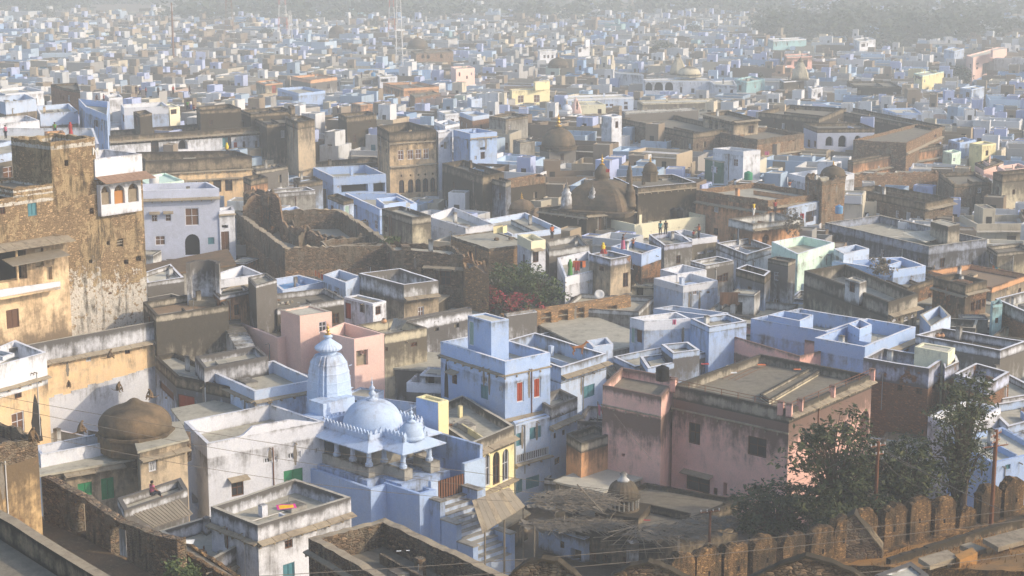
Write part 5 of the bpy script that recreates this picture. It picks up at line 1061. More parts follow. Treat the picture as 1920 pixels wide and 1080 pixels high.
# ================================================================ PEOPLE, MONKEYS, DOG
def skinmesh(name,verts,edges,rad,sub=2):
    me=bpy.data.meshes.new(name); me.from_pydata(verts,edges,[]); o=bpy.data.objects.new(name,me); C.objects.link(o)
    m=o.modifiers.new('s','SKIN'); me.skin_vertices.new() if not me.skin_vertices else None
    for i,r in enumerate(rad): me.skin_vertices[0].data[i].radius=(r,r) if not isinstance(r,tuple) else r
    me.skin_vertices[0].data[0].use_root=True
    s=o.modifiers.new('u','SUBSURF'); s.levels=sub; s.render_levels=sub
    bpy.context.view_layer.update(); dg=bpy.context.evaluated_depsgraph_get()
    out=bpy.data.meshes.new_from_object(o.evaluated_get(dg)); bpy.data.objects.remove(o); out.name=name
    for p in out.polygons: p.use_smooth=True
    return out
def figure(pose):
    hip=.92; dz=0
    if pose=='sit': dz=-.55
    b=lambda x,y,z:(x,y,z+dz)
    V=[b(0,0,.95),b(0,0,1.12),b(0,0,1.32),b(0,0,1.45),b(0,.0,1.53),b(0,-.015,1.6),b(0,-.02,1.7)]
    Rr=[.15,.125,.15,.10,.052,.085,.07]; E=[(0,1),(1,2),(2,3),(3,4),(4,5),(5,6)]
    def chain(start,pts,rs):
        k=start
        for p,r in zip(pts,rs): V.append(p); Rr.append(r); E.append((k,len(V)-1)); k=len(V)-1
        return k
    legs=[]
    for s in (-1,1):
        if pose=='sit': chain(0,[b(s*.1,-.03,.9),b(s*.16,-.45,.95),b(s*.12,-.5,.62),b(s*.12,-.66,.58)],[.09,.065,.04,.035])
        elif pose=='walk': chain(0,[b(s*.09,0,.88),b(s*.1,-.05-s*.14,.48),b(s*.1,.08-s*.22,.07),b(s*.1,-.06-s*.22,.03)],[.09,.062,.042,.035])
        else: chain(0,[b(s*.09,0,.88),b(s*.11,-.02,.48),b(s*.12,.02,.07),b(s*.13,-.13,.03)],[.09,.062,.042,.035])
        if pose=='raise' and s==1: a=[b(s*.19,0,1.42),b(s*.36,-.12,1.6),b(s*.52,-.28,1.82),b(s*.56,-.33,1.92)]
        elif pose=='raise': a=[b(s*.19,0,1.42),b(s*.27,-.22,1.22),b(s*.2,-.42,1.3),b(s*.18,-.5,1.34)]
        elif pose=='sit': a=[b(s*.19,0,1.42),b(s*.24,-.12,1.15),b(s*.14,-.36,1.0),b(s*.12,-.42,.98)]
        else: a=[b(s*.19,0,1.42),b(s*.24,.03,1.13),b(s*.25,-.07,.88),b(s*.25,-.1,.78)]
        chain(3,a,[.065,.045,.033,.03])
    body=skinmesh('body',V,E,Rr)
    # clothes
    V2=[b(0,.01,.9),b(0,.01,1.12),b(0,.01,1.34),b(0,.01,1.43)]; R2=[.185,.155,.18,.12]; E2=[(0,1),(1,2),(2,3)]
    VV,EE,RR=list(V2),list(E2),list(R2)
    for s in (-1,1):
        p=V[11] if s<0 else V[19]; q=V[12] if s<0 else V[20]
        VV.append(p); RR.append(.085); EE.append((3,len(VV)-1)); VV.append(tuple((p[i]+q[i])/2 for i in range(3)) if pose!='x' else q); RR.append(.072); EE.append((len(VV)-2,len(VV)-1))
    shirt=skinmesh('shirt',VV,EE,RR,1)
    VV=[V[0]]; RR=[.165]; EE=[]
    for s in (0,1):
        o=7+s*8; k=0
        for i in range(3): VV.append(V[o+i]); RR.append([.11,.085,.06][i]); EE.append((k,len(VV)-1)); k=len(VV)-1
    tr=skinmesh('trousers',VV,EE,RR,1)
    X=MB(); X.lathe((0,-.0,b(0,0,1.585)[2]),[(.10,0),(.108,.06),(.10,.11),(.07,.15),(.02,.165)],'hair',14); hm=X.build('hair').data; 
    ho=[o for o in bpy.data.objects if o.data==hm][0]; off=Vector(ho.location); hm.transform(__import__('mathutils').Matrix.Translation(off)); bpy.data.objects.remove(ho)
    X=MB(); r0=[(.17,b(0,0,1.05)[2]),(.2,b(0,0,.9)[2]),(.24,b(0,0,.5)[2] if pose!='sit' else .2),(.28,.04)]
    X.lathe((0,-.15 if pose=='sit' else 0,0),[(r*(1.5 if pose=='sit' else 1),z) for r,z in r0],'hair',14,lambda t:1+.05*math.sin(7*t)); so_=X.build('skirt'); sm_=so_.data; sm_.transform(__import__('mathutils').Matrix.Translation(Vector(so_.location))); bpy.data.objects.remove(so_)
    X=MB(); X.lathe((0,.03,0),[(.1,b(0,0,1.76)[2]),(.14,b(0,0,1.68)[2]),(.13,b(0,0,1.55)[2]),(.24,b(0,0,1.4)[2]),(.25,b(0,0,1.1)[2]),(.22,b(0,0,.85)[2])],'hair',14); v_o=X.build('veil'); vm=v_o.data; vm.transform(__import__('mathutils').Matrix.Translation(Vector(v_o.location))); bpy.data.objects.remove(v_o)
    return dict(body=body,shirt=shirt,trousers=tr,hair=hm,skirt=sm_,veil=vm)
FIG={p:figure(p) for p in ('stand','raise','sit','walk')}
MC={}
def matmesh(me,mat):
    k=(me.name,mat)
    if k not in MC:
        m=me.copy(); m.materials.clear(); m.materials.append(MATS[mat]); m.polygons.foreach_set('material_index',[0]*len(m.polygons)); MC[k]=m
    return MC[k]
def person(px,py,D,pose,top,bot,lab,rz=0,skirt=False,veil=None,s=1.):
    q=atD(px,py,D); t=bpy.data.objects.new('person',matmesh(FIG[pose]['body'],'skin')); t.location=q; t.rotation_euler=(0,0,rz); t.scale=(s,s,s); C.objects.link(t); tag(t,lab,'person')
    parts=[('shirt',top),('skirt' if skirt else 'trousers',bot)]+([('veil',veil)] if veil else [('hair','hair')])
    for nm,mt in parts:
        o=bpy.data.objects.new(nm,matmesh(FIG[pose][nm],mt)); o.parent=t; C.objects.link(o)
for a in [(1035,449,196,'stand','orangec','darkc','person in an orange shirt standing on the streaked grey terrace',.5),
 (1238,441,203,'stand','tealc','darkc','person in teal beside a dark clad companion on the pale terrace',2.8),
 (1248,440,203.5,'stand','darkc','darkc','person in dark clothes standing right of the one in teal',2.9),
 (1310,447,201,'raise','orangec','darkc','person in orange raising an arm towards a kite',-1.2),
 (1300,448,202,'stand','redc','darkc','small child in red next to the kite flyer',0,False,None,.6),
 (1168,467,190,'raise','darkc','pinkc','person in black with a pink skirt leaning over a blue parapet',1.4,True),
 (1187,469,189,'raise','orangec','darkc','child in orange inside the blue walled stair',-.4,False,None,.8),
 (1131,475,186,'sit','redc','redc','person in red with a yellow headscarf on the white wall',.3,True,'yellowc'),
 (1069,516,181.5,'stand','darkc','greenc','person in a dark green wrap left of the orange laundry',.3,True,'greenc'),
 (1080,514,181.5,'stand','redc','darkc','person in red and black in front of the orange laundry',-.5),
 (1480,360,232,'raise','orangec','whitec','child in orange on the white roof of the stone eave hall',.4,False,None,.9),
 (1453,401,213,'stand','redc','darkc','person in red at the corner of the small brown hall',.3),
 (1413,405,205,'stand','yellowc','whitec','person in yellow green on the crenellated grey terrace',1),
 (426,291,238,'stand','tealc','darkc','person in a teal shirt with a yellow headscarf in the courtyard mansion',.2,False,'yellowc'),
 (133,255,213,'stand','redc','redc','person wrapped in a red shawl on the long blue roof',2.6,True,'redc'),
 (11,260,213,'stand','pinkc','darkc','person in a pink striped shirt at the left edge of the blue roof',-2,False),
 (103,247,210,'sit','greenc','darkc','person in grey green sitting near the red shawl',.3),
 (352,208,281,'stand','greenc','darkc','person in green in the group on the dark rooftop',0),
 (358,207,281.5,'stand','whitec','bluec','person in white in the group on the dark rooftop',1),
 (364,210,280.5,'sit','redc','darkc','person in red sitting in the group on the dark rooftop',2),
 (182,196,296,'stand','darkc','darkc','person in black at the top of the tall blue stair',1),
 (195,195,297,'stand','redc','darkc','person in dark red beside the tall blue stair',2),
 (286,934,105.5,'sit','pinkc','darkc','person in a pink top sitting inside the small whitewashed parapet',2.2),
 (634,213,300,'stand','whitec','darkc','person in white on the roof behind the dark ruin block',1),
 (678,147,462,'stand','darkc','darkc','person in black by the concrete frame house',1),
 (1082,206,330,'stand','darkc','darkc','person in dark clothes by the tiny shrine dome',1),
 (880+280,0+0,0,'','','','')][:-1]: person(*a)
for i,(px,py) in enumerate(((256,178),(263,179),(274,180),(297,180),(325,178),(356,178))):
    person(px,py,322,'walk' if i%2 else 'stand',['darkc','bluec','redc','darkc','redc','darkc'][i],'darkc',['person in black, leftmost of those on the far blue wall','person in blue, second from the left on the far blue wall','person in red, third from the left on the far blue wall','person in black, fourth from the left on the far blue wall','person in red, fifth from the left on the far blue wall','person in black, rightmost of those on the far blue wall'][i],i)
# quadrupeds: one continuous body
def beast(kind):
    if kind=='dog':
        V=[(0,.35,.62),(0,0,.6),(0,-.32,.63),(0,-.5,.78),(0,-.62,.9),(0,-.72,.93),(0,-.88,.88),(0,.5,.66),(0,.68,.8),(0,.74,.95)]; Rr=[.105,.11,.135,.08,.07,.075,.035,.035,.025,.015]
        E=[(1,0),(1,2),(2,3),(3,4),(4,5),(5,6),(0,7),(7,8),(8,9)]
        for s in (-1,1):
            n=len(V); V+=[(s*.08,.38,.5),(s*.09,.3,.36),(s*.09,.42,.2),(s*.09,.39,.02),(s*.09,.33,.01)]; Rr+=[.075,.05,.03,.025,.025]; E+=[(0,n),(n,n+1),(n+1,n+2),(n+2,n+3),(n+3,n+4)]
            n=len(V); V+=[(s*.08,-.34,.46),(s*.085,-.3,.26),(s*.085,-.33,.03),(s*.085,-.38,.01)]; Rr+=[.055,.035,.025,.025]; E+=[(2,n),(n,n+1),(n+1,n+2),(n+2,n+3)]
            n=len(V); V+=[(s*.05,-.66,1.0),(s*.06,-.65,1.08)]; Rr+=[.025,.008]; E+=[(5,n),(n,n+1)]
        order=[1,0]+list(range(2,len(V)))
    else:
        V=[(0,.05,.12),(0,.02,.3),(0,-.04,.45),(0,-.07,.53),(0,-.12,.58),(0,-.18,.56),(0,.2,.05),(0,.4,.03),(0,.62,.1)]; Rr=[.12,.11,.09,.055,.075,.04,.03,.022,.015]
        E=[(0,1),(1,2),(2,3),(3,4),(4,5),(0,6),(6,7),(7,8)]
        for s in (-1,1):
            n=len(V); V+=[(s*.1,-.02,.12),(s*.13,-.2,.24),(s*.11,-.2,.03),(s*.11,-.3,.02)]; Rr+=[.07,.05,.03,.025]; E+=[(0,n),(n,n+1),(n+1,n+2),(n+2,n+3)]
            n=len(V); V+=[(s*.1,-.06,.42),(s*.13,-.16,.28),(s*.08,-.28,.16),(s*.07,-.32,.13)]; Rr+=[.05,.035,.025,.022]; E+=[(2,n),(n,n+1),(n+1,n+2),(n+2,n+3)]
    return skinmesh('body',V,E,Rr,2)
DOG=beast('dog'); MON=beast('mon')
def animal(px,py,D,me,mat,lab,nm,rz,s=1.):
    o=bpy.data.objects.new(nm,matmesh(me,mat)); o.location=atD(px,py,D); o.rotation_euler=(0,0,rz); o.scale=(s,s,s); C.objects.link(o); tag(o,lab,nm.replace('rhesus_',''))
animal(1084,665,147.3,DOG,'dogfur','light brown dog standing on the blue walled roof','dog',1.9,1.15)
for px,py,D,lab,rz,s in ((222,734,120.6,'monkey sitting on the left shoulder of the brown dome',1.,1.25),(283,748,119.6,'monkey with pale fur sitting on the right side of the brown dome',-.6,1.3),
 (206,672,137.6,'monkey clinging to the cream wall under the small window',2,1.3),(130,727,137.6,'monkey on the lower left of the cream wall',0,1.1),
 (151,812,117.2,'dark monkey on the white terrace wall beside the brown dome',2.2,1.5),(60,830,91.5,'monkey perched on top of the sunlit ruined tower',1,1.5)):
    animal(px,py,D,MON,'fur',lab,'rhesus_monkey',rz,s)
# ================================================================ SMALL ROOF THINGS
def cloth(px,py,D,w,d,lab,mat,mat2=None,rz=0,z=None,nm='cloth'):
    c=atD(px,py,D); 
    if z is not None: c=atz(px,py,z)
    X=MB(); n=8; g=[[None]*(n+1) for _ in range(n+1)]
    for i in range(n+1):
        for j in range(n+1):
            x=(i/n-.5)*w; y=(j/n-.5)*d; g[i][j]=Vector((c.x+x*math.cos(rz)-y*math.sin(rz),c.y+x*math.sin(rz)+y*math.cos(rz),c.z+.03+.05*noise.noise(Vector((x*2,y*2,c.x)))))
    for i in range(n):
        for j in range(n):
            m=mat2 if mat2 and 1<=i<n-1 and 1<=j<n-1 else mat
            X.quad(g[i][j],g[i+1][j],g[i+1][j+1],g[i][j+1],m)
    return tag(X.build(nm),lab,nm)
cloth(537,951,105,1.25,.9,'bright yellow cloth with a magenta border lying on the white house roof','magenta','marigold',.25)
for px,py,D,w,m,l in ((1322,683,146,.7,'redc','small red cloth, leftmost scrap on the pink mansion roof'),(1428,684,143,.7,'orangec','salmon rag near the far corner of the pink mansion roof'),(1311,708,138,.6,'tealc','pale blue plastic sheet on the pink mansion roof'),(1376,699,139,.5,'whitec','white scrap in the middle of the pink mansion roof'),(1495,693,139,.6,'orangec','orange rag at the right part of the pink mansion roof'),
 (748,1034,86,.25,'whitec','larger paper scrap on the dark stone terrace'),(765,1033,86,.18,'whitec','smaller paper scrap on the dark stone terrace'),(1213,976,120,.5,'redc','red rag on the shrine terrace'),(1010+150,0,0,0,'','')):
    if D: cloth(px,py,D,w,w*.7,l,m,nm='rag')
cloth(352,1016,90,.7,.6,'crumpled white washing lying on the end of the low ruined wall','whitec',nm='cloth')
def hang(px0,px1,ytop,ybot,D,mat,lab,nm='laundry'):
    a=atD(px0,ytop,D); b=atD(px1,ytop,D); h=(ybot-ytop)*D/3200; X=MB(); n=8
    for k in range(n):
        p=a.lerp(b,k/n); q=a.lerp(b,(k+1)/n); o=lambda t:Vector((0,.09*math.sin(t*5),0)); X.quad(p+o(k)-UP*h*(1+.1*math.sin(k*2)),q+o(k+1)-UP*h*(1+.1*math.sin(k*2+2)),q,p,mat)
    tag(X.build(nm),lab,'laundry')
hang(1074,1098,489,501,180.5,'orangec','long orange cloth hanging on the laundry terrace'); hang(1078,1087,491,508,180,'redc','red garment hanging left of the orange cloth'); hang(1088,1092,490,504,180,'darkc','black garment hanging over the orange cloth')
hang(1434,1442,284,291,268,'pinkc','pink cloth hanging on the brown palace wall'); hang(1500,1508,400,410,218,'redc','red cloth flapping in front of the lavender wall')
hang(1312,1326,595,608,158.5,'redc','small red cloth pinned on the lit wall of the courtyard house') if False else hang(1261,1268,599,609,158.5,'pinkc','small pink flag on the lit wall of the courtyard house')
hang(1136,1143,317,323,222,'redc','red and white flag by the turreted temple')
hang(1350,1388,548,572,176,'curtain','brown curtain stretched under a cloth roof between white houses')
def tank(px,py,D,r,h,mat,lab):
    c=atD(px,py,D); t=thing('water_tank',lab,'water tank',c); X=MB(); pr=[(r*.97,0)]
    for k in range(5): pr+=[(r,h*(k+.2)/5),(r*.96,h*(k+.5)/5),(r,h*(k+.8)/5)]
    pr+=[(r*.95,h),(r*.5,h*1.12)]; X.lathe((c.x,c.y,c.z),pr,mat,20); X.build('tank_body',t,True)
    X=MB(); X.lathe((c.x,c.y,c.z+h*1.1),[(r*.32,0),(r*.34,.06),(r*.25,.12)],mat,14); X.build('lid',t)
tank(1242,713,134,.56,1.05,'black','black ribbed water tank on the pink mansion')
tank(1263,408,219,.5,1.1,'black','black water tank, left of the two on the pale yellow roof'); tank(1274,408,219,.5,1.1,'black','black water tank, right of the two on the pale yellow roof')
tank(1403,337,236,.6,1.0,'greentank','green water tank on a brown roof'); tank(1573,400,214,.5,.9,'bluetank','blue water tank beside the lavender wall')
tank(289,344,205,.6,.8,'whitetank','white water tank on the green roof'); tank(700,143,462,.6,.9,'bluetank','blue water tank on the concrete frame house')
for px,py,D,l in ((1758,633,152,'larger clay pot on the wide grey terrace'),(1766,633,152.2,'smaller clay pot on the wide grey terrace'),(720,606,150,'clay pot beside the small white house')):
    c=atD(px,py,D); X=MB(); X.lathe((c.x,c.y,c.z),[(.12,0),(.24,.12),(.26,.24),(.17,.36),(.12,.4),(.16,.44)],'or',14); tag(X.build('clay_pot',None,True),l,'pot')
# plastic chair
c=atD(765,394,207); t=thing('plastic_chair','white plastic chair on the grey stained roof','chair',c)
X=MB(); X.box((c.x,c.y),.5,.5,c.z+.42,c.z+.47,'whitec'); X.build('seat',t)
X=MB(); X.box((c.x,c.y+.24),.5,.05,c.z+.47,c.z+.9,'whitec'); X.build('backrest',t)
for sx in (-1,1):
    for sy in (-1,1): X=MB(); X.box((c.x+sx*.22,c.y+sy*.22),.05,.05,c.z,c.z+.42,'whitec'); X.build('leg',t)
    X=MB(); X.box((c.x+sx*.25,c.y),.05,.45,c.z+.64,c.z+.68,'whitec'); X.build('armrest',t)
# railing posts on the pink mansion
pr_,pP,pz=ROOT['pink']
X=MB()
for i,n_ in ((0,7),(1,6)):
    a,b=pP[i],pP[i+1]
    pts=[a.lerp(b,k/n_) for k in range(n_+1)]
    for q in pts: X.tube([Vector((q.x,q.y,pz)),Vector((q.x,q.y,pz+.5))],.03,'rust',4)
    X.tube([Vector((q.x,q.y,pz+.5)) for q in pts],.025,'rust',4); X.tube([Vector((q.x,q.y,pz+.25)) for q in pts],.02,'rust',4)
X.build('railing',pr_)
X=MB()
for q in (pP[0],pP[0].lerp(pP[1],.93),pP[1],pP[1].lerp(pP[2],.12),pP[2],pP[1].lerp(pP[2],.5)): X=MB(); X.box((q.x,q.y),.45,.45,pz-.6,pz+.55,'pk',-.38); X.build('corner_post',pr_)

X=MB(); I=inset(pP,.5)
for k in range(26):
    q=I[0].lerp(I[1],.06+.86*k/26); X.box((q.x,q.y),.1,.12,pz-.75,pz-.2,'cs',-.38)
a,b=I[0].lerp(I[1],.05),I[0].lerp(I[1],.94); X.tube([Vector((a.x,a.y,pz-.15)),Vector((b.x,b.y,pz-.15))],.1,'cs',4); X.build('balustrade',pr_)
for k in range(3):
    q=atD(1300+k*70,690+k*9,140); 
X=MB(); 
for k in range(5): p=atz(1330+k*12,708+k*1.2,pz-.7); q=atz(1395+k*12,676+k*1.6,pz-.7); X.tube([p,q],.02,'rust',4)
X.build('pipe_grid',pr_)
# yellow panels of the rubble house roof
for px0,px1,l in ((925,942,'left yellow panel on the parapet of the square rubble building'),(943,950,'right yellow panel on the parapet of the square rubble building')):
    a=atD(px0,438,200); b=atD(px1,436,200.5); X=MB(); X.obox(a,b-a,Vector((.05,.18,0)),Vector((0,0,.85)),'marigold' if False else 'yl'); X.obox(a+Vector((0,0,.85)),b-a,Vector((.05,.25,0)),Vector((0,0,.08)),'slab'); tag(X.build('parapet_panel'),l,'panel')
for px,py,l in ((931,450,'loose stone, left one on the bare grey roof'),(958,449,'loose stone, right one on the bare grey roof')):
    c=atD(px,py,200); X=MB(); X.lathe((c.x,c.y,c.z),[(.3,0),(.35,.12),(.22,.28),(.05,.33)],'rd',7); tag(X.build('loose_stone'),l,'stone')
# ================================================================ FORT WALL, HILLSIDE, POLES, CABLES
ML=[(1277,1037),(1328,1026),(1385,1017),(1430,1000),(1483,986),(1534,972),(1586,966),(1636,960),(1682,944),(1721,930),(1763,917),(1806,946),(1846,896),(1899,889),(1950,876)]
ZW=10.2; mp=[atz(x,y,ZW) for x,y in ML]; l0,l1=atz(1277,1035,ZW),atz(1899,888,ZW); wu=(l1-l0).normalized(); wn=Vector((wu.y,-wu.x,0))
t=thing('fort_wall','old fort wall with a row of round topped battlements in golden rubble','fort wall',Vector((l0.x,l0.y,0)))
for i,q in enumerate(mp):
    s=(q-l0).dot(wu); c=l0+wu*s; w=.93+rnd.uniform(-.05,.04) if i!=11 else .8; hh=2.3+rnd.uniform(-.15,.15); zt=ZW+rnd.choice((-.35,-.15,-.1,0,.0))+rnd.uniform(-.1,.05) if i!=11 else ZW-1.5; zb=ZW-3.1; X=MB()
    if i==11: c=l0+wu*((mp[10]-l0).dot(wu)*.5+(mp[12]-l0).dot(wu)*.5)
    n=12; pts=[(-w,zb),(w,zb),(w,zt-.75)]+[(w*math.cos(math.pi*k/n)*(1+.12*rnd.uniform(-1,1)),zt-.75+(.55+.25*rnd.random())*math.sin(math.pi*k/n)**.7+rnd.uniform(-.13,.13)) for k in range(1,n)]+[(-w,zt-.75)]
    f=[Vector((c.x+wu.x*x+wn.x*.35,c.y+wu.y*x+wn.y*.35,z)) for x,z in pts]; fm=[Vector((c.x+wu.x*x*.96+wn.x*.0,c.y+wu.y*x*.96+wn.y*.0,z+(.12 if z>zb+1 else 0))) for x,z in pts]; bk=[Vector((c.x+wu.x*x-wn.x*.35,c.y+wu.y*x-wn.y*.35,z)) for x,z in pts]
    X.loft([f,fm,bk],'rf'); m_=X.build('merlon',t)
    if i!=11:
        X=MB(); p=c+wu*rnd.uniform(-.3,.3)+wn*.352; X.obox(Vector((p.x,p.y,zt-1.75)),wu*.16,wn*.01,Vector((0,0,.32)),'hole'); X.build('loophole_shade',m_)  # thin near-black plate on the face; shade of the slit is painted
X=MB(); a=l0-wu*4; b=l0+wu*45
X.obox(Vector((a.x,a.y,-1))-wn*.8,b-a,wn*1.6,Vector((0,0,ZW-2.9+1)),'rf'); X.build('wall_base',t)
# sloping buttress
X=MB(); Q=[atD(x,y,103.5) for x,y in ((1568,1100),(1572,1005),(1586,975),(1602,966),(1654,1032),(1657,1100))]
X.loft([Q,[v+Vector((.3,1.0,0)) for v in Q]],'rd')
for k in (2,3): 
    a,b=Q[k],Q[k+1]; d=Vector((.3,1.0,0)); X.loft([[a-d*.08,b-d*.08,b+d*1.05,a+d*1.05],[a-d*.08+UP*.13,b-d*.08+UP*.13,b+d*1.05+UP*.13,a+d*1.05+UP*.13]],'dk')
X.build('buttress',t)
# hillside
X=MB(); nx,ny=70,44
def hz_(s,d): return 7.15+max(0,d-1)*.30+.25*noise.noise(Vector((s*.3,d*.3,1)))+.12*noise.noise(Vector((s*1.3,d*1.3,4)))
g=[]
for j in range(ny):
    for i in range(nx):
        s=12+i*.62; d=.3+j*.62; q=l0+wu*s+wn*d; g.append(Vector((q.x,q.y,hz_(s,d))))
X.add(g,[(j*nx+i,j*nx+i+1,(j+1)*nx+i+1,(j+1)*nx+i) for j in range(ny-1) for i in range(nx-1)],'hill')
o=X.build('hillside',None,True); tag(o,None,None,kind='structure')
def slab(lab,pts,z,h,mat,nm='stone_slab',cat='slab'):
    q=[atz(x,y,z) for x,y in pts]; q=q[:3]+[q[0]+q[2]-q[1]]; X=MB(); X.loft([[v-UP*h for v in q],q],mat); tag(X.build(nm),lab,cat)
a=atz(1662,1044,8.6); b=atz(1925,962,8.6); X=MB(); k=24
for i in range(k):
    p=a.lerp(b,i/k); X.obox(p-UP*1.5,(b-a)/k,Vector((.2,-.35,0)),Vector((0,0,1.45+rnd.uniform(-.04,.04))),'dk')
tag(X.build('low_wall'),'low stone kerb wall running along the dry grass walkway','wall')
slab('flat slab with a dark gap below, left one on the hillside',[(1722,1046),(1744,1060),(1798,1044)],10.4,.3,'slab')
slab('long flat slab step at the right of the hillside',[(1843,1010),(1872,1026),(1960,1002)],10.2,.3,'slab')
slab('square stone block next to the left slab',[(1790,1040),(1800,1050),(1833,1036)],10.5,.7,'hill',nm='stone_block',cat='block')
slab('lower step slab on the hillside path',[(1800,1022),(1830,1034),(1850,1028)],9.6,.3,'slab')
B('whitewashed shed roof with a dark front at the bottom edge','shed',74,[(1640,1078),(1716,1092),(1742,1078),(1708,1054)],'db','ws','rw',.1,.2,name='shed',vis=0,th=.3)
# arched stone wall tops near the camera
for pts,D,l in (([(945,1100),(962,1078),(985,1060),(1015,1052),(1045,1056),(1075,1078),(1095,1100)],75,'leftmost curved stone wall top at the bottom edge'),([(1120,1110),(1150,1082),(1180,1066),(1215,1058),(1245,1068),(1275,1084),(1330,1110)],74,'middle curved stone wall top at the bottom edge'),([(1360,1110),(1420,1082),(1460,1064),(1510,1047),(1560,1060),(1600,1078),(1650,1110)],73,'widest curved stone wall top, rightmost at the bottom edge')):
    Q=[atD(x,y,D) for x,y in pts]; X=MB(); P2=[]
    for i in range(len(Q)-1):
        for s in range(4): P2.append(Q[i].lerp(Q[i+1],s/4)+UP*rnd.uniform(-.03,.03))
    P2.append(Q[-1]); bk=Vector((.25,1.,0))*.42
    for i in range(len(P2)-1):
        p,q=P2[i],P2[i+1]; X.loft([[p,q,q+bk,p+bk],[p+UP*.12,q+UP*.12,q+bk+UP*.16,p+bk+UP*.16]],'dk')
        X.loft([[Vector((p.x,p.y+.12,p.z-3)),Vector((q.x,q.y+.12,q.z-3)),Vector((q.x,q.y+.6,q.z-3)),Vector((p.x,p.y+.6,p.z-3))],[p+Vector((0,.12,0)),q+Vector((0,.12,0)),q+Vector((0,.6,0)),p+Vector((0,.6,0))]],'rd')
    tag(X.build('arched_wall'),l,'wall')
# ruined wall with openings, bottom left
seg=[(78,892,99),(140,926,96.5),(158,934,96),(205,968,93.5),(236,984,92.5),(300,1006,89.5),(332,1012,88.5)]
t=thing('ruined_wall','dark ruined wall with two tall openings above the bottom left terrace','wall',atD(200,1000,93))
X=MB(); th=Vector((.42,.36,0))
zs=[atD(*s).z for s in seg]; PT=[atD(*s) for s in seg]
for i in range(len(PT)-1):
    p,q=PT[i],PT[i+1]; door=i in (1,3); zb=8
    m=5
    for k in range(m):
        a=p.lerp(q,k/m); b=p.lerp(q,(k+1)/m); ja,jb=.12*noise.noise(a*1.3),.12*noise.noise(b*1.3)
        lo=zb if not door else min(p.z,q.z)-.35
        A=[Vector((a.x,a.y,lo)),Vector((b.x,b.y,lo)),Vector((b.x+th.x,b.y+th.y,lo)),Vector((a.x+th.x,a.y+th.y,lo))]
        Bq=[Vector((a.x,a.y,a.z+ja)),Vector((b.x,b.y,b.z+jb)),Vector((b.x+th.x,b.y+th.y,b.z+jb)),Vector((a.x+th.x,a.y+th.y,a.z+ja))]
        X.loft([A,Bq],'rd')
        if door: X.loft([[v-UP*9 for v in A],[Vector((v.x,v.y,min(p.z,q.z)-2.3)) for v in A]],'rf')
X.build('wall_body',t)
B('brown earthen ledge below the ruined wall with openings','terrace',82,[(-60,1025),(150,1190),(330,1110),(75,974)],'rd','rd','dirt',0,vis=0,name='stone_terrace',reg=False)
B('low ruined wall running down to the white house with the yellow cloth','wall',87,[(330,1028),(430,1086),(452,1078),(345,1012)],'rd','rf','slab',.1,vis=0,amp=.2,name='ruined_wall',reg=False)
def pole(lab,px,yt,yb,D,r,mat,arms=()):
    a=atD(px,yb,D); b=atD(px,yt,D); t=thing('utility_pole',lab,'pole',a); X=MB(); X.tube([a-UP*2,Vector((a.x,a.y,b.z))],[r*1.2,r],mat,8); X.build('post',t)
    for dz,w,an in arms:
        X=MB(); u=Vector((math.cos(an),math.sin(an),0))*w/2; c=Vector((a.x,a.y,b.z-dz)); X.tube([c-u,c+u],.05,mat,5); X.build('cross_arm',t)
        for k in (-.9,-.3,.3,.9): X=MB(); X.tube([c+u*k,c+u*k+UP*.18],.045,'whitetank',6); X.build('insulator',t)
    return Vector((a.x,a.y,b.z))
k1=pole('rusty utility pole with tangled wires in front of the left tree',1640,828,980,110,.12,'rust',((.3,1.3,.5),(.9,1.,.5)))
k2=pole('rusty utility pole with three cross arms at the right',1858,806,985,107,.13,'rust',((.3,1.6,.9),(.75,1.3,.9),(1.1,2.0,.4)))
k3=pole('short rusty pole with one bar beside the twigs',1330,958,1022,112,.09,'rust',((.05,1.5,.3),))
pole('thin grey street pole beside the brown lean-to',945,992,1070,118,.06,'steel')
pole('thin metal post in the shrine yard',1002,987,1050,117,.05,'stick')
def cable(lab,p,q,sag,r=.016,grp=None):
    X=MB(); pts=[]
    for k in range(25):
        s=k/24; v=Vector(p).lerp(Vector(q),s); v.z-=sag*4*s*(1-s); pts.append(v)
    X.tube(pts,r,'cable',4,False); tag(X.build('cable'),lab,'cable',grp)
cable('upper long cable crossing the fort battlements',atD(430,1083,78),atD(1990,945,100),.5)
cable('lower long cable crossing the fort battlements',atD(700,1092,76),atD(1990,966,98),.3)
cable('lowest cable over the hillside slabs at the bottom right',atD(1400,1086,72),atD(1990,1026,88),.3)
cable('cable in front of the cream lower house, uppermost of three',atD(-40,736,108),atD(1330,940,110),.5)
cable('cable across the white house and temple wall, middle of three',atD(-40,752,106),atD(1330,952,111),1.0)
cable('cable across the white house and temple wall, lowest of three',atD(-40,790,104),atD(960,940,112),.9)
cable('sagging cable between the two rusty poles, upper',k1-UP*.2,k2-UP*.9,1.9)
cable('sagging cable between the two rusty poles, lower',k1-UP*.8,k2-UP*1.3,2.6)
cable('pale curved cable hanging from the left rusty pole to the battlements',k1-UP*.3,atD(1878,956,104),.2,.03)
cable('cable running from the left rusty pole towards the upper left',k1-UP*.1,atD(1180,985,112),.9)
cable('thin cable falling across the pink mansion front',atD(1152,776,126),atD(1222,862,124),.05)
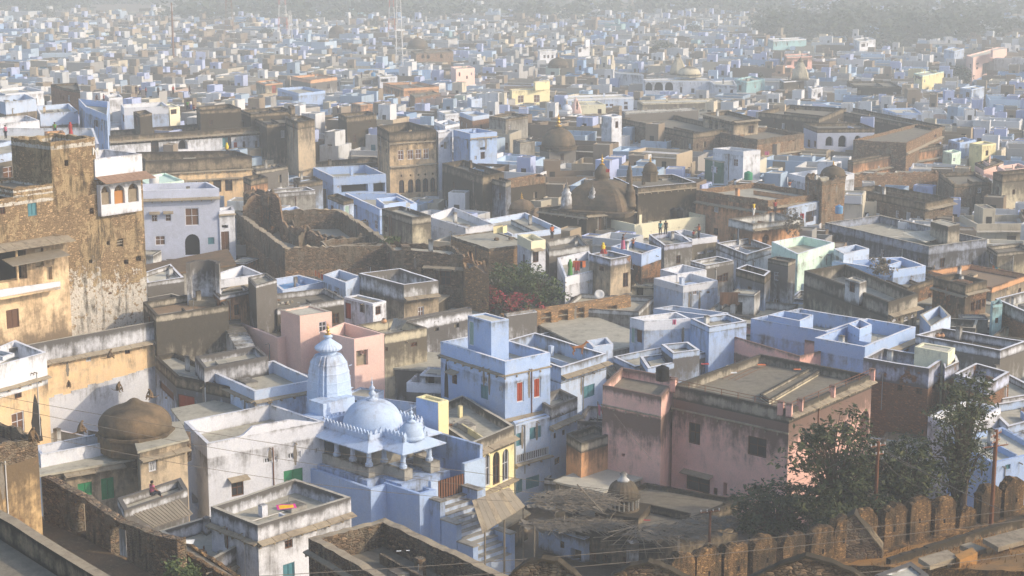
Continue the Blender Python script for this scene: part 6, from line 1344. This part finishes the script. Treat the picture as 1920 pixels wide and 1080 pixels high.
# ================================================================ TREES
def tree(lab,px,py,D,zb,rx,rz_,ncl,nl,leaf,seed,ls=.2,mat='leaf',name='tree',cat='tree',trunk=True,spread=None,ry=None):
    r=random.Random(seed); c=atD(px,py,D); t=thing(name,lab,cat,Vector((c.x,c.y,zb))); TR=MB(); base=Vector((c.x,c.y,zb)); ry=ry or rx
    top=Vector((c.x,c.y,c.z-rz_*.4)); 
    if trunk: TR.tube([base,base.lerp(top,.5)+Vector((.2,0,0)),top],[.28,.2,.12],'bark',7)
    cl=[]
    for k in range(ncl):
        while True:
            p=Vector((r.uniform(-1,1),r.uniform(-1,1),r.uniform(-1,1)))
            if p.length<1 and p.length>.35: break
        w=1+.35*noise.noise(p*2.3+Vector((seed,0,0)))
        cl.append(Vector((c.x+p.x*rx*w,c.y+p.y*ry*w,c.z+p.z*rz_*w)))
    for k,q in enumerate(cl):
        if trunk and k%2==0:
            m=top.lerp(q,.5)+Vector((r.uniform(-.3,.3),r.uniform(-.3,.3),r.uniform(-.3,.1))); TR.tube([base.lerp(top,r.uniform(.45,1)),m,q],[.12,.06,.015],'bark',5,False)
    if trunk: TR.build('trunk',t)
    L=MB(); V=[];Fc=[]
    for q in cl:
        cr=r.uniform(.35,.8)*leaf
        for j in range(nl):
            o=Vector((r.gauss(0,.45),r.gauss(0,.45),r.gauss(0,.33)))*cr; p=q+o; a=Vector((r.uniform(-1,1),r.uniform(-1,1),r.uniform(-.6,.6))).normalized(); b=a.cross(Vector((r.uniform(-1,1),r.uniform(-1,1),1))).normalized(); s=ls*r.uniform(.4,1.5)*(1.1 if k%3 else .8)
            n=len(V); V+=[p-a*s,p-b*s*.45,p+a*s,p+b*s*.45]; Fc.append((n,n+1,n+2,n+3))
    L.add(V,Fc,mat); L.build('crown',t); return t
tree('large dark green tree in front of the pink mansion corner',1570,872,112,3,3.6,3.4,200,28,1.2,1,.17)
tree('dark green tree between the two rusty poles',1700,885,112.5,3,2.7,2.4,120,28,1.1,2,.16)
tree('tall leafy tree rising over the white vaulted chapel',1800,828,114,3,2.5,3.7,160,28,1.1,3,.16)
tree('airy upper crown reaching over the brick house',1815,745,119,4,2.,2.2,60,26,1.1,9,.15)
tree('low leafy tree beside the shrine terrace and the pink mansion foot',1455,955,115,2,3.2,1.6,150,34,1.1,4,.16)
tree('small dark bush behind the fort battlements',1580,945,110,5,3.5,1.3,110,30,1.,5,.15,trunk=False,name='bush',cat='bush')
tree('green shrub in the walled garden',965,535,181,3,3.8,2.6,190,34,1.1,6,.22,'leafdry',name='bush',cat='bush')
tree('darker shrub at the right side of the walled garden',1015,545,178,3,2.2,1.8,70,28,1.,7,.22,'leafdry',name='bush',cat='bush')
tree('bougainvillea in crimson bloom in the walled garden',975,567,175.5,3,2.7,.8,42,20,.9,8,.17,'bloom',name='flowering_bush',cat='bush',trunk=False)
tree('small crimson blooming bough against the rubble wall',925,560,176,3,.9,1.5,24,22,.8,12,.17,'bloom',name='flowering_bush',cat='bush',trunk=False)
tree('small green weed growing from the stone wing',735,453,188,3,.8,.5,14,20,.8,13,.2,'leafdry',name='bush',cat='bush',trunk=False)
tree('green weed clump beside the low ruined wall',345,1068,86,12,1.0,.45,24,30,.8,14,.12,'leafdry',name='bush',cat='bush',trunk=False)
tree('dry thatch coloured bush on the violet blue terrace',1650,500,184,3,1.6,1.0,30,20,.8,15,.2,'thatch',name='bush',cat='bush',trunk=False)
tree('overgrown shrub covering the left side of the peach arched hall',1487,415,207,2,1.2,1.8,40,24,.8,16,.2,'thatch',name='bush',cat='bush',trunk=False)
# dry grass on the hillside
r=random.Random(5); V=[];Fc=[]
for k in range(9000):
    s=r.uniform(12,54); d=r.uniform(.5,20)**1.0
    if noise.noise(Vector((s*.25,d*.25,7)))+.25*r.random()<.02: continue
    q=l0+wu*s+wn*d; z=hz_(s,d); h=r.uniform(.12,.4); a=r.uniform(0,6.28); w=.035; dx,dy=math.cos(a)*w,math.sin(a)*w; n=len(V); tip=Vector((q.x+r.gauss(0,.12),q.y+r.gauss(0,.12),z+h)); V+=[Vector((q.x-dx,q.y-dy,z)),Vector((q.x+dx,q.y+dy,z)),tip]; Fc.append((n,n+1,n+2))
X=MB(); X.add(V,Fc,'drygrass'); tag(X.build('dry_grass'),'rust coloured dry grass on the hillside below the fort wall','grass',kind='stuff')
# ================================================================ TERRAIN
CTL=[(sum(p.x for p in P)/len(P),sum(p.y for p in P)/len(P),max(0,min(8.5,z-10))) for (d,P,bb,z,D) in HAND if 112<D<430 and 3<z<20]
def zg(x,y):
    if y<110: y=110
    num=den=0.
    for cx,cy,z in CTL:
        w=1/((x-cx)**2+(y-cy)**2+60)**1.5; num+=w*z; den+=w
    w=1/(45.**2+0)**1.5*6; f=min(1,max(0,(520-y)/170)); v=num/(den+w*.15)
    v=min(v,14)*f
    if y<140: v=min(v,max(0,(y-126))*.3)
    if y<150 and -16<x<26: v=min(v,max(0,y-141)*.4)
    return v-.4
gx=[-1500,-700,-300]+[-200+8*i for i in range(51)]+[300,700,1500]; gy=[0,60,100]+[110+8*i for i in range(54)]+[600,800,1200,2000,3950]
V=[(x,y,zg(x,y) if 100<y<560 and -210<x<210 else -.4) for y in gy for x in gx]; n=len(gx)
me=bpy.data.meshes.new('ground'); me.from_pydata(V,[],[(j*n+i,j*n+i+1,(j+1)*n+i+1,(j+1)*n+i) for j in range(len(gy)-1) for i in range(n-1)]); me.materials.append(MATS['earth'])
go=bpy.data.objects.new('ground',me); C.objects.link(go); tag(go,None,None,kind='structure')
# ================================================================ THE REST OF THE TOWN
ang=R(-20); gu=Vector((math.cos(ang),math.sin(ang),0)); gv=Vector((-gu.y,gu.x,0))
HB=[(sum(p.x for p in P)/len(P),sum(p.y for p in P)/len(P),max((p-P[0]).length for p in P)*.5,bb,d) for (d,P,bb,z,D) in HAND]
def inside(P,x,y):
    s=False; n=len(P)
    for i in range(n):
        a,b=P[i],P[(i+1)%n]
        if (a.y>y)!=(b.y>y) and x<(b.x-a.x)*(y-a.y)/(b.y-a.y)+a.x: s=not s
    return s
r=random.Random(11); cells=[]
cs_=6.9
for i in range(-155,285):
    for j in range(-26,285):
        cx,cy=(gu*(i*cs_)+gv*(j*cs_)).xy
        cy+=90; 
        if cy<128 or cy>1500: continue
        if abs(cx)>cy*.335+12: continue
        px,py=proj((cx,cy,5))
        if py<36 and px<1420 and r.random()<.45+(36-py)/50: continue
        if cy>1020 and r.random()<.3: continue
        px,py=proj((cx,cy,5))
        if 1430<px<1830 and 46<py<88 and r.random()<.75: continue       # the grove
        if cy>420 and r.random()<.10: continue
        cells.append((cy,cx,i,j))
cells.sort()
PAL=[('white',(.55,.56,.58),22),('pale blue',(.38,.49,.63),22),('bright blue',(.28,.42,.64),6),('cream',(.56,.51,.41),14),('grey',(.35,.34,.33),18),('brown',(.21,.16,.115),16),('pink',(.55,.42,.36),2),('orange',(.46,.31,.21),1),('turquoise',(.32,.5,.55),1),('mint green',(.46,.54,.48),.6),('yellow',(.60,.53,.32),.6),('tan',(.40,.33,.24),12)]
def pick(cy):
    while True:
        p=r.choices(PAL,PW)[0]
        if cy>340 or p[0] in ('white','pale blue','cream','grey','brown','tan'): return p
PW=[p[2] for p in PAL]
MATFOR={'white':('ws','wh','gw'),'pale blue':('lb','bs','lb'),'bright blue':('bl','bl','lb'),'cream':('cs','py','cs'),'grey':('gy','gw','gy'),'brown':('sb','dk','rb'),'pink':('pp','pk','pp'),'orange':('or','or','or'),'turquoise':('tq','tq','tq'),'mint green':('gn','gn','gn'),'yellow':('yl','yl','yl'),'tan':('tn','tn','cs')}
ok=[]
def overlap(x0,x1,y0,dmin):
    for hd,S in HPT:
        if hd>dmin-2:
            for a,b in S:
                if x0<a<x1 and b>y0+1: return True
    return False
for (cy,cx,i,j) in cells:
    w,d=r.uniform(4.6,9.6),r.uniform(4.6,8.6); far=cy>450
    if far: w=r.uniform(4,14); d=r.uniform(3.5,8)
    if far and r.random()<.12: w*=1.6; d*=1.5
    if far and r.random()<.04: w=r.uniform(18,30); d=r.uniform(3,7)
    rz=ang+r.gauss(0,.10)+(.3 if r.random()<.1 else 0); u=Vector((math.cos(rz),math.sin(rz),0)); v=Vector((-u.y,u.x,0)); c=Vector((cx+r.uniform(-1.8,1.8),cy+r.uniform(-1.8,1.8),0))
    P=[c-u*w/2+v*d/2,c-u*w/2-v*d/2,c+u*w/2-v*d/2,c+u*w/2+v*d/2]
    if any((hx-c.x)**2+(hy-c.y)**2<(hr+4)**2 and (inside(HAND[k][1],c.x,c.y) or any(inside(HAND[k][1],q.x,q.y) for q in P)) for k,(hx,hy,hr,bb,hd) in enumerate(HB)):
        if cy<330: continue
        if any((hx-c.x)**2+(hy-c.y)**2<(hr+2)**2 and inside(HAND[k][1],c.x,c.y) for k,(hx,hy,hr,bb,hd) in enumerate(HB)): continue
    g0=zg(c.x,c.y) if cy<540 else -.4
    z0=g0+r.choice((3.2,3.8,4.2,5.2,6.6,7.,7.4,8.2))+r.uniform(-.5,.5)+(r.choice((-3,-2.2,-1.5,-.6)) if far else 1.2)
    good=False
    for tr in range(8):
        z=z0-tr*.9
        if z<g0+1.6: break
        q=[proj((p.x,p.y,z)) for p in P]; x0=min(a[0] for a in q); x1=max(a[0] for a in q); y0=min(a[1] for a in q)
        if not overlap(x0,x1,y0,min(p.y for p in P)): good=True; break
    if not good: continue
    if x1<-30 or x0>1950: continue
    if y0>1085: continue
    ok.append((cy,P,z,g0,pick(cy),x0,x1,y0,u,v,w,d))
cells2=[]
for i in range(-60,120):
    for j in range(-10,90):
        cx,cy=(gu*(i*4.6)+gv*(j*4.6)).xy; cy+=95
        if 134<cy<440 and abs(cx)<cy*.335+8: cells2.append((cy,cx))
cells2.sort(); occ={}
for o_ in ok:
    for q in (o_[1][0].lerp(o_[1][2],.5),): occ.setdefault((int(q.x//8),int(q.y//8)),[]).append(o_[1])
ok2=[]
for cy,cx in cells2:
    w,d=r.uniform(3,6),r.uniform(3,5.5); rz=ang+r.gauss(0,.1); u=Vector((math.cos(rz),math.sin(rz),0)); v=Vector((-u.y,u.x,0)); c=Vector((cx+r.uniform(-1,1),cy+r.uniform(-1,1),0))
    P=[c-u*w/2+v*d/2,c-u*w/2-v*d/2,c+u*w/2-v*d/2,c+u*w/2+v*d/2]
    if any(inside(Q,c.x,c.y) for a in (-1,0,1) for b in (-1,0,1) for Q in occ.get((int(c.x//8)+a,int(c.y//8)+b),())): continue
    if any((hx-c.x)**2+(hy-c.y)**2<(hr+2)**2 and inside(HAND[k][1],c.x,c.y) for k,(hx,hy,hr,bb,hd) in enumerate(HB)): continue
    g0=zg(c.x,c.y); z0=g0+r.uniform(3,8.5); good=False
    for tr in range(9):
        z=z0-tr*.8
        if z<g0+1.4: break
        q=[proj((p.x,p.y,z)) for p in P]; x0=min(a[0] for a in q); x1=max(a[0] for a in q); y0=min(a[1] for a in q)
        if not overlap(x0,x1,y0,min(p.y for p in P)): good=True; break
    if good and x1>-20 and x0<1940 and y0<1085: ok2.append((cy,P,z,g0,pick(cy),x0,x1,y0,u,v,w,d))
print('infill2',len(ok2)); ok=sorted(ok+ok2,key=lambda t_:t_[0])
NI=190
ind,rest=ok[:NI],ok[NI:]
print('infill',len(ok))
LM=[(930,470,'the square rubble building'),(990,180,'the yellow block house'),(1235,160,'the three round arches'),(770,270,'the golden haveli'),(640,480,'the open rubble ruin'),(340,420,'the lavender house'),(1047,265,'the ribbed dome pavilion'),(1130,370,'the turreted temple dome'),(1380,300,'the white cube house'),(1580,265,'the lavender arcade'),(1500,475,'the mint house'),(1690,430,'the dark blue mansion'),(1360,690,'the pink mansion'),(930,650,'the tall blue house'),(620,690,'the temple spire'),(1560,610,'the long blue terrace'),(890,270,'the blue stair house'),(380,320,'the courtyard mansion'),(1700,730,'the brick house'),(660,350,'the blue alcove roof'),(1230,420,'the pale yellow building'),(770,160,'the salmon stepped house'),(240,190,'the drain hole parapet'),(1495,115,'the pink veranda block'),(1850,130,'the tall cream pink house'),(600,150,'the gabled white house')]
used={}
items=[]; ISPEC=[]
for (cy,P,z,g0,pal,x0,x1,y0,u,v,w,d) in ind:
    cxp=(x0+x1)/2; lm=min(LM,key=lambda L:(L[0]-cxp)**2+((L[1]-y0)*1.6)**2); dx=cxp-lm[0]; dy=y0-lm[1]
    rel='behind' if dy<-abs(dx)*.5 else ('in front of' if dy>abs(dx)*.5 else ('right of' if dx>0 else 'left of'))
    ft=r.choice(('a roof room','a flat roof','a tall parapet','a low parapet'))
    key=(pal[0],ft,rel,lm[2]); items.append((key,(x0+x1)/2)); used.setdefault(key,[]).append((x0+x1)/2)
ORD=['leftmost','second from left','third from left','fourth from left','fifth from left','sixth from left','seventh from left']
for n_,(cy,P,z,g0,pal,x0,x1,y0,u,v,w,d) in enumerate(ind):
    key,xm=items[n_]; L=sorted(used[key]); art='an' if pal[0] in ('orange',) else 'a'
    lab=f"small {pal[0]} house with {key[1]} {key[2]} {key[3]}"
    if len(L)>1: lab+=', '+ORD[L.index(xm)]
    if len(lab.split())>16: lab=lab.replace('small ','').replace('with a ','with ')
    root=thing('house',lab,'house',Vector((P[0].x*.5+P[2].x*.5,P[0].y*.5+P[2].y*.5,g0)),'flat roofed houses filling the old town')
    ms=MATFOR[pal[0]]; wl=r.choice(ms); pm=r.choice((wl,wl,ms[1],'mb','mc')); ph={'a tall parapet':1.3,'a low parapet':.5}.get(key[1],.85)
    hs=[]
    for e in (0,1):
        L_=(P[(e+1)%4]-P[e]).length; k=r.choice((1,2,3,3)); fl=max(1,int((z-g0-ph)/3))
        for q in range(k):
            for f in range(fl):
                if r.random()<.2: continue
                uu=L_*(q+.5)/k+r.uniform(-.3,.3); zz=z-ph-2.0-f*3+r.uniform(-.1,.1); ww=r.uniform(.35,.6)
                hs.append(dict(e=e,k=r.choice('wwwwchbo'),u0=uu-ww,u1=uu+ww,z0=zz,z1=zz+r.uniform(.9,1.3),arch=False))
    ev=[dict(e=e,u0=-.1,u1=(P[(e+1)%4]-P[e]).length+.1,z=z-ph-.12,w=.45) for e in (0,1) if r.random()<.35]
    volume(root,P,z,0 if key[1]=='a flat roof' else ph,ph,wl,pm,r.choice(('rc','rc','rw','rk')),g0-3,hs,ev,.05,.25,r.choice(('cap','cap_sunlit',None)),fine=False)
    if key[1]=='a roof room':
        o=P[0].lerp(P[2],r.uniform(.3,.45)); a=r.uniform(2,3); b=r.uniform(2,3.4); Q=[o-u*a/2+v*b/2,o-u*a/2-v*b/2,o+u*a/2-v*b/2,o+u*a/2+v*b/2]
        hz2=z+r.uniform(.6,1.6); q=[proj((p.x,p.y,hz2)) for p in Q]
        if not overlap(min(t_[0] for t_ in q),max(t_[0] for t_ in q),min(t_[1] for t_ in q),min(p.y for p in Q)):
            volume(root,Q,hz2,.15,.15,wl,pm,'rc',z-ph,[dict(e=1,k='o',u0=.5,u1=1.3,z0=z-ph+.1,z1=z+.6,arch=False)],(),.02,.2,None,fine=False)
    ISPEC.append((P,z,ph,key,(x0+x1)/2))
    if r.random()<.6 and key[1]!='a flat roof': clutter(root,inset(P,.25),z-ph,wl,cy)
    spouts(root,P,z-ph)
cnt={}
for (P,z,ph,key,xm) in ISPEC: cnt.setdefault((key[0],key[2],key[3]),[]).append((P,z,ph,key))
q_=0
for kk,L in cnt.items():
    if len(L)!=1 or L[0][3][1]=='a flat roof': continue
    P,z,ph,key=L[0]; c=P[0].lerp(P[2],r.uniform(.3,.7)); zr=z-ph; q_+=1; nm=f'the {kk[0]} house {kk[1]} {kk[2]}'
    if q_%3==0:
        t=thing('water_tank','black water tank on '+nm,'water tank',Vector((c.x,c.y,zr))); X=MB(); X.box((c.x,c.y),1.,1.,zr,zr+.35,'bk'); X.build('stand',t); X=MB(); X.lathe((c.x,c.y,zr+.35),[(.48,0),(.5,.3),(.47,.34),(.5,.38),(.5,.7),(.47,.74),(.5,.78),(.48,1.),(.2,1.18)],'black',16); X.build('tank_body',t,True)
    elif q_%3==1:
        t=thing('satellite_dish','pale satellite dish on '+nm,'satellite dish',Vector((c.x,c.y,zr))); X=MB(); X.tube([(c.x,c.y,zr),(c.x,c.y,zr+.9)],.04,'steel',6); X.build('mount',t)
        X=MB(); X.lathe((0,0,0),[(.05,0),(.3,.05),(.55,.17),(.54,.19),(.29,.07),(.05,.02)],'whitetank',18); mt=__import__('mathutils').Matrix.Translation((c.x,c.y,zr+1))@__import__('mathutils').Matrix.Rotation(R(55),4,'X'); X.v=[tuple(mt@Vector(v_)) for v_ in X.v]; X.build('dish',t,True)
    else:
        a=P[0].lerp(P[3],.2); b_=P[1].lerp(P[2],.8); a=Vector((a.x,a.y,zr)); b_=Vector((b_.x,b_.y,zr)); a=a.lerp(b_,.12); b_=a.lerp(b_,.85); t=thing('clothes_line','clothes line with hanging washing on '+nm,'clothes line',a.copy())
        for e_ in (a,b_): X=MB(); X.tube([e_,e_+UP*1.9],.04,'stick',5); X.build('post',t)
        X=MB(); X.tube([a+UP*1.85,a.lerp(b_,.5)+UP*1.7,b_+UP*1.85],.012,'cable',4); X.build('line',t)
        n_=r.randint(3,5)
        for w_ in range(n_):
            p=a.lerp(b_,(w_+.15)/n_)+UP*1.74; q=a.lerp(b_,(w_+.8)/n_)+UP*1.74; hh=r.uniform(.5,1.); X=MB(); mm=r.choice(('orangec','redc','whitec','bluec','pinkc','yellowc','tealc'))
            for s_ in range(4): X.quad(p.lerp(q,s_/4)-UP*hh+Vector((0,.05*(s_%2),0)),p.lerp(q,(s_+1)/4)-UP*hh+Vector((0,.05*((s_+1)%2),0)),p.lerp(q,(s_+1)/4),p.lerp(q,s_/4),mm)
            X.build('garment',t)
# all houses beyond the nearest ones: one object
m,tt,b=nt('farpaint'); N=NT(tt); at=N.n('ShaderNodeAttribute',attribute_name='paint')
st=N.noise(N.pos(1.2,1.2,.3),1,4,.7); bg_=N.noise(N.pos(),.25,4,.7)
s=N.step(N.math('ADD',N.math('MULTIPLY',st,.6),N.math('MULTIPLY',bg_,.4)),.50,.68)
N.l(N.mix(N.math('MULTIPLY',s,.55),at.outputs['Color'],(.11,.095,.075)),b.inputs['Base Color']); MATS['farpaint']=m
V=[];Fc=[];Cc=[]
def q4(a,b_,c_,d_,col): n=len(V); V.extend((a,b_,c_,d_)); Fc.append((n,n+1,n+2,n+3)); Cc.append(col)
ROOFC=[(.36,.34,.30),(.42,.40,.36),(.24,.22,.19),(.30,.27,.22),(.5,.5,.5)]
def simple(P,z,zb,col,ph,th,rc,wins,u=None):
    n=4; I=inset(P,th) if ph>0 else P; tp=tuple(min(1,c*1.12) for c in col)  # parapet top lighter than the wall: sunlit edge painted into the colour
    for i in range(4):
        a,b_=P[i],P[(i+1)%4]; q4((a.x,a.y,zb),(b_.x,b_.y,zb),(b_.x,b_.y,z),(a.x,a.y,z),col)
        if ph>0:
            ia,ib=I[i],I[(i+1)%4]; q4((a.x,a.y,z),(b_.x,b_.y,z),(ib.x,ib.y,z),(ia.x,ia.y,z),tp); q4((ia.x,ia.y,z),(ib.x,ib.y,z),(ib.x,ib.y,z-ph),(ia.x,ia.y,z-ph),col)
    q4(*[(p.x,p.y,z-ph) for p in I],rc)
    for (e,uu,ww,z0,z1,dc) in wins:
        a,b_=P[e],P[(e+1)%4]; d_=(b_-a); L=d_.length; d_/=L; nr=Vector((d_.y,-d_.x,0))*.03; p=a+d_*(uu*L-ww)+nr; q=a+d_*(uu*L+ww)+nr
        q4((p.x,p.y,z0),(q.x,q.y,z0),(q.x,q.y,z1),(p.x,p.y,z1),dc)
for (cy,P,z,g0,pal,x0,x1,y0,u,v,w,d) in rest:
    if cy>520 and r.random()<.5 : pal=r.choice((PAL[0],PAL[0],PAL[1],PAL[3],PAL[4],PAL[5],PAL[5]))
    kf=r.uniform(.72,1.12); wr=r.uniform(.97,1.03); col=(pal[1][0]*kf*wr,pal[1][1]*kf,pal[1][2]*kf/wr); rc=r.choice(ROOFC); wins=[]; ph=r.choice((.5,.8,.9,1.2))
    for e in (0,1):
        k=r.choice((0,1,2,3)); fl=max(1,int((z-g0)/3))
        for q in range(k):
            for f in range(fl):
                if r.random()<.75: wins.append((e,(q+.5)/k+r.uniform(-.04,.04),r.choice((.4,.5,.6,.6,1.3)),z-ph-2-f*3,z-ph-.75-f*3,r.choice(((.03,.03,.03),(.05,.05,.055),(.10,.05,.03),(.05,.15,.2)))))
        if r.random()<.35:
            a,b_=P[e],P[(e+1)%4]; d_=(b_-a).normalized(); nr=Vector((d_.y,-d_.x,0)); zz=z-ph; o=.5
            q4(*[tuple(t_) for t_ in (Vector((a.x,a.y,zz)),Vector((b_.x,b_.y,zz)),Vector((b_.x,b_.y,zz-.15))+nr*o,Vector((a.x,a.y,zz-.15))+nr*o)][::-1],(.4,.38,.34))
    band=r.random()
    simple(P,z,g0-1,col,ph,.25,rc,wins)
    for _ in range(r.choice((0,1,1,1,2))):
        o=P[0].lerp(P[2],r.uniform(.25,.75))+u*r.uniform(-1.5,1.5); a=r.uniform(1.6,3.2); b_=r.uniform(1.6,4.); Q=[o-u*a/2+v*b_/2,o-u*a/2-v*b_/2,o+u*a/2-v*b_/2,o+u*a/2+v*b_/2]; hh=r.choice((.2,.9,1.6,2.2,2.6)); q=[proj((p.x,p.y,z+hh)) for p in Q]
        if overlap(min(t_[0] for t_ in q),max(t_[0] for t_ in q),min(t_[1] for t_ in q),min(p.y for p in Q)): continue
        c2=r.choice((col,col,(.6,.61,.64),(.40,.46,.68),(.25,.2,.15)))
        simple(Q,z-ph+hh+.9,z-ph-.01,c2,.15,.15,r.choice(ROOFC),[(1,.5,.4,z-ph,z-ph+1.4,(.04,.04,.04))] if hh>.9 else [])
    if r.random()<.25:   # outer lower wing
        o=P[1]-v*r.uniform(1.5,2.5)+u*w*.35; a=w*.6; b_=3.; Q=[o-u*a/2+v*b_/2,o-u*a/2-v*b_/2,o+u*a/2-v*b_/2,o+u*a/2+v*b_/2]; zz=z-r.uniform(2,3.2); q=[proj((p.x,p.y,zz)) for p in Q]
        if not overlap(min(t_[0] for t_ in q),max(t_[0] for t_ in q),min(t_[1] for t_ in q),min(p.y for p in Q)): simple(Q,zz,g0-1,tuple(c*.85 for c in col),.5,.2,r.choice(ROOFC),[])
me=bpy.data.meshes.new('distant_town'); me.from_pydata(V,[],Fc); me.materials.append(MATS['farpaint'])
ca=me.color_attributes.new('paint','FLOAT_COLOR','CORNER'); buf=[]
for c_ in Cc: buf.extend((c_[0],c_[1],c_[2],1.)*4)
ca.data.foreach_set('color',buf)
o=bpy.data.objects.new('distant_town',me); C.objects.link(o); tag(o,'hundreds of small pale flat roofed houses fading into the haze','town',kind='stuff')
# ================================================================ FAR TREES
def crown(V,Fc,c,R_,hh,r,n,s):
    for k in range(n):
        while True:
            p=Vector((r.uniform(-1,1),r.uniform(-1,1),r.uniform(-.7,1)))
            if .5<p.length<1: break
        w=1+.4*noise.noise(p*2+c*.1); q=c+Vector((p.x*R_*w,p.y*R_*w,p.z*hh*w)); a=Vector((r.uniform(-1,1),r.uniform(-1,1),r.uniform(-.5,.5))).normalized(); b_=a.cross(Vector((r.uniform(-1,1),r.uniform(-1,1),1))).normalized(); ss=s*r.uniform(.6,1.4)
        i=len(V); V.extend((q-a*ss,q-b_*ss*.7,q+a*ss,q+b_*ss*.7)); Fc.append((i,i+1,i+2,i+3))
protos=[]
for k in range(4):
    V=[];Fc=[]; rr_=random.Random(k+40); hh=3.2+.5*k; crown(V,Fc,Vector((0,0,hh+1.5)),3.0+.4*k,hh*.8,rr_,900,.42); L=MB(); L.add(V,Fc,'farleaf'); L2=MB(); L2.tube([(0,0,-1),(0.2,0,hh)],[.3,.15],'bark',6)
    for a in range(5): L2.tube([(.1,0,hh*.6),(1.6*math.cos(a*1.3),1.6*math.sin(a*1.3),hh+1.5)],[.12,.03],'bark',4,False)
    protos.append((L,L2))
pm=[]
for L,L2 in protos:
    o=L.build('crown'); me=o.data; me.transform(__import__('mathutils').Matrix.Translation(Vector(o.location))); bpy.data.objects.remove(o)
    o=L2.build('trunk'); m2=o.data; m2.transform(__import__('mathutils').Matrix.Translation(Vector(o.location))); bpy.data.objects.remove(o); pm.append((me,m2))
k=0
hand_tr=[(200,80,1.),(175,82,.9),(1300,70,1.),(1420,75,1.2),(1480,60,1.2),(610,50,1.),(655,25,1.1),(1240,118,1.1),(1255,112,1.),(1900,75,1.6),(1880,70,1.4),(1800,165,.9),(1760,170,.8),(1420,170,.9),(500,80,1.),(470,60,1.),(270,100,.9),(870,60,.8),(1180,50,1.),(1130,45,1.),(350,90,.8),(40,60,.9),(90,40,1.1),(700,60,.9),(960,45,.9),(1050,60,.9),(1500,170,.7),(1690,75,1.3),(1740,70,1.2),(1600,60,1.1)]
for (px,py,s) in hand_tr:
    D=46*3200/(py+110)*.985; q=atD(px,py,D); me,m2=pm[k%4]; t=thing('tree','dark round tree rising between the hazy far houses','tree',Vector((q.x,q.y,0)),'trees scattered through the far town'); t.scale=(s,s,s*.9); t.rotation_euler=(0,0,k*1.7)
    for nm,mm in (('crown',me),('trunk',m2)): o=bpy.data.objects.new(nm,mm); o.parent=t; C.objects.link(o)
    k+=1
V=[];Fc=[]; rr_=random.Random(77)
for q in range(58):
    px=rr_.uniform(1430,1860); py=rr_.uniform(46,88); D=46*3200/(py+110); c=atD(px,py,D); crown(V,Fc,Vector((c.x,c.y,4.5)),rr_.uniform(7,14),rr_.uniform(7,11),rr_,420,1.2)
for q in range(420):
    px=rr_.uniform(-40,1960); py=rr_.uniform(-10,34) if rr_.random()<.75 else rr_.uniform(30,50); D=46*3200/(py+110); c=atD(px,py,D)
    if noise.noise(Vector((c.x*.006,c.y*.004,2)))<-.08 and py>5: continue
    crown(V,Fc,Vector((c.x,c.y,4)),rr_.uniform(8,15),rr_.uniform(6,12),rr_,200,1.9)
L=MB(); L.add(V,Fc,'farleaf'); tag(L.build('distant_trees'),'hazy dark woods along the far side of the town','trees',kind='stuff')
# ---------------------------------------------------------------- camera, light, air
cam=bpy.data.cameras.new('camera'); co=bpy.data.objects.new('camera',cam); C.objects.link(co)
co.location=(0,0,H); co.rotation_euler=(R(90)-PITCH,0,0); cam.sensor_width=36; cam.lens=F/CW*36; cam.clip_start=.5; cam.clip_end=12000
bpy.context.scene.camera=co
SUNEL=R(29); sv=Vector((.965,-.262,0)).normalized()*math.cos(SUNEL)+Vector((0,0,math.sin(SUNEL)))
sl=bpy.data.lights.new('sun','SUN'); sl.energy=2.3; sl.angle=R(.9); sl.color=(1,.82,.59)
so=bpy.data.objects.new('sun',sl); C.objects.link(so); so.rotation_euler=sv.to_track_quat('Z','Y').to_euler(); so.location=(80,-40,120)
w=bpy.data.worlds.new('World'); bpy.context.scene.world=w; w.use_nodes=True; t=w.node_tree; t.nodes.clear()
sk=t.nodes.new('ShaderNodeTexSky'); sk.sky_type='NISHITA'; sk.sun_disc=False; sk.sun_elevation=SUNEL; sk.sun_rotation=math.atan2(sv.x,sv.y); sk.dust_density=2.5; sk.air_density=1.0
bg=t.nodes.new('ShaderNodeBackground'); bg.inputs[1].default_value=.15; ow=t.nodes.new('ShaderNodeOutputWorld')
t.links.new(sk.outputs[0],bg.inputs[0]); t.links.new(bg.outputs[0],ow.inputs[0])
# haze box
X=MB(); X.obox(Vector((-1500,-60,-2)),Vector((3000,0,0)),Vector((0,4060,0)),Vector((0,0,72)),'hole'); X.mats=[]
MATS['_hz']=hz=bpy.data.materials.new('haze_air'); hz.use_nodes=True; ht=hz.node_tree; ht.nodes.clear()
ho=ht.nodes.new('ShaderNodeOutputMaterial'); pv=ht.nodes.new('ShaderNodeVolumePrincipled'); ht.links.new(pv.outputs[0],ho.inputs['Volume'])
pv.inputs['Density'].default_value=HAZE; pv.inputs['Color'].default_value=(.90,.96,.99,1); pv.inputs['Anisotropy'].default_value=.0
X.mats=['_hz']; tag(X.build('haze'),'pale morning haze that thickens towards the far side of the town','haze',kind='stuff')
sc=bpy.context.scene
sc.view_settings.view_transform='Standard'; sc.view_settings.look='None'; sc.view_settings.exposure=EXPO; sc.view_settings.gamma=1
sc.cycles.volume_bounces=1; sc.cycles.max_bounces=5; sc.cycles.diffuse_bounces=3; sc.cycles.use_denoising=True
dup={k:v for k,v in LABELS.items() if v>1}
print('objects',len(bpy.data.objects),'dups',len(dup),list(dup)[:8])
